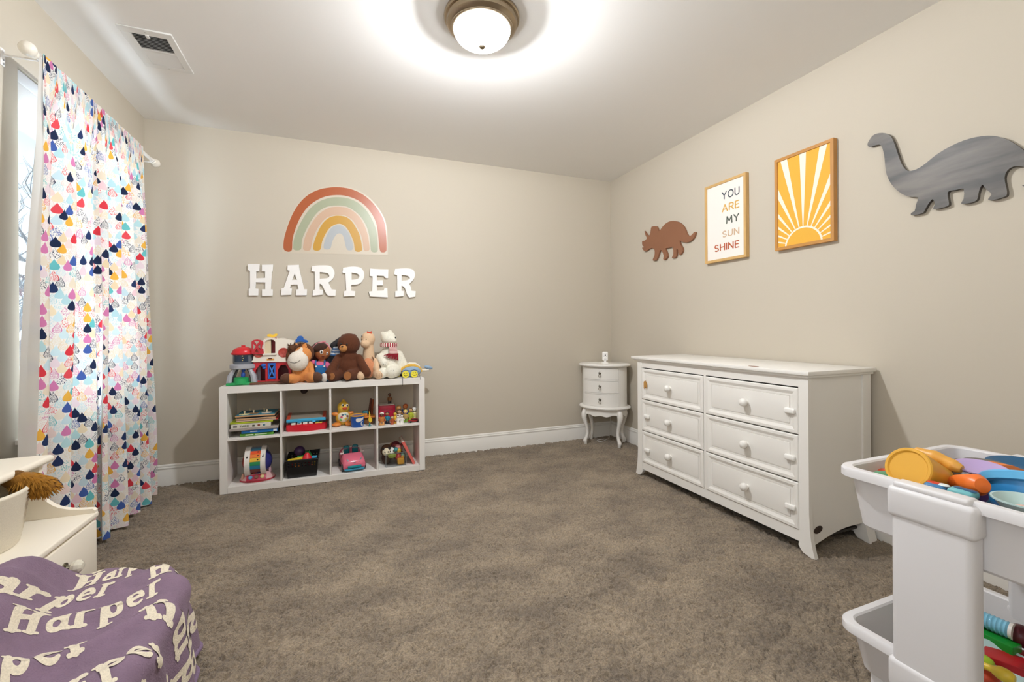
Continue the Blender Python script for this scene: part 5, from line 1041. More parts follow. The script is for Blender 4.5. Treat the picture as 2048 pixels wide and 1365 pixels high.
m = MB(o_); m.box(-hw+.004, hw-.002, .018, .16, -.006, .013, .005, M=M); obj('grey_top', m, PC('#8c8274', rough=.5), t)
for s in (-1, 1):
    m = MB(o_); m.box(s*(hw-.016)-.012, s*(hw-.016)+.012, .016, .162, -.004, .0145, .004, M=M); obj('orange_corner', m, PC('#b8442a'), t)
    m = MB(o_); m.ell((pc_+s*.045, 3.290, F1+.060), (.013, .012, .007)); obj('blue_foot', m, PC('#3fa9d3'), t)
m = MB(o_); m.box(px0+.01, px1-.01, 3.32, 3.44, F1+.044, F1+.066); obj('hinge_block', m, PC('#3a1d1f'), t)
# ------------------------------------------------------------------ duck
dc = (0.0113,3.38,0.3934); dh_ = (0.0152,3.37,0.476); o_ = (dc[0], 3.38, F1); YEL = PC('#dfb53a', rough=.45); OR = PC('#e0893a')
t = thing('toy_duck', 'yellow plastic duck with orange wings and feet in the upper cubby', 'toy', o_)
m = MB(o_); m.ell((dc[0], 3.385, F1+.056), (.052, .046, .056)); m.ell((dc[0], 3.38, F1+.085), (.036, .036, .04)); m.ell(dh_, (.042, .040, .044)); blob('body', m, YEL, t, .005, 4)
m = MB(o_); m.ell((dc[0]+.003, 3.365, F1+.062), (.040, .036, .042)); obj('white_belly', m, PC('#ece5cf'), t)
for k, (u, v, hx) in enumerate(((325, 632, '#c9556a'), (345, 590, '#5a6a7a'), (392, 585, '#4a9ab0'), (433, 612, '#7a4a3a'), (312, 684, '#58b05a'), (395, 660, '#e6c43a'))):
    q = [(0.0028,3.335,0.4128), (0.0096,3.335,0.4276), (0.0256,3.335,0.4281), (0.0396,3.338,0.4166), (-0.0018,3.335,0.3943), (0.0264,3.33,0.4017)][k]
    m = MB(o_); m.ell((q[0], 3.329 + abs(q[0]-dc[0])*.25 + abs(q[2]-F1-.062)*.25, q[2]), (.0085 if k < 5 else .013, .004, .0085)); obj('tummy_button', m, PC(hx), t)
for q, r in (((-0.0346,3.37,0.4302), .5), ((0.0567,3.39,0.4251), -.6)):
    m = MB(o_); m.ell((q[0], q[1], q[2]), (.030, .012, .014), (0, r*.4, 0)); obj('wing', m, OR, t)
for q in ((-0.0313,3.345,0.3799), (0.0549,3.345,0.38)):
    m = MB(o_); m.ell((q[0], 3.345, F1+.014), (.032, .032, .014)); obj('foot', m, OR, t)
q = (0.0235,3.325,0.4726); m = MB(o_); m.ell((q[0], 3.332, q[2]+.003), (.018, .012, .006)); m.ell((q[0]+.001, 3.332, q[2]-.005), (.013, .009, .005)); obj('beak', m, PC('#c4472c'), t)
for q in ((0.0101,3.335,0.4949), (0.039,3.335,0.4928)):
    m = MB(o_); m.ell((q[0], q[1]+.002, q[2]), (.009, .004, .011)); e = obj('eye', m, PC('#e9efe2'), t); m = MB(o_); m.ell((q[0]+.002, q[1]-.0015, q[2]), (.005, .002, .007)); obj('pupil', m, PC('#16181a'), e)
m = MB(o_); m.ell((dh_[0], 3.385, dh_[2]+.042), (.012, .01, .012)); obj('tuft', m, YEL, t)
# ------------------------------------------------------------------ blue cup
cc = (0.1066,3.27,0.3487); o_ = (cc[0], 3.285, F1); ch = 0.4253 - F1
t = thing('toy_cup', 'blue toy cup with yellow inside and white patch beside the duck', 'cup', o_)
m = MB(o_); m.lathe([(0, 0), (.039, 0), (.041, .003), (.044, ch*.5), (.047, ch)], c=o_, seg=32); obj('blue_wall', m, PC('#1e55a8'), t)
m = MB(o_); m.lathe([(.047, ch-.001), (.0495, ch), (.0495, ch+.007), (.046, ch+.008), (.0445, ch+.004), (.041, .012), (0, .010)], c=o_, seg=32); obj('yellow_lining', m, PC('#e4a32f'), t)
g3 = lambda a, b, d: (o_[0] + (.0445+d+.004*(b/ch-.5))*math.sin(a), o_[1] - (.0445+d+.004*(b/ch-.5))*math.cos(a), F1+b)
def curved(mb, pts, d):
    ce = (sum(p[0] for p in pts)/len(pts), sum(p[1] for p in pts)/len(pts)); n = len(pts); vs = [g3(*ce, d)]
    for k in (.5, 1): vs += [g3(ce[0]+(a-ce[0])*k, ce[1]+(b-ce[1])*k, d) for a, b in pts]
    fs = [(0, 1+i, 1+(i+1) % n) for i in range(n)] + [(1+i, 1+n+i, 1+n+(i+1) % n, 1+(i+1) % n) for i in range(n)]; return mb.raw(vs, fs)
m = MB(o_); curved(m, smooth_loop([(-.22, ch*.80), (.1, ch*.84), (.6, ch*.82), (.95, ch*.90), (.9, ch*.70), (.55, ch*.58), (.2, ch*.50), (-.1, ch*.52), (-.25, ch*.65)], 3), .0012); obj('white_patch', m, PC('#e6e2da'), t)
m = MB(o_); pts = [g3(.75+.20*math.cos(a), ch*.34+.0135*math.sin(a), .0012) for a in [PI*.4+PI*1.3*i/10 for i in range(11)]]; m.tube(pts, .0025, 5); obj('white_curl', m, PC('#e6e2da'), t)
# ------------------------------------------------------------------ orange boat, yellow spinner, sticks, teal block
q = (0.1858,3.36,0.3906); o_ = (q[0], 3.36, F1)
t = thing('toy_boat', 'orange toy boat behind the blue cup in the upper cubby', 'toy', o_)
m = MB(o_); m.box(q[0]-.032, q[0]+.030, 3.335, 3.385, F1, F1+.046, .006); obj('brown_hull', m, C('#7a5230', 'matte'), t)
m = MB(o_); m.box(q[0]-.042, q[0]+.044, 3.322, 3.40, F1+.046, F1+.060, .005); m.box(q[0]-.042, q[0]-.010, 3.325, 3.36, F1+.060, F1+.078, .004); obj('orange_deck', m, OR, t)
m = MB(o_); m.box(q[0]-.040, q[0]-.002, 3.37, 3.42, F1+.060, F1+.090, .006); obj('teal_cabin', m, PC('#1f6d7c'), t)
q = (0.1909,3.265,0.3933); o_ = (q[0]-.003, 3.268, F1)
t = thing('toy_spinner', 'yellow leaf shaped toy with a teal stem standing by the cubby divider', 'toy', o_)
m = MB(o_); m.prism(smooth_loop([(0.185,0.4538),(0.1911,0.437),(0.1924,0.4132),(0.2013,0.4016),(0.204,0.3886),(0.1977,0.3764),(0.189,0.3735),(0.1804,0.3869),(0.1798,0.3997),(0.1847,0.4138),(0.1835,0.4376)], 3), None, fy, 3.261, 3.269); obj('yellow_blade', m, PC('#e3bf34'), t, angle=40)
m = MB(o_); m.lathe([(.014, 0), (.014, .003), (.005, .006), (.006, .016), (.004, .024)], c=o_, seg=14); obj('teal_stem', m, PC('#1c7f82'), t)
q = (0.2095,3.42,0.4386); q2 = (0.2113,3.44,0.5176)
for k, (dx_, hx, h_, lab) in enumerate(((-.008, '#5b2a18', q2[2]-F1, 'dark brown stick leaning in the corner of the upper cubby'), (.008, '#a0522f', q2[2]-F1-.012, 'reddish brown stick leaning beside the dark brown stick'))):
    o_ = (q[0]+dx_, 3.40+.02*k, F1); m = MB(o_); m.tube([(q[0]+dx_-.012, 3.40+.02*k, F1), (q[0]+dx_-.004, 3.42+.02*k, F1+h_*.5), (q[0]+dx_+.006, 3.44+.02*k, F1+h_)], [.010, .0095, .007], 8)
    tag(obj('stick', m, C(hx, 'matte'), loc=o_), lab, 'stick', 'sticks in the upper cubby')
# ------------------------------------------------------------------ pink box, figure on it
q0, q1 = (0.2597,3.4,0.3924), (0.3808,3.4,0.4623); o_ = ((q0[0]+q1[0])/2, 3.44, F1)
t = thing('pink_box', 'bright pink plastic box with a pale lid in the upper end cubby', 'box', o_)
m = MB(o_); m.box(q0[0], q1[0], 3.395, 3.50, F1, q1[2], .008); obj('pink_body', m, PC('#cf2247'), t)
m = MB(o_); m.box(q0[0]+.018, q1[0]-.018, 3.392, 3.396, F1+.02, q1[2]-.025, .002); obj('front_panel', m, PC('#bb1f42'), t)
m = MB(o_); m.box(q0[0]+.006, q1[0]-.010, 3.40, 3.495, q1[2], q1[2]+.008, .002); obj('pale_lid', m, PC('#cfc4bb'), t)
def figure(name, label, x, y, z, h_, skin, body, hair, legs=None, arm=True, wide=1.0, group='small figurines in the upper end cubby', lean=0):
    t = thing(name, label, 'figurine', (x, y, z), lean, group); w_ = h_*.20*wide
    m = MB(); m.ell((0, 0, h_*.04), (w_*1.0, w_*.8, h_*.04), u=10, v=6)
    if legs:
        for s in (-1, 1): m.cap((s*w_*.45, 0, h_*.03), (s*w_*.4, 0, h_*.34), w_*.38, w_*.42, 3)
        obj('legs', m, PC(legs), t)
    else: m.lathe([(w_*.95, 0), (w_*.8, h_*.2), (w_*.55, h_*.40)], seg=12); obj('base', m, PC(body), t)
    m = MB(); m.lathe([(0, h_*.26), (w_*.75, h_*.28), (w_*.82, h_*.40), (w_*.75, h_*.55), (w_*.35, h_*.63), (0, h_*.65)], seg=12)
    if arm:
        for s in (-1, 1): m.cap((s*w_*.7, 0, h_*.56), (s*w_*1.15, -w_*.35, h_*.36), w_*.24, w_*.22, 3)
    obj('torso', m, PC(body), t)
    m = MB(); m.ell((0, -w_*.08, h_*.79), (w_*.66, w_*.62, h_*.135), u=12, v=8); m.ell((0, -w_*.68, h_*.77), (w_*.2, w_*.2, h_*.03), u=8, v=6); hd_ = obj('head', m, PC(skin), t)
    m = MB(); m.ell((0, w_*.16, h_*.84), (w_*.72, w_*.66, h_*.135), u=12, v=8); obj('hair', m, PC(hair), t)
    m = MB()
    for s in (-1, 1): m.ell((s*w_*.25, -w_*.66, h_*.82), (w_*.09, w_*.06, h_*.022), u=6, v=5)
    obj('eyes', m, PC('#141414'), t)['kind'] = 'stuff'
    return t
q = (0.3437,3.44,0.476)
figure('figurine', 'dark haired figurine standing on top of the pink box', q[0], 3.44, q1[2]+.008, 0.08, '#6a4028', '#8a5a34', '#22140f', '#3a3430')
FIG = [  # u, v of the base, height px, y, skin, body, hair, legs, label
 ('orange brown figurine with raised white ears at the divider end', (0.2711,3.265,0.3463), .095, '#6a4430', '#c47a3e', '#e9e2d8', '#d8a060'),
 ('teal figurine with dark hair in front of the pink box', (0.3118,3.3,0.345), .090, '#a8744e', '#2f7f9a', '#1d1a1e', '#23303c'),
 ('low rust figurine with white stripe at the front of the cubby', (0.3421,3.262,0.3408), .064, '#e0c4a0', '#a84e2c', '#8a4426', None),
 ('yellow figurine with black and yellow cap', (0.3676,3.29,0.3422), .088, '#e0b83c', '#dcae38', '#2a241c', '#d9a838'),
 ('tan bear like figurine at the back behind the white figurine', (0.4021,3.37,0.3483), .118, '#b98442', '#a87438', '#9a6a32', None),
 ('short white and brown figurine near the middle of the group', (0.3851,3.275,0.3419), .062, '#eee8e0', '#ece6de', '#6a4230', None),
 ('brown haired figurine with white dress next to the tan one', (0.4016,3.32,0.3428), .098, '#d8b08c', '#e6ddd4', '#3a251c', None),
 ('black and white penguin shaped figurine at the front', (0.4119,3.27,0.3425), .068, '#efeae2', '#e9e6e0', '#2c2c30', None),
 ('orange haired figurine in a blue jacket at the back', (0.4544,3.4,0.342), .122, '#c9763e', '#24488e', '#b4562a', '#2a3458'),
 ('blond figurine with a tan tunic beside the black and white one', (0.4416,3.3,0.3377), .096, '#e6c08a', '#b89a5c', '#e0c860', '#8fb048'),
 ('lime green figurine with long brown hair near the side panel', (0.4848,3.335,0.3463), .100, '#c9a070', '#b8c23c', '#6a4a30', None),
 ('white bird like figurine standing behind the small red car', (0.5152,3.36,0.3447), .098, '#eeebe4', '#d8cf9a', '#dcdcd8', None),
]
for lab, q, h_, sk, bd, hr, lg in FIG: figure('figurine', lab, q[0], q[1], F1, h_, sk, bd, hr, lg, wide=1.15, lean=random.uniform(-.5, .5))
q = (0.4987,3.27,0.3445); o_ = (q[0], 3.275, F1)
t = thing('toy_car', 'tiny red toy car in front of the figurines', 'toy car', o_, .1)
m = MB(); m.box(-.044, .044, -.018, .018, .006, .019, .005); m.box(-.020, .026, -.015, .015, .018, .030, .006); obj('body', m, PC('#8e1f22', rough=.2), t)
for x in (-.027, .027):
    for s in (-1, 1): m = MB(); m.cyl((x, s*.014, .008), (x, s*.020, .008), .008, seg=12); obj('wheel', m, PC('#1d1b1b'), t)
m = MB(); m.box(-.018, .024, -.0155, .0155, .021, .027, .002); obj('windows', m, PC('#24282e', rough=.1), t)
# ------------------------------------------------------------------ musical globe toy
gc = (-0.5219,3.3,0.0551); o_ = (gc[0], 3.345, F0); gs = (-0.5222,3.345,0.1847)
t = thing('musical_globe', 'pink based musical toy with rainbow key band over a red and blue ball', 'toy', o_)
PK = PC('#e2b6b4')
m = MB(o_); m.lathe([(0, 0), (.098, 0), (.103, .005), (.104, .012), (.090, .030), (.070, .046), (.058, .050), (0, .050)], c=o_, seg=40, ay=.78); obj('pink_base', m, PK, t, angle=60)
m = MB(o_); m.lathe([(.1045, .004), (.1052, .009), (.1045, .013)], c=o_, seg=40, ay=.78); obj('rim_stripe', m, PC('#b52a3c'), t)
gr = .088; gz = F0+.052+gr*.80
for s, hx in ((-1, '#a8352f'), (1, '#34357e')):
    m = MB(o_); m.lathe([(gr*math.sin(a), gr*math.cos(a)) for a in [PI*.02+(PI/2-.02)*i/10 for i in range(11)]], seg=28, M=Matrix.Translation((gs[0], 3.345, gz)) @ V((s, 0, 0)).to_track_quat('Z', 'Y').to_matrix().to_4x4()); obj('half_ball', m, PC(hx, rough=.15), t)
def band(name, w0, w1, r0, r1, a0, a1, hx, par=t):
    m = MB(o_); n = max(3, int(abs(a1-a0)*10)); vs = []; fs = []
    for i in range(n+1):
        a = a0+(a1-a0)*i/n
        for x, r in ((w0, r0), (w1, r0), (w1, r1), (w0, r1)): vs.append((gs[0]+x, 3.345-r*math.cos(a), gz+r*math.sin(a)))
    for i in range(n):
        for j in range(4): fs.append((i*4+j, i*4+(j+1) % 4, i*4+4+(j+1) % 4, i*4+4+j))
    fs += [(0, 3, 2, 1), (n*4, n*4+1, n*4+2, n*4+3)]; m.raw(vs, fs); bmesh.ops.recalc_face_normals(m.bm, faces=m.bm.faces); return obj(name, m, PC(hx), par)
for w0, w1 in ((-.063, -.031), (.029, .058)):
    b_ = band('white_arch', w0, w1, .080, .098, -.95, PI+.95, '#e3ded7')
    m = MB(o_); m.ell((gs[0]+(w0+w1)/2, 3.345-.098*math.cos(.5), gz+.098*math.sin(.5)), (.005, .003, .007)); m.cyl((gs[0]+(w0+w1)/2+.004, 3.345-.0985*math.cos(.52), gz+.0985*math.sin(.52)), (gs[0]+(w0+w1)/2+.004, 3.345-.0985*math.cos(.68), gz+.0985*math.sin(.68)), .0015, seg=5); obj('music_note', m, PC('#2c2826'), b_)
kc = ['#7a3c34', '#2f7fa8', '#2d8f5a', '#e3b22e', '#e4772c', '#e0562c', '#4f93b4', '#6a7f96']
for k, hx in enumerate(kc):
    a0 = -.62+k*.27; kk = band('rainbow_key', -.0305, .0285, .082, .093, a0, a0+.255, hx)
    if k in (3, 4, 5): m = MB(o_); a = a0+.13; m.ell((gs[0]+.014, 3.345-.0935*math.cos(a), gz+.0935*math.sin(a)), (.005, .002, .005)); obj('key_mark', m, PC('#3a2418'), kk)
fp_ = V((gc[0]+.004, 3.345-.072, F0+.031))
M = Matrix.Translation(fp_) @ Matrix.Rotation(-.62, 4, 'X')
m = MB(o_); m.box(-.058, .058, -.004, .003, -.020, .020, .003, M=M); pn = obj('red_panel', m, PC('#a91f3c'), t)
for k, hx in enumerate(('#5f8fb4', '#7a4a3e', '#d8c08a')):
    m = MB(o_); m.lathe([(.0125, 0), (.0125, .004), (.009, .007), (0, .007)], seg=18, M=M @ Matrix.Translation((-.034+.034*k, -.004, .002)) @ V((0, -1, 0)).to_track_quat('Z', 'Y').to_matrix().to_4x4()); obj('round_button', m, PC(hx), pn)
for q, hx in (((-0.601,3.31,0.0724), '#d9a48c'), ((-0.448,3.34,0.0948), '#dcb4c0')): m = MB(o_); m.ell((q[0], q[1], q[2]), (.010, .012, .024)); obj('side_handle', m, PC(hx), t)
# ------------------------------------------------------------------ black basket of blocks
q0, q1 = (-0.3419,3.265,0.0323), (-0.1546,3.265,0.032); zt = 0.1587; bx0, bx1 = q0[0]+.006, q1[0]-.004; o_ = ((bx0+bx1)/2, 3.375, F0)
t = thing('storage_basket', 'black perforated plastic basket full of toy blocks in the lower cubby', 'basket', o_)
BK = PC('#121214', rough=.3); hb_ = zt-F0; hwx = (bx1-bx0)/2
def wall(name, a, b, flare_dir, rows=True):
    """a tapered wall from corner a to corner b with two rows of slots near the top"""
    A0, B0 = V(a), V(b); d = (B0-A0).normalized(); L_ = (B0-A0).length; n_ = V((d.y, -d.x, 0))
    f_ = lambda u, v, w: tuple(A0 + d*(u + (u/L_-.5)*.018*v/hb_) + n_*(w + .010*v/hb_) + V((0, 0, v)))
    holes = []
    if rows:
        nn = int(L_/.019)
        for r in range(2):
            for k in range(nn):
                u = .014+k*(L_-.028)/(nn-1)-.0045; v = hb_-.026-.016*r; holes.append([(u, v), (u+.009, v), (u+.009, v+.007), (u, v+.007)])
    m = MB(o_); m.prism([(0, 0), (L_, 0), (L_, hb_), (0, hb_)], holes, f_, 0, -.003); obj(name, m, BK, t, angle=20)
y0_, y1_ = 3.268, 3.478
wall('basket_wall', (bx0, y0_, F0), (bx1, y0_, F0), 0); wall('basket_wall', (bx1, y0_, F0), (bx1, y1_, F0), 0); wall('basket_wall', (bx1, y1_, F0), (bx0, y1_, F0), 0); wall('basket_wall', (bx0, y1_, F0), (bx0, y0_, F0), 0)
m = MB(o_); m.box(bx0, bx1, y0_, y1_, F0, F0+.004); obj('basket_floor', m, BK, t)
m = MB(o_); e = .011; m.tube([(bx0-e, y0_-e, F0+hb_), (bx1+e, y0_-e, F0+hb_), (bx1+e, y1_+e, F0+hb_), (bx0-e, y1_+e, F0+hb_)], .0055, 6, True); obj('rim', m, BK, t)
def single(name, mb, mat, label, cat, o_, group=None, **k): return tag(obj(name, mb, mat, loc=o_, **k), label, cat, group)
G_ = 'toy blocks in the black basket'
q = (-0.2707,3.37,0.1903); m = MB(q); m.ell(q, .036); single('ball', m, PC('#3a1f4c'), 'dark purple ball on top of the black basket', 'ball', q, G_)
q = (-0.3133,3.33,0.1843); m = MB(q); m.cap((q[0]-.028, q[1], q[2]-.012), (q[0]+.020, q[1]+.02, q[2]+.012), .010, .010); m.ell((q[0]-.034, q[1], q[2]-.010), .014); m.ell((q[0]+.004, q[1]+.01, q[2]+.020), .014); m.ell((q[0]+.030, q[1]+.01, q[2]-.016), .013); tag(blob('star_block', m, PC('#b4562a'), None, .005, 2), 'orange star shaped block at the side of the black basket', 'toy', G_)
q = (-0.292,3.3,0.1552); m = MB(q); m.box(-.046, .046, -.014, .014, -.009, .009, .003, M=Matrix.Translation(q) @ Matrix.Rotation(-.10, 4, 'Y')); single('toy_block', m, PC('#dcbf2c'), 'long yellow block lying at the front of the black basket', 'block', q, G_)
q = (-0.2195,3.3,0.1608); m = MB(q); m.lathe([(.036, -.012), (.034, -.006), (.012, .030), (.0, .034)], c=q, seg=24); single('cone_block', m, PC('#cf2430'), 'red cone block at the front of the black basket', 'block', q, G_)
q = (-0.213,3.35,0.1679); m = MB(q); m.prism([(-.028, -.02), (.030, -.024), (.004, .030)], [[(-.012, -.012), (.014, -.014), (.002, .012)]], lambda a, b, d: (q[0]+a, q[1]+d, q[2]+b), -.008, .008); single('triangle_block', m, PC('#1f9a4a'), 'green triangle frame block behind the red cone', 'block', q, G_)
q = (-0.2605,3.34,0.1564); m = MB(q); m.box(q[0]-.022, q[0]+.022, q[1]-.015, q[1]+.015, q[2]-.010, q[2]+.010, .003); single('toy_block', m, PC('#2a8f3f'), 'small green block in the middle of the black basket', 'block', q, G_)
q = (-0.1731,3.3,0.1573); m = MB(q); m.box(q[0]-.016, q[0]+.016, q[1]-.014, q[1]+.014, q[2]-.010, q[2]+.010, .003); single('toy_block', m, PC('#3f9fc6'), 'small sky blue block at the end of the black basket', 'block', q, G_)
for k, (dx_, dy_, dz, hx, lab) in enumerate(((-.05, .03, .05, '#c23a3a', 'dull red'), (.0, .04, .05, '#2d6fb0', 'mid blue'), (.05, .03, .05, '#c9a62c', 'ochre'), (-.03, -.04, .085, '#d87a2c', 'orange'), (.035, -.04, .085, '#b83048', 'crimson'), (.0, .05, .11, '#237a3c', 'deep green'))):
    q = (o_[0]+dx_, 3.375+dy_, F0+dz); m = MB(q); m.box(q[0]-.024, q[0]+.024, q[1]-.024, q[1]+.024, q[2]-.024, q[2]+.024, .004); single('toy_block', m, PC(hx), f'{lab} cube block buried in the black basket', 'block', q, G_)
# ------------------------------------------------------------------ pink doll car
q0, q1 = (-0.0112,3.262,0.0481), (0.1574,3.262,0.0523); qc = (q0[0]+q1[0])/2-.004; o_ = (qc, 3.37, F0); PNK = PC('#de6f86', rough=.15); TEA = PC('#0f6f7c', rough=.3)
t = thing('doll_car', 'pink convertible doll car with teal seats in the lower cubby', 'toy car', o_, .14)
prof = [(-.118, .030), (-.122, .050), (-.116, .072), (-.085, .092), (-.030, .108), (-.018, .108), (-.010, .088), (.060, .088), (.075, .112), (.105, .118), (.118, .100), (.120, .03)]
def sec(y, z, sx_): return y
vs, fs = [], []; N = len(prof); sl = [-1, -.92, -.72, -.4, 0, .4, .72, .92, 1]
for i, sgn in enumerate(sl):
    k = abs(sgn); inner = 1 if k < .70 else 0
    for y, z in prof:
        zz = z
        if k > .9: zz = .03+(z-.03)*(.62 if k == 1 else .88)
        yy = y*(1-.10*k**3); vs.append((sgn*.074, yy, zz))
for i in range(len(sl)-1):
    for j in range(N-1): fs.append((i*N+j, i*N+j+1, (i+1)*N+j+1, (i+1)*N+j))
fs += [tuple(reversed(range(N))), tuple((len(sl)-1)*N+j for j in range(N))]
m = MB(); m.raw(vs, fs); m.box(-.072, .072, -.105, .112, .018, .034, .004); bmesh.ops.recalc_face_normals(m.bm, faces=m.bm.faces); obj('pink_body', m, PNK, t, angle=50)
m = MB(); m.box(-.056, .056, -.012, .060, .072, .0895, .004); obj('teal_cockpit', m, TEA, t)
for s in (-1, 1):
    m = MB(); m.box(s*.030-.021, s*.030+.021, .034, .050, .085, .150, .011, 3); obj('seat_back', m, TEA, t)
    m = MB(); m.tube([(s*.060, -.022, .105), (s*.063, -.010, .128), (s*.058, -.006, .138)], .003, 6); obj('windscreen_post', m, PC('#d9c8c4'), t)
    m = MB(); m.ell((s*.074, -.020, .112), (.010, .006, .007)); obj('mirror', m, PC('#e2d6d2'), t)
    m = MB(); pts = [(s*.026, .060), (s*.036, .078), (s*.052, .092), (s*.048, .078), (s*.040, .066)]
    vs_ = [(x, -.1185 + (z-.06)*.75 + abs(x)*.05, z) for x, z in pts]; M = Matrix.Translation((0, -.003, .002)); m.raw(vs_, [tuple(range(5)) if s < 0 else tuple(reversed(range(5)))], M=M); obj('headlight', m, PC('#2a2226'), t)
m = MB(); m.tube([(-.058, -.006, .138), (0, -.010, .146), (.058, -.006, .138)], .003, 6); obj('windscreen_rail', m, clear_mat('clear_plastic', (.85, .9, .92, 1), .2), t)
m = MB(); m.box(-.046, .046, -.1255, -.110, .028, .046, .004); obj('teal_grille', m, PC('#158a96'), t)
m = MB(); m.box(-.066, .066, -.124, -.06, .012, .024, .004); obj('bumper', m, PC('#3d93b4'), t)
m = MB(); m.ell((0, -.1195, .066), (.008, .003, .004)); obj('emblem', m, PC('#b07f90'), t)
for x in (-.070, .070):
    for y in (-.072, .070): m = MB(); m.cyl((x-.010, y, .026), (x+.010, y, .026), .026, seg=20); obj('wheel', m, PC('#2a2a2e'), t)
# ------------------------------------------------------------------ clear bin of small plush
q0, q1 = (0.2955,3.262,0.0391), (0.44,3.262,0.0402); zt = 0.1356; o_ = ((q0[0]+q1[0])/2, 3.36, F0)
t = thing('clear_bin', 'clear acrylic bin of small plush toys in the lower end cubby', 'bin', o_)
ACR = clear_mat('acrylic', (.95, .96, .97, 1), .08); EDGE = C('#8f9494', 'plastic', rough=.1)
for a in ((q0[0], q1[0], 3.262, 3.265), (q0[0], q1[0], 3.455, 3.458)): m = MB(o_); m.box(a[0], a[1], a[2], a[3], F0+.003, zt); obj('bin_wall', m, ACR, t)
for x in (q0[0], q1[0]-.003): m = MB(o_); m.box(x, x+.003, 3.265, 3.455, F0+.003, zt); obj('bin_wall', m, ACR, t)
m = MB(o_); m.box(q0[0], q1[0], 3.262, 3.458, F0, F0+.003); obj('bin_floor', m, ACR, t)
m = MB(o_)
for x in (q0[0]+.0015, q1[0]-.0015): m.cyl((x, 3.2622, F0+.002), (x, 3.2622, zt), .0019, seg=6)
m.tube([(q0[0]+.001, 3.263, zt), (q1[0]-.001, 3.263, zt), (q1[0]-.001, 3.457, zt), (q0[0]+.001, 3.457, zt)], .0017, 6, True); m.cyl((q0[0], 3.2622, F0+.002), (q1[0], 3.2622, F0+.002), .0019, seg=6); obj('edges', m, EDGE, t)
G_ = 'small toys in the clear bin'
q = (0.3352,3.3,0.0642); m = MB(q); m.ell((q[0], 3.312, F0+.042), (.043, .042, .039)); m.ell((q[0]-.012, 3.276, F0+.050), (.022, .012, .010)); tag(blob('plush_ball', m, C('#b01f2c', 'fabric'), None, .005, 2), 'big red fabric ball low in the clear bin', 'ball', G_)
q = (0.3895,3.31,0.0928); m = MB(q); m.ell((q[0], 3.31, q[2]), (.022, .022, .026)); m.cyl((q[0], 3.31, q[2]+.02), (q[0]+.004, 3.31, q[2]+.036), .003, seg=6); single('toy_apple', m, PC('#b82a2c'), 'red toy fruit above the red ball in the clear bin', 'toy', q, G_)
q = (0.4052,3.29,0.0588); m = MB(q); m.box(q[0]-.026, q[0]+.024, 3.27, 3.32, F0+.006, F0+.052, .009); m.ell((q[0]+.012, 3.29, F0+.056), .012); single('yellow_toy', m, PC('#d79a24'), 'mustard yellow toy in the front corner of the clear bin', 'toy', q, G_)
q = (0.4228,3.31,0.1004); m = MB(q); m.ell((q[0], q[1], q[2]), (.018, .018, .020)); single('green_toy', m, PC('#5f8f78'), 'sea green ball near the wall of the clear bin', 'ball', q, G_)
q = (0.3446,3.3,0.1099); m = MB(q); m.lathe([(0, -.011), (.028, -.009), (.030, 0), (.028, .009), (0, .011)], c=q, seg=20); single('toy_drum', m, PC('#98a83c'), 'lime toy drum lying on the red ball in the clear bin', 'toy', q, G_)
def mini(label, q, r, body, ear):
    t = thing('small_plush', label, 'plush toy', (q[0], q[1], q[2]-r), 0, G_); o2 = (q[0], q[1], q[2]-r)
    m = MB(o2); m.ell(q, (r, r*.9, r*.95)); m.ell((q[0]-r*.15, q[1]-r*.7, q[2]-r*.3), (r*.5, r*.45, r*.4)); blob('head', m, PL(body), t, .005, 2)
    for s in (-1, 1): m = MB(o2); m.ell((q[0]+s*r*.7, q[1], q[2]+r*.75), r*.36); obj('ear', m, PL(ear), t); m = MB(o2); m.ell((q[0]+s*r*.38, q[1]-r*.80, q[2]+r*.15), r*.16); obj('eye', m, PC('#14110f'), t)
mini('cream plush animal head with black nose peeking over the clear bin', (0.3051,3.32,0.1371), .030, '#e4d9bd', '#2a2422')
mini('black and white plush head in the middle of the clear bin', (0.3443,3.33,0.1378), .028, '#e8e2da', '#221f1e')
mini('pink plush head at the back of the clear bin', (0.3921,3.36,0.1403), .036, '#c98a86', '#8a3a3a')
q = (0.3739,3.315,0.1479); m = MB(q); m.ell(q, .017); single('teal_ball', m, PC('#3b8a90'), 'small teal ball on the pink plush in the clear bin', 'ball', q, G_)
q = (0.3953,3.31,0.1394); m = MB(q); m.ell(q, (.016, .014, .018)); single('yellow_ball', m, PC('#c9a23c'), 'small ochre ball beside the teal ball in the clear bin', 'ball', q, G_)
q = (0.38,3.4,0.174); m = MB(q); m.ell((q[0], q[1], q[2]-.02), (.036, .03, .036)); single('maroon_plush', m, PL('#5a1520'), 'dark red plush ball at the top of the clear bin heap', 'plush toy', q, G_)
q = (0.3146,3.4,0.1576); m = MB(q); m.ell((q[0], q[1], q[2]-.03), (.045, .04, .045)); single('brown_plush', m, PL('#6a4a36'), 'brown plush lump behind the cream head in the clear bin', 'plush toy', q, G_)
q = (0.2849,3.36,0.1025); m = MB(q); m.ell((q[0]+.022, q[1], q[2]-.02), (.032, .04, .05)); single('umber_plush', m, PL('#4a3024'), 'dark umber plush against the divider side of the clear bin', 'plush toy', q, G_)
for k, (dx_, dy_, dz, hx, lab) in enumerate(((-.04, .06, .045, '#8a5a3c', 'chestnut'), (.03, .05, .045, '#7a2430', 'wine red'), (.0, .07, .095, '#a8743c', 'caramel'))):
    q = (o_[0]+dx_, 3.36+dy_, F0+dz); m = MB(q); m.ell(q, .040); single('filler_plush', m, PL(hx), f'{lab} plush ball deep inside the clear bin', 'plush toy', q, G_)
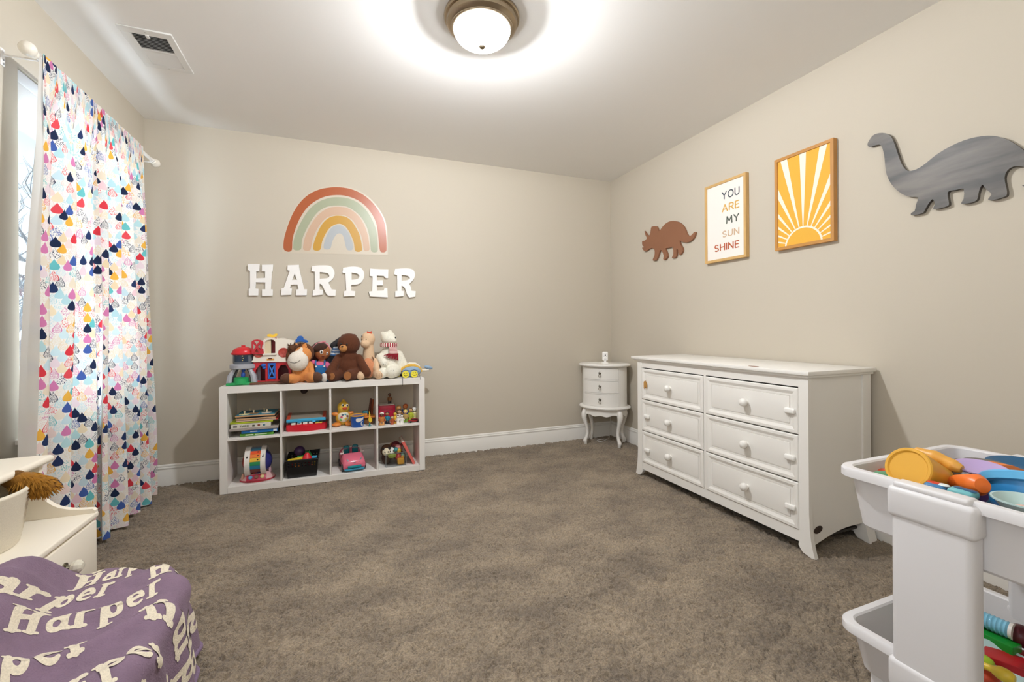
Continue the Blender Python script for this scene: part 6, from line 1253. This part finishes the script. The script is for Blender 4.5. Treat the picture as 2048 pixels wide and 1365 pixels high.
# pink book leaning on the end panel
a, b = (0.4931,3.27,0.0655), (0.4184,3.27,0.2239)
o_ = (a[0], 3.36, F0); t = thing('book', 'coral pink book leaning against the shelf end beside the clear bin', 'book', (a[0]+.008, 3.36, F0+.002)); ang = math.atan2(b[0]-a[0], b[2]-a[2]); Lb = math.hypot(b[0]-a[0], b[2]-a[2])+.012
M = Matrix.Rotation(ang, 4, 'Y')
m = MB(); m.box(-.012, -.010, -.095, .095, 0, Lb, .0008, 1, M=M); m.box(.006, .008, -.095, .095, 0, Lb, .0008, 1, M=M); m.box(-.012, .008, -.095, -.091, 0, Lb, .001, 1, M=M); obj('cover', m, PC('#d4655c', rough=.5), t)
m = MB(); m.box(-.010, .006, -.091, .091, .003, Lb-.003, M=M); obj('pages', m, C('#e6dccb', 'paper'), t)

# ================================================================== CREAM HUTCH WITH BASKET
CR_ = C('#f1e9d9', 'paint'); HX0, HX1, HY0_, HY1_ = -1.182, -.748, .80, 1.815; o_ = ((HX0+HX1)/2, 1.35, 0)
hu = thing('toy_hutch', 'cream painted bench hutch with an upper shelf and glass drawer knob', 'cabinet', o_)
m = MB(o_); m.box(HX0, HX1, HY0_, HY1_, .0, .432, .002, 1); obj('carcass', m, CR_, hu)
m = MB(o_); m.box(HX0, HX1+.012, HY0_-.008, HY1_+.004, .432, .450, .005, 3); obj('ledge', m, CR_, hu)
for k, (a, b) in enumerate(((1.40, 1.805), (.83, 1.36))):
    m = MB(o_); m.box(HX1-.004, HX1+.012, a, b, .25, .425, .003, 2); d_ = obj('drawer', m, CR_, hu)
    m = MB(o_); yk = (a+b)/2 + (.022 if k == 0 else 0); M = Matrix.Translation((HX1+.012, yk, .358)) @ V((1, 0, 0)).to_track_quat('Z', 'Y').to_matrix().to_4x4()
    m.lathe([(.016, 0), (.016, .003), (.008, .006), (.006, .012), (.010, .014)], seg=20, M=M); obj('knob_stem', m, C('#8d8878', 'metal', rough=.25), d_)
    m = MB(o_); m.lathe([(.008, .013), (.015, .018), (.019, .027), (.017, .036), (.010, .042), (0, .043)], seg=10, M=M); obj('crystal_knob', m, C('#d9d4c4', 'plastic', rough=.05), d_, angle=10)
    m = MB(o_); m.box(HX1-.004, HX1+.012, a, b, .03, .24, .003, 2); obj('lower_drawer', m, CR_, hu)
br = smooth_loop([(-.872, .620), (-.874, .560), (-.862, .515), (-.838, .487), (-.806, .472), (-.772, .466), (-.744, .464)], 4, False)
pts = [(HX0, .450), (HX0, .620)] + br + [(-.738, .458), (-.738, .450)]
m = MB(o_); m.prism(pts, None, lambda a, b, d: (a, d, b), 1.797, 1.815); obj('side_bracket', m, CR_, hu, angle=30)
m = MB(o_); m.prism(pts, None, lambda a, b, d: (a, d, b), HY0_, HY0_+.018); obj('side_bracket', m, CR_, hu, angle=30)
m = MB(o_); m.box(HX0, -.852, HY0_-.02, 1.838, .620, .642, .010, 3); obj('upper_shelf', m, CR_, hu)
m = MB(o_); m.box(HX0, HX0+.012, HY0_, HY1_, .45, .62); obj('back_panel', m, CR_, hu)
# woven basket on the ledge
bc = (-.960, 1.590); o_ = (bc[0], bc[1], .450)
t = thing('woven_basket', 'off white ribbed basket on the ledge of the cream hutch', 'basket', o_)
prof = [(0, 0), (.128, 0)]; NR = 15
for i in range(NR):
    r = .130+.022*(i/NR)**.8; prof += [(r, .150*i/NR+.001), (r+.0035, .150*(i+.5)/NR)]
prof += [(.152, .150), (.148, .153), (.144, .150), (.125, .008), (0, .006)]
m = MB(o_); m.lathe(prof, c=o_, seg=64); obj('ribbed_body', m, C('#e2d9c6', 'fabric'), t, angle=80)
# furry mustard toy hanging out
q = (-0.8096,1.66,0.5914); o_ = (q[0], 1.66, q[2]-.03); rnd = random.Random(11)
t = thing('furry_plush', 'shaggy mustard brown plush limb hanging out of the ribbed basket', 'plush toy', o_)
tipq = (-0.7811,1.66,0.5965); p0 = V((q[0]-.030, 1.665, q[2]+.012)); p1 = V((tipq[0]-.006, 1.655, tipq[2]-.006))
m = MB(o_); m.cap(p0 + V((-.03, 0, .014)), p0, .022, .030, 4); m.cap(p0, p1, .031, .022, 6); blob('limb', m, PL('#8f6018', scale=120), t, .006, 2)
m = MB(o_)
for i in range(620):
    f_ = rnd.random(); c = p0.lerp(p1, f_); r = .030*(1-f_)+.022*f_; n_ = V((rnd.gauss(0, 1), rnd.gauss(0, 1), rnd.gauss(0, 1))).normalized(); d = (n_*.8 + V((.35, 0, -.9))).normalized(); s_ = c+n_*r*.95; m.cyl(s_, s_+d*rnd.uniform(.012, .024), .0028, .0004, 4)
obj('fur', m, C('#a3701e', 'fabric'), t)['kind'] = 'stuff'
m = MB(o_); m.ell((p0.x-.02, 1.665, p0.z+.018), (.024, .02, .02)); obj('dark_paw', m, PL('#6f4a18'), t)

# ================================================================== PURPLE NAME BLANKET
BX, BY_, BA, BB, RC = -.665, 1.185, .205, .505, .045
SM = lambda t: max(0, min(1, t))**2*(3-2*max(0, min(1, t)))
def BEX(u): return 3.0 if u > 0 else 2.4
def blanket_plan(qx, qy):
    """plan outline pulled in at the far hutch corner"""
    x, y = BX+qx, BY_+qy
    x = -.44 + (x+.44)*(1-.30*SM((y-1.30)/.36)); y = 1.0 + (y-1.0)*(1-.150*SM((-.655-x)/.15)) if y > 1.0 else y
    return x, y
def blanket_top(x, y):
    f = SM((y-1.28)/.26); c, wd = -.698-.014*f, .130-.050*f
    return .285 + .045*SM((-.56-x)/.12) + .140*SM((c+wd/2-x)/wd)
def blanket_pos(u, v, lift=0.0):
    """unfolded cloth coordinates -> draped point; the cloth lies over the hutch ledge and a low seat, turns over a round edge and hangs to the carpet"""
    BE = BEX(u); n = max(1e-6, ((abs(u)/BA)**BE + (abs(v)/BB)**BE) ** (1/BE)); d2 = math.hypot(u, v)
    if n <= 1: qx, qy, s = u, v, 0
    else: qx, qy, s = u/n, v/n, d2*(1-1/n)
    gx, gy = math.copysign((abs(qx)/BA)**(BE-1)/BA, qx), math.copysign((abs(qy)/BB)**(BE-1)/BB, qy); gl = math.hypot(gx, gy) or 1; gx, gy = gx/gl, gy/gl
    px, py = blanket_plan(qx, qy); top = blanket_top(px, py)
    # creases running diagonally over the top
    w_ = (v*.66 - u*.75); al = u*.66+v*.75; nz = noise.noise(V((w_*9, al*2.2, 3.1))); wob = .012*math.sin(al*9)
    ridge = sum(h_*math.exp(-((w_-c+wob)/w2)**2) for c, h_, w2 in ((.015, .016, .022), (.150, .012, .020), (-.115, .017, .024), (.27, .011, .022), (-.25, .015, .026))) - .006*math.exp(-((w_-.060+wob)/.02)**2) + nz*.014
    if s <= 0: x, y, z = px, py, top; nrm = V((0, 0, 1)); k = 1
    elif s < RC*PI/2:
        a = s/RC; x, y, z = px+gx*RC*math.sin(a), py+gy*RC*math.sin(a), top-RC*(1-math.cos(a)); nrm = V((gx*math.sin(a), gy*math.sin(a), math.cos(a))); k = 1
    else:
        d = s-RC*PI/2; d = min(d, top-RC-.030); th = math.atan2(qy, qx*2.2)
        fl = .035*d/.25; fold = (.011*math.sin(th*13+.8)+.006*math.sin(th*29))*min(1, d/.10)
        x, y, z = px+gx*(RC+fl+fold), py+gy*(RC+fl+fold), top-RC-d; nrm = V((gx, gy, .12)).normalized(); k = max(.25, 1-d/.12)
    p = V((x, y, z)) + nrm*(ridge*k + lift)
    if p.x < -.736 and s <= 0: p.z = max(p.z, .4545 + lift)
    return p, nrm, s
# arc length across the cloth at mid depth, so the print keeps its size where the cloth climbs onto the ledge
_arc = [(BA, 0.0)]
for _i in range(1, 120):
    _u = BA - _i*.0035; _p, _q = blanket_pos(_u, .12)[0], blanket_pos(_arc[-1][0], .12)[0]; _arc.append((_u, _arc[-1][1] - math.hypot(_p.x-_q.x, _p.z-_q.z)))
def print_u(a):
    """a = distance along the cloth, measured from the front edge"""
    a -= BA
    if a >= 0: return BA + a
    for i in range(1, len(_arc)):
        if _arc[i][1] <= a:
            (u0, a0), (u1, a1) = _arc[i-1], _arc[i]; return u0 + (u1-u0)*(a-a0)/(a1-a0 or 1)
    return _arc[-1][0] + (a - _arc[-1][1])
def blanket():
    o_ = (BX, BY_, 0); t = thing('blanket', 'purple plush blanket with cream Harper lettering draped over a low seat', 'blanket', o_)
    NT, NS_, NIN = 220, 34, 26; vs, fs = [], []
    def ring(th, f):
        c, s_ = math.cos(th), math.sin(th); BE = BEX(c); R_ = 1/((abs(c)/BA)**BE+(abs(s_)/BB)**BE)**(1/BE); return c, s_, R_
    angs = []
    for i in range(NT):
        a = 2*PI*i/NT; angs.append(math.atan2(BB*math.copysign(abs(math.sin(a))**.75, math.sin(a)), BA*math.copysign(abs(math.cos(a))**.75, math.cos(a))))
    for k in range(NIN+NS_+1):
        for th in angs:
            c, s_, R_ = ring(th, 0)
            if k <= NIN: r = R_*(k/NIN)*.9999 + 1e-5
            else:
                top = blanket_top(*blanket_plan(c*R_, s_*R_))
                r = R_ + (RC*PI/2 + top-RC-.030)*((k-NIN)/NS_)
            vs.append(tuple(blanket_pos(c*r, s_*r)[0]))
    for k in range(NIN+NS_):
        for i in range(NT): j = (i+1) % NT; fs.append((k*NT+i, k*NT+j, (k+1)*NT+j, (k+1)*NT+i))
    m = MB(o_); m.raw(vs, fs); bmesh.ops.recalc_face_normals(m.bm, faces=m.bm.faces)
    obj('cloth', m, C('#826b7f', 'plush', vary=.22, vs=16), t, angle=180)
    m = MB(o_); last = [vs[(NIN+NS_)*NT+i] for i in range(NT)]; m.tube(last, .0075, 8, True); obj('hem', m, C('#7d6882', 'plush'), t, angle=180)
    # cream lettering printed on the pile
    G = {
     'H': (1.42, [([(.22, .05), (.46, 1.40)], [.17, .17]), ([(.88, .05), (1.12, 1.40)], [.17, .17]), ([(.36, .70), (1.0, .74)], .11), ([(-.02, .04), (.48, .04)], .085), ([(.66, .04), (1.14, .04)], .085), ([(.20, 1.41), (.70, 1.41)], .085), ([(.88, 1.41), (1.38, 1.41)], .085)]),
     'a': (1.02, [([(.45+.30*math.cos(a), .40+.30*math.sin(a)) for a in [i*2*PI/16 for i in range(17)]], .135), ([(.84, .95), (.74, .15), (.90, .06)], [.14, .14, .10]), ([(.30, .86), (.55, .96), (.78, .85)], [.10, .10, .12])]),
     'r': (.92, [([(.22, .06), (.38, .92)], .155), ([(.0, .05), (.44, .05)], .085), ([(.18, .94), (.40, .94)], .075), ([(.36, .66), (.54, .88), (.74, .90)], [.10, .12, .16])]),
     'p': (1.12, [([(.10, -.48), (.36, .92)], .15), ([(-.08, -.50), (.34, -.50)], .085), ([(.62+.27*math.cos(a), .47+.37*math.sin(a)) for a in [i*2*PI/16 for i in range(17)]], .135), ([(.16, .94), (.36, .94)], .075)]),
     'e': (1.0, [([(.48+.32*math.cos(a), .45+.37*math.sin(a)) for a in [.10+i*5.4/16 for i in range(17)]], [.125]*14+[.11, .09, .07]), ([(.22, .46), (.80, .52)], .085)]),
    }
    m = MB(o_); sc = .053; ang = math.radians(46); ca, sa = math.cos(ang), math.sin(ang)
    rowgap = .122
    for row in range(-7, 9):
        start = -1.05 + (.16 if row % 2 else 0) + row*.045; x = start
        while x < 1.3:
            for ch in 'Harper':
                wd, st = G[ch]
                for pts, r in st:
                    v2, f2 = stroke_ribbon([(a, b) for a, b in pts], r, .10)
                    out = []; ok = True
                    for a, b in v2:
                        a2 = x + (a + b*.10)*sc; b2 = row*rowgap + b*sc*1.05
                        u = print_u(a2*ca - b2*sa); v = a2*sa + b2*ca; p, n_, s = blanket_pos(u, v, .0016)
                        if p.z < .045 or s > .30 or (s > 0 and p.x < -.72): ok = False; break
                        out.append(tuple(p))
                    if ok: m.raw(out, f2)
                x += wd*sc
            x += .105
    obj('lettering', m, C('#e6dac4', 'plush'), t, angle=180)['kind'] = 'stuff'
blanket()

# ================================================================== WHITE ROLLING CART
CX0, CX1, CY0, CY1 = 1.243, 1.790, .352, .790; o_ = ((CX0+CX1)/2, (CY0+CY1)/2, 0)
ct = thing('utility_cart', 'white plastic two tray rolling cart full of toys by the dresser', 'cart', o_)
CW_ = C('#dbd9da', 'plastic', rough=.42)
def rrect(x0, x1, y0, y1, r, n=6):
    out = []
    for cx_, cy_, a in ((x1-r, y1-r, 0), (x0+r, y1-r, 90), (x0+r, y0+r, 180), (x1-r, y0+r, 270)):
        out += [(cx_+r*math.cos(math.radians(a+90*i/n)), cy_+r*math.sin(math.radians(a+90*i/n))) for i in range(n+1)]
    return out
def tray(name, zr, depth):
    secs = [(.0, zr-.024, .045), (.0, zr-.006, .045), (.004, zr, .042), (.020, zr, .034), (.024, zr-.004, .032), (.040, zr-depth+.012, .030), (.048, zr-depth+.006, .026), (.06, zr-depth+.006, .02), None,
            (.0, zr-.024, .045), (.016, zr-.026, .040), (.020, zr-.030, .038), (.036, zr-depth+.008, .034), (.044, zr-depth, .030), (.06, zr-depth, .02)]
    m = MB(o_); prev = None; base = []
    for s in secs:
        if s is None: prev = None; continue
        cur = [(x, y, s[1]) for x, y in rrect(CX0+s[0], CX1-s[0], CY0+s[0], CY1-s[0], s[2])]
        if prev:
            n = len(cur); m.raw(prev+cur, [(i, (i+1) % n, n+(i+1) % n, n+i) for i in range(n)])
        prev = cur
        if s[0] == .06: m.raw(cur, [tuple(range(len(cur)))])
    bmesh.ops.remove_doubles(m.bm, verts=m.bm.verts, dist=.0003); bmesh.ops.recalc_face_normals(m.bm, faces=m.bm.faces)
    return obj(name, m, CW_, ct, angle=35)
tray('upper_tray', .660, .158); tray('lower_tray', .250, .126)
for s, xa, xb in ((-1, CX0-.022, CX0+.034), (1, CX1-.034, CX1+.022)):
    m = MB(o_); m.box(xa+.004, xb, .502, .650, .066, .640, .014, 4); p_ = obj('post', m, CW_, ct)
    for z0, z1 in ((.578, .652), (.168, .243)):
        m = MB(o_); m.box(xa-.001 if s < 0 else xa+.006, xb-.006 if s < 0 else xb+.001, .495, .657, z0, z1, .013, 4); obj('collar', m, CW_, p_)
    m = MB(o_); m.box(xa+.006, xb-.010 if s < 0 else xb-.006, .508, .646, .648, .6635, .006, 3); obj('cap', m, CW_, p_)
for x in (CX0+.07, CX1-.07):
    for y in (CY0+.07, CY1-.07):
        m = MB(o_); m.box(x-.016, x+.016, y-.016, y+.016, .045, .126, .005); cs = obj('caster', m, CW_, ct)
        m = MB(o_); m.cyl((x-.011, y, .026), (x+.011, y, .026), .028, seg=22); obj('wheel', m, PC('#9a9a9c'), cs)
# ------------------------------------------------------------------ toys in the upper tray
GT = 'play kitchen toys in the top tray'
a, b = V((1.315,0.6593,0.679)), V((1.455,0.6515,0.6224))
o_ = tuple(a); t = thing('toy_tumbler', 'big yellow plastic tumbler lying with its round end toward the room', 'cup', o_, 0, GT)
ax_ = (b-a).normalized(); M = Matrix.Translation(a) @ ax_.to_track_quat('Z', 'Y').to_matrix().to_4x4(); Lc = (b-a).length*1.05; YT = PC('#dca436', rough=.45)
m = MB(o_); m.lathe([(.0, .003), (.040, .003), (.043, -.001), (.048, -.001), (.0505, .002), (.051, .010), (.0495, .020), (.036, Lc), (.030, Lc+.002), (0, Lc+.002)], seg=44, M=M); obj('tumbler_body', m, YT, t, angle=35)
q = (1.36,0.7131,0.6699)
def wavy(name, label, pts, rs, hx, group=GT):
    o2 = tuple(pts[0]); m = MB(o2); m.tube(smooth_loop([tuple(p) for p in pts], 5, False), [rs[min(len(rs)-1, i//5)]*(1-(i % 5)/5)+rs[min(len(rs)-1, i//5+1)]*((i % 5)/5) for i in range(5*(len(pts)-1)+1)], 12); return single(name, m, PC(hx, rough=.4), label, 'toy', o2, group)
wavy('toy_drumstick', 'wavy mustard yellow plastic toy piece at the back of the top tray', [(1.45,0.7088,0.6957), (1.45,0.6906,0.6904), (1.45,0.6671,0.6869), (1.45,0.6463,0.683), (1.45,0.6299,0.6758), (1.45,0.6128,0.6715)], [.009, .014, .018, .0135, .0165, .010], '#dba043')
q = (1.5,0.6765,0.6464); m = MB(q); m.ell(q, (.036, .036, .034)); bl = thing('toy_ball', 'blue ball with small orange print behind the yellow tumbler', 'ball', q, 0, GT); obj('ball_body', m, PC('#4f93c4'), bl)
m = MB(q); m.box(-.012, .014, -.0005, .0005, -.003, .003, M=Matrix.Translation((q[0]-.010, q[1]-.0345, q[2]+.004))); m.box(-.004, .004, -.0005, .0005, -.003, .003, M=Matrix.Translation((q[0]-.022, q[1]-.0285, q[2]+.012))); obj('orange_print', m, PC('#d8622c'), bl)['kind'] = 'stuff'
q = (1.44,0.6285,0.6516); m = MB(q); m.lathe([(0, -.004), (.030, -.004), (.031, 0), (.028, .005), (0, .007)], c=q, seg=28); single('toy_patty', m, PC('#3f241c'), 'dark brown round toy patty beside the yellow tumbler', 'toy', q, GT)
def plate(name, label, q, r, hx, tilt=(0, 0, 0), depth=.012, ay=1.0):
    m = MB(q); M = Matrix.Translation(q) @ Euler(tilt).to_matrix().to_4x4(); m.lathe([(0, 0), (r*.6, 0), (r*.95, depth), (r, depth), (r, depth+.003), (r*.94, depth+.003), (r*.58, .003), (0, .003)], seg=40, ay=ay, M=M); return single(name, m, PC(hx), label, 'plate', q, GT, angle=50)
plate('toy_plate', 'lavender toy plate resting behind the orange carrot', (1.5,0.5979,0.6618), .050, '#b9a2cf', (.10, -.12, 0))
q = (1.6,0.6304,0.6601); m = MB(q); m.lathe([(0, -.008), (.044, -.008), (.046, 0), (.040, .008), (0, .010)], c=q, seg=32); single('toy_disc', m, PC('#5a564f'), 'dark grey round toy lid behind the lavender plate', 'toy', q, GT)
q = (1.6,0.6734,0.6452); m = MB(q); m.box(-.045, .045, -.025, .025, -.012, .012, .004, M=Matrix.Translation(q) @ Euler((0, .35, .6)).to_matrix().to_4x4()); single('toy_chocolate', m, PC('#4f2014'), 'dark brown toy chocolate bar near the far rim of the top tray', 'toy', q, GT)
a, b = V((1.4,0.6076,0.6488)), V((1.36,0.5448,0.6668)); m = MB(tuple(a)); M = Matrix.Translation(a) @ (b-a).to_track_quat('Z', 'Y').to_matrix().to_4x4(); Lc = (b-a).length
m.lathe([(0, -.006), (.012, -.002), (.017, .010), (.019, Lc*.3), (.023, Lc*.7), (.024, Lc*.95), (.016, Lc*1.12), (0, Lc*1.16)], seg=22, M=M); single('toy_carrot', m, PC('#e8732c'), 'orange toy carrot between the tumbler and the blue pot', 'toy', tuple(a), GT)
q = V((1.5,0.5232,0.6548)); o_ = tuple(q); t = thing('toy_pot', 'blue toy pot with a light blue rim by the near corner of the top tray', 'pot', o_, 0, GT)
M = Matrix.Translation(q) @ V((.42, .22, .88)).to_track_quat('Z', 'Y').to_matrix().to_4x4()
m = MB(o_); m.lathe([(0, -.062), (.050, -.062), (.058, -.050), (.062, .0), (.060, .001), (.054, -.048), (0, -.056)], seg=40, M=M); obj('pot_body', m, PC('#2a86c4'), t)
m = MB(o_); m.lathe([(.061, -.008), (.073, -.006), (.075, .010), (.072, .014), (.062, .010), (.060, .002)], seg=40, M=M); obj('pot_rim', m, PC('#5aaede'), t)
plate('toy_plate', 'dark blue toy plate at the far side of the top tray', (1.66,0.5815,0.6515), .068, '#17577f', (.05, -.1, 0))
q = (1.58,0.5746,0.6682); m = MB(q); m.prism([(-.05, -.004), (.04, -.016), (.05, -.010), (-.02, .012), (-.048, .010)], None, lambda a_, b_, d: (q[0]+a_*.5, q[1]-a_*.6+d, q[2]+b_), -.02, .02); single('toy_cheese', m, PC('#e27a34'), 'flat orange toy wedge in front of the dark blue plate', 'toy', q, GT)
q = V((1.31,0.4822,0.6532)); plate('toy_bowl', 'pale aqua toy bowl against the near rim of the top tray', tuple(q+V((.040, -.02, -.024))), .058, '#b9d2cf', (0, 0, 0), .030)
q = V((1.31,0.4823,0.6454)); m = MB(tuple(q)); m.ell((q.x+.03, q.y-.03, q.z-.002), (.030, .040, .008)); single('toy_ham', m, PC('#e2b09c'), 'peach toy slice lying inside the pale aqua bowl', 'toy', tuple(q), GT)
def packet(label, a, b, w_, hx, marks):
    a, b = V(a), V(b); o2 = tuple(a); t = thing('toy_packet', label, 'packet', o2, 0, GT); d = b-a; M = Matrix.Translation((a+b)/2) @ d.to_track_quat('X', 'Z').to_matrix().to_4x4(); L_ = d.length
    m = MB(o2); m.box(-L_/2, L_/2, -w_, w_, -.011, .011, .009, 3, M=M); obj('wrapper', m, PC(hx), t)
    for x, w2, c in marks: m = MB(o2); m.ell((0, 0, 0), (w2, w_*.55, .0025), u=14, v=6); bmesh.ops.transform(m.bm, matrix=Matrix.Translation(-V(o2)) @ M @ Matrix.Translation((x*L_, 0, .0108)) @ Matrix.Translation(V(o2)), verts=m.bm.verts); obj('print', m, PC(c), t)
packet('blue printed toy packet with a red mark under the tumbler', (1.302,0.6169,0.6518), (1.306,0.5775,0.6505), .020, '#3f78a8', [(-.05, .016, '#c9402e'), (.30, .012, '#dfe7e6')])
packet('aqua printed toy packet beside the near rim of the top tray', (1.31,0.5759,0.6526), (1.312,0.5293,0.6506), .020, '#6fb4ba', [(-.1, .012, '#24557a'), (.22, .014, '#24557a')])
q = (1.3,0.7104,0.65); m = MB(q); m.ell((q[0]+.012, q[1], q[2]-.010), (.034, .024, .014)); gt = thing('toy_lettuce', 'green patterned toy peeking over the corner of the top tray', 'toy', q, 0, GT); obj('green_shell', m, PC('#4f8f6a'), gt)
m = MB(q)
for k in range(9): m.ell((q[0]+.012-.030+.0075*k, q[1]-.020+.004*abs(k-4)*.5, q[2]-.001-.0016*abs(k-4)), .0035, u=8, v=6)
obj('yellow_beads', m, PC('#c9c43c'), gt)['kind'] = 'stuff'
q = (1.4,0.7539,0.6322); m = MB(q); m.ell((q[0], q[1], q[2]-.014), (.024, .024, .02)); single('toy_tomato', m, PC('#d85a3a'), 'red orange toy tomato behind the green patterned toy', 'toy', q, GT)
rnd = random.Random(21); PCOL = [('#c8403a', 'red'), ('#2f7fb8', 'blue'), ('#3f9a4e', 'green'), ('#d9a32f', 'amber'), ('#d8742f', 'orange'), ('#7a5aa6', 'violet')]
k = 0
for ix in range(4):
    for iy in range(3):
        q = (1.345+ix*.11, .455+iy*.115, .507+.048); hx, nm = PCOL[k % 6]; rowname = ('nearest the post', 'second across', 'third across', 'nearest the wall')[ix]; colname = ('camera end', 'middle', 'dresser end')[iy]
        m = MB(q); m.ell(q, .047); single('pit_ball', m, PC(hx), f'{nm} pit ball under the toys, {rowname}, {colname} of the top tray', 'ball', q, 'pit balls under the toys in the top tray'); k += 1
# ------------------------------------------------------------------ toys in the lower tray
GT = 'toys in the bottom tray'
LZ = .134
a, b = V((1.6377,0.6613,0.225)), V((1.6432,0.5971,0.225)); o_ = tuple(a); t = thing('toy_bottle', 'ribbed pale blue toy bottle with a white collar in the bottom tray', 'bottle', o_, 0, GT)
M = Matrix.Translation(a) @ (b-a).to_track_quat('Z', 'Y').to_matrix().to_4x4(); Lc = (b-a).length; prof = [(0, 0), (.016, 0)]
for i in range(7): prof += [(.019, Lc*(i+.15)/7.4), (.021, Lc*(i+.5)/7.4), (.019, Lc*(i+.85)/7.4)]
m = MB(o_); m.lathe(prof + [(.016, Lc*.97), (0, Lc*.98)], seg=24, M=M); obj('ribbed_tube', m, PC('#7fc0dc', rough=.15), t)
m = MB(o_); m.lathe([(0, Lc*.95), (.020, Lc*.95), (.021, Lc*1.06), (0, Lc*1.07)], seg=24, M=M); obj('white_collar', m, PC('#e4dfd8'), t)
q = (1.6611,0.5871,0.215); m = MB(q); m.ell(q, .028); single('maroon_ball', m, PC('#571a24'), 'maroon ball at the end of the ribbed blue bottle', 'ball', q, GT)
a, b = V((1.6236,0.6612,0.205)), V((1.619,0.582,0.205)); o_ = tuple((a+b)/2); d = b-a; M = Matrix.Translation((a+b)/2) @ d.to_track_quat('X', 'Z').to_matrix().to_4x4()
m = MB(o_); m.box(-d.length*.62, d.length*.55, -.020, .022, -.050, 0, .003, M=M); single('green_box', m, PC('#178a2c', rough=.25), 'long green toy box lying beside the ribbed bottle', 'box', o_, GT)
q = V((1.6025,0.5924,0.185)); m = MB(tuple(q)); m.box(-.055, .045, -.06, .04, -.045, .0, .004, M=Matrix.Translation(q) @ Matrix.Rotation(.4, 4, 'Z')); single('red_box', m, PC('#ad1820'), 'dark red toy box next to the green box in the bottom tray', 'box', tuple(q), GT)
q = V((1.5761,0.5558,0.195)); m = MB(tuple(q)); m.ell((q.x, q.y, q.z-.012), (.030, .030, .032)); m.ell((q.x-.012, q.y+.012, q.z+.022), (.015, .015, .018)); tag(blob('toy_pear', m, PC('#e8954a'), None, .006, 4), 'orange toy pear at the edge of the bottom tray', 'toy', GT)
q = V((1.5204,0.5911,0.17)); m = MB(tuple(q)); M = Matrix.Translation(q + V((-.01, -.02, -.012))) @ Euler((.18, -.12, 0)).to_matrix().to_4x4(); m.lathe([(0, 0), (.085, 0), (.108, .010), (.112, .012), (.111, .016), (.104, .014), (.084, .004), (0, .004)], seg=48, M=M); single('toy_plate', m, PC('#b9d6d6'), 'pale aqua toy plate under the yellow spoon in the bottom tray', 'plate', tuple(q), GT)
a, b, c = V((1.4633,0.5948,0.195)), V((1.4637,0.5691,0.2)), V((1.4677,0.528,0.2)); o_ = tuple(a); m = MB(o_); m.tube(smooth_loop([tuple(a), tuple(a.lerp(b, .6)), tuple(b), tuple(b.lerp(c, .35)), tuple(b.lerp(c, .75)), tuple(c)], 4, False), [.008]*8+[.008, .009, .011, .013, .015, .016, .016, .016, .015, .014, .012, .010, .008], 12); single('toy_spoon', m, PC('#e5c43c'), 'shiny yellow toy spoon lying on the pale aqua plate', 'spoon', o_, GT)
q = V((1.5202,0.6093,0.18)); m = MB(tuple(q)); m.ell(q, (.022, .026, .010)); single('lime_toy', m, PC('#a4c42c'), 'lime toy slice under the yellow spoon', 'toy', tuple(q), GT)
q = V((1.4808,0.5937,0.165)); m = MB(tuple(q)); m.ell(q, (.034, .036, .024)); single('orange_red_toy', m, PC('#cf4a2c'), 'orange red toy ball beneath the yellow spoon', 'toy', tuple(q), GT)
q = V((1.4799,0.582,0.155)); m = MB(tuple(q)); m.box(q.x-.05, q.x+.05, q.y-.05, q.y+.04, q.z-.020, q.z, .006); single('black_tray', m, PC('#1c1a1c'), 'black toy tray at the near edge of the bottom tray', 'tray', tuple(q), GT)
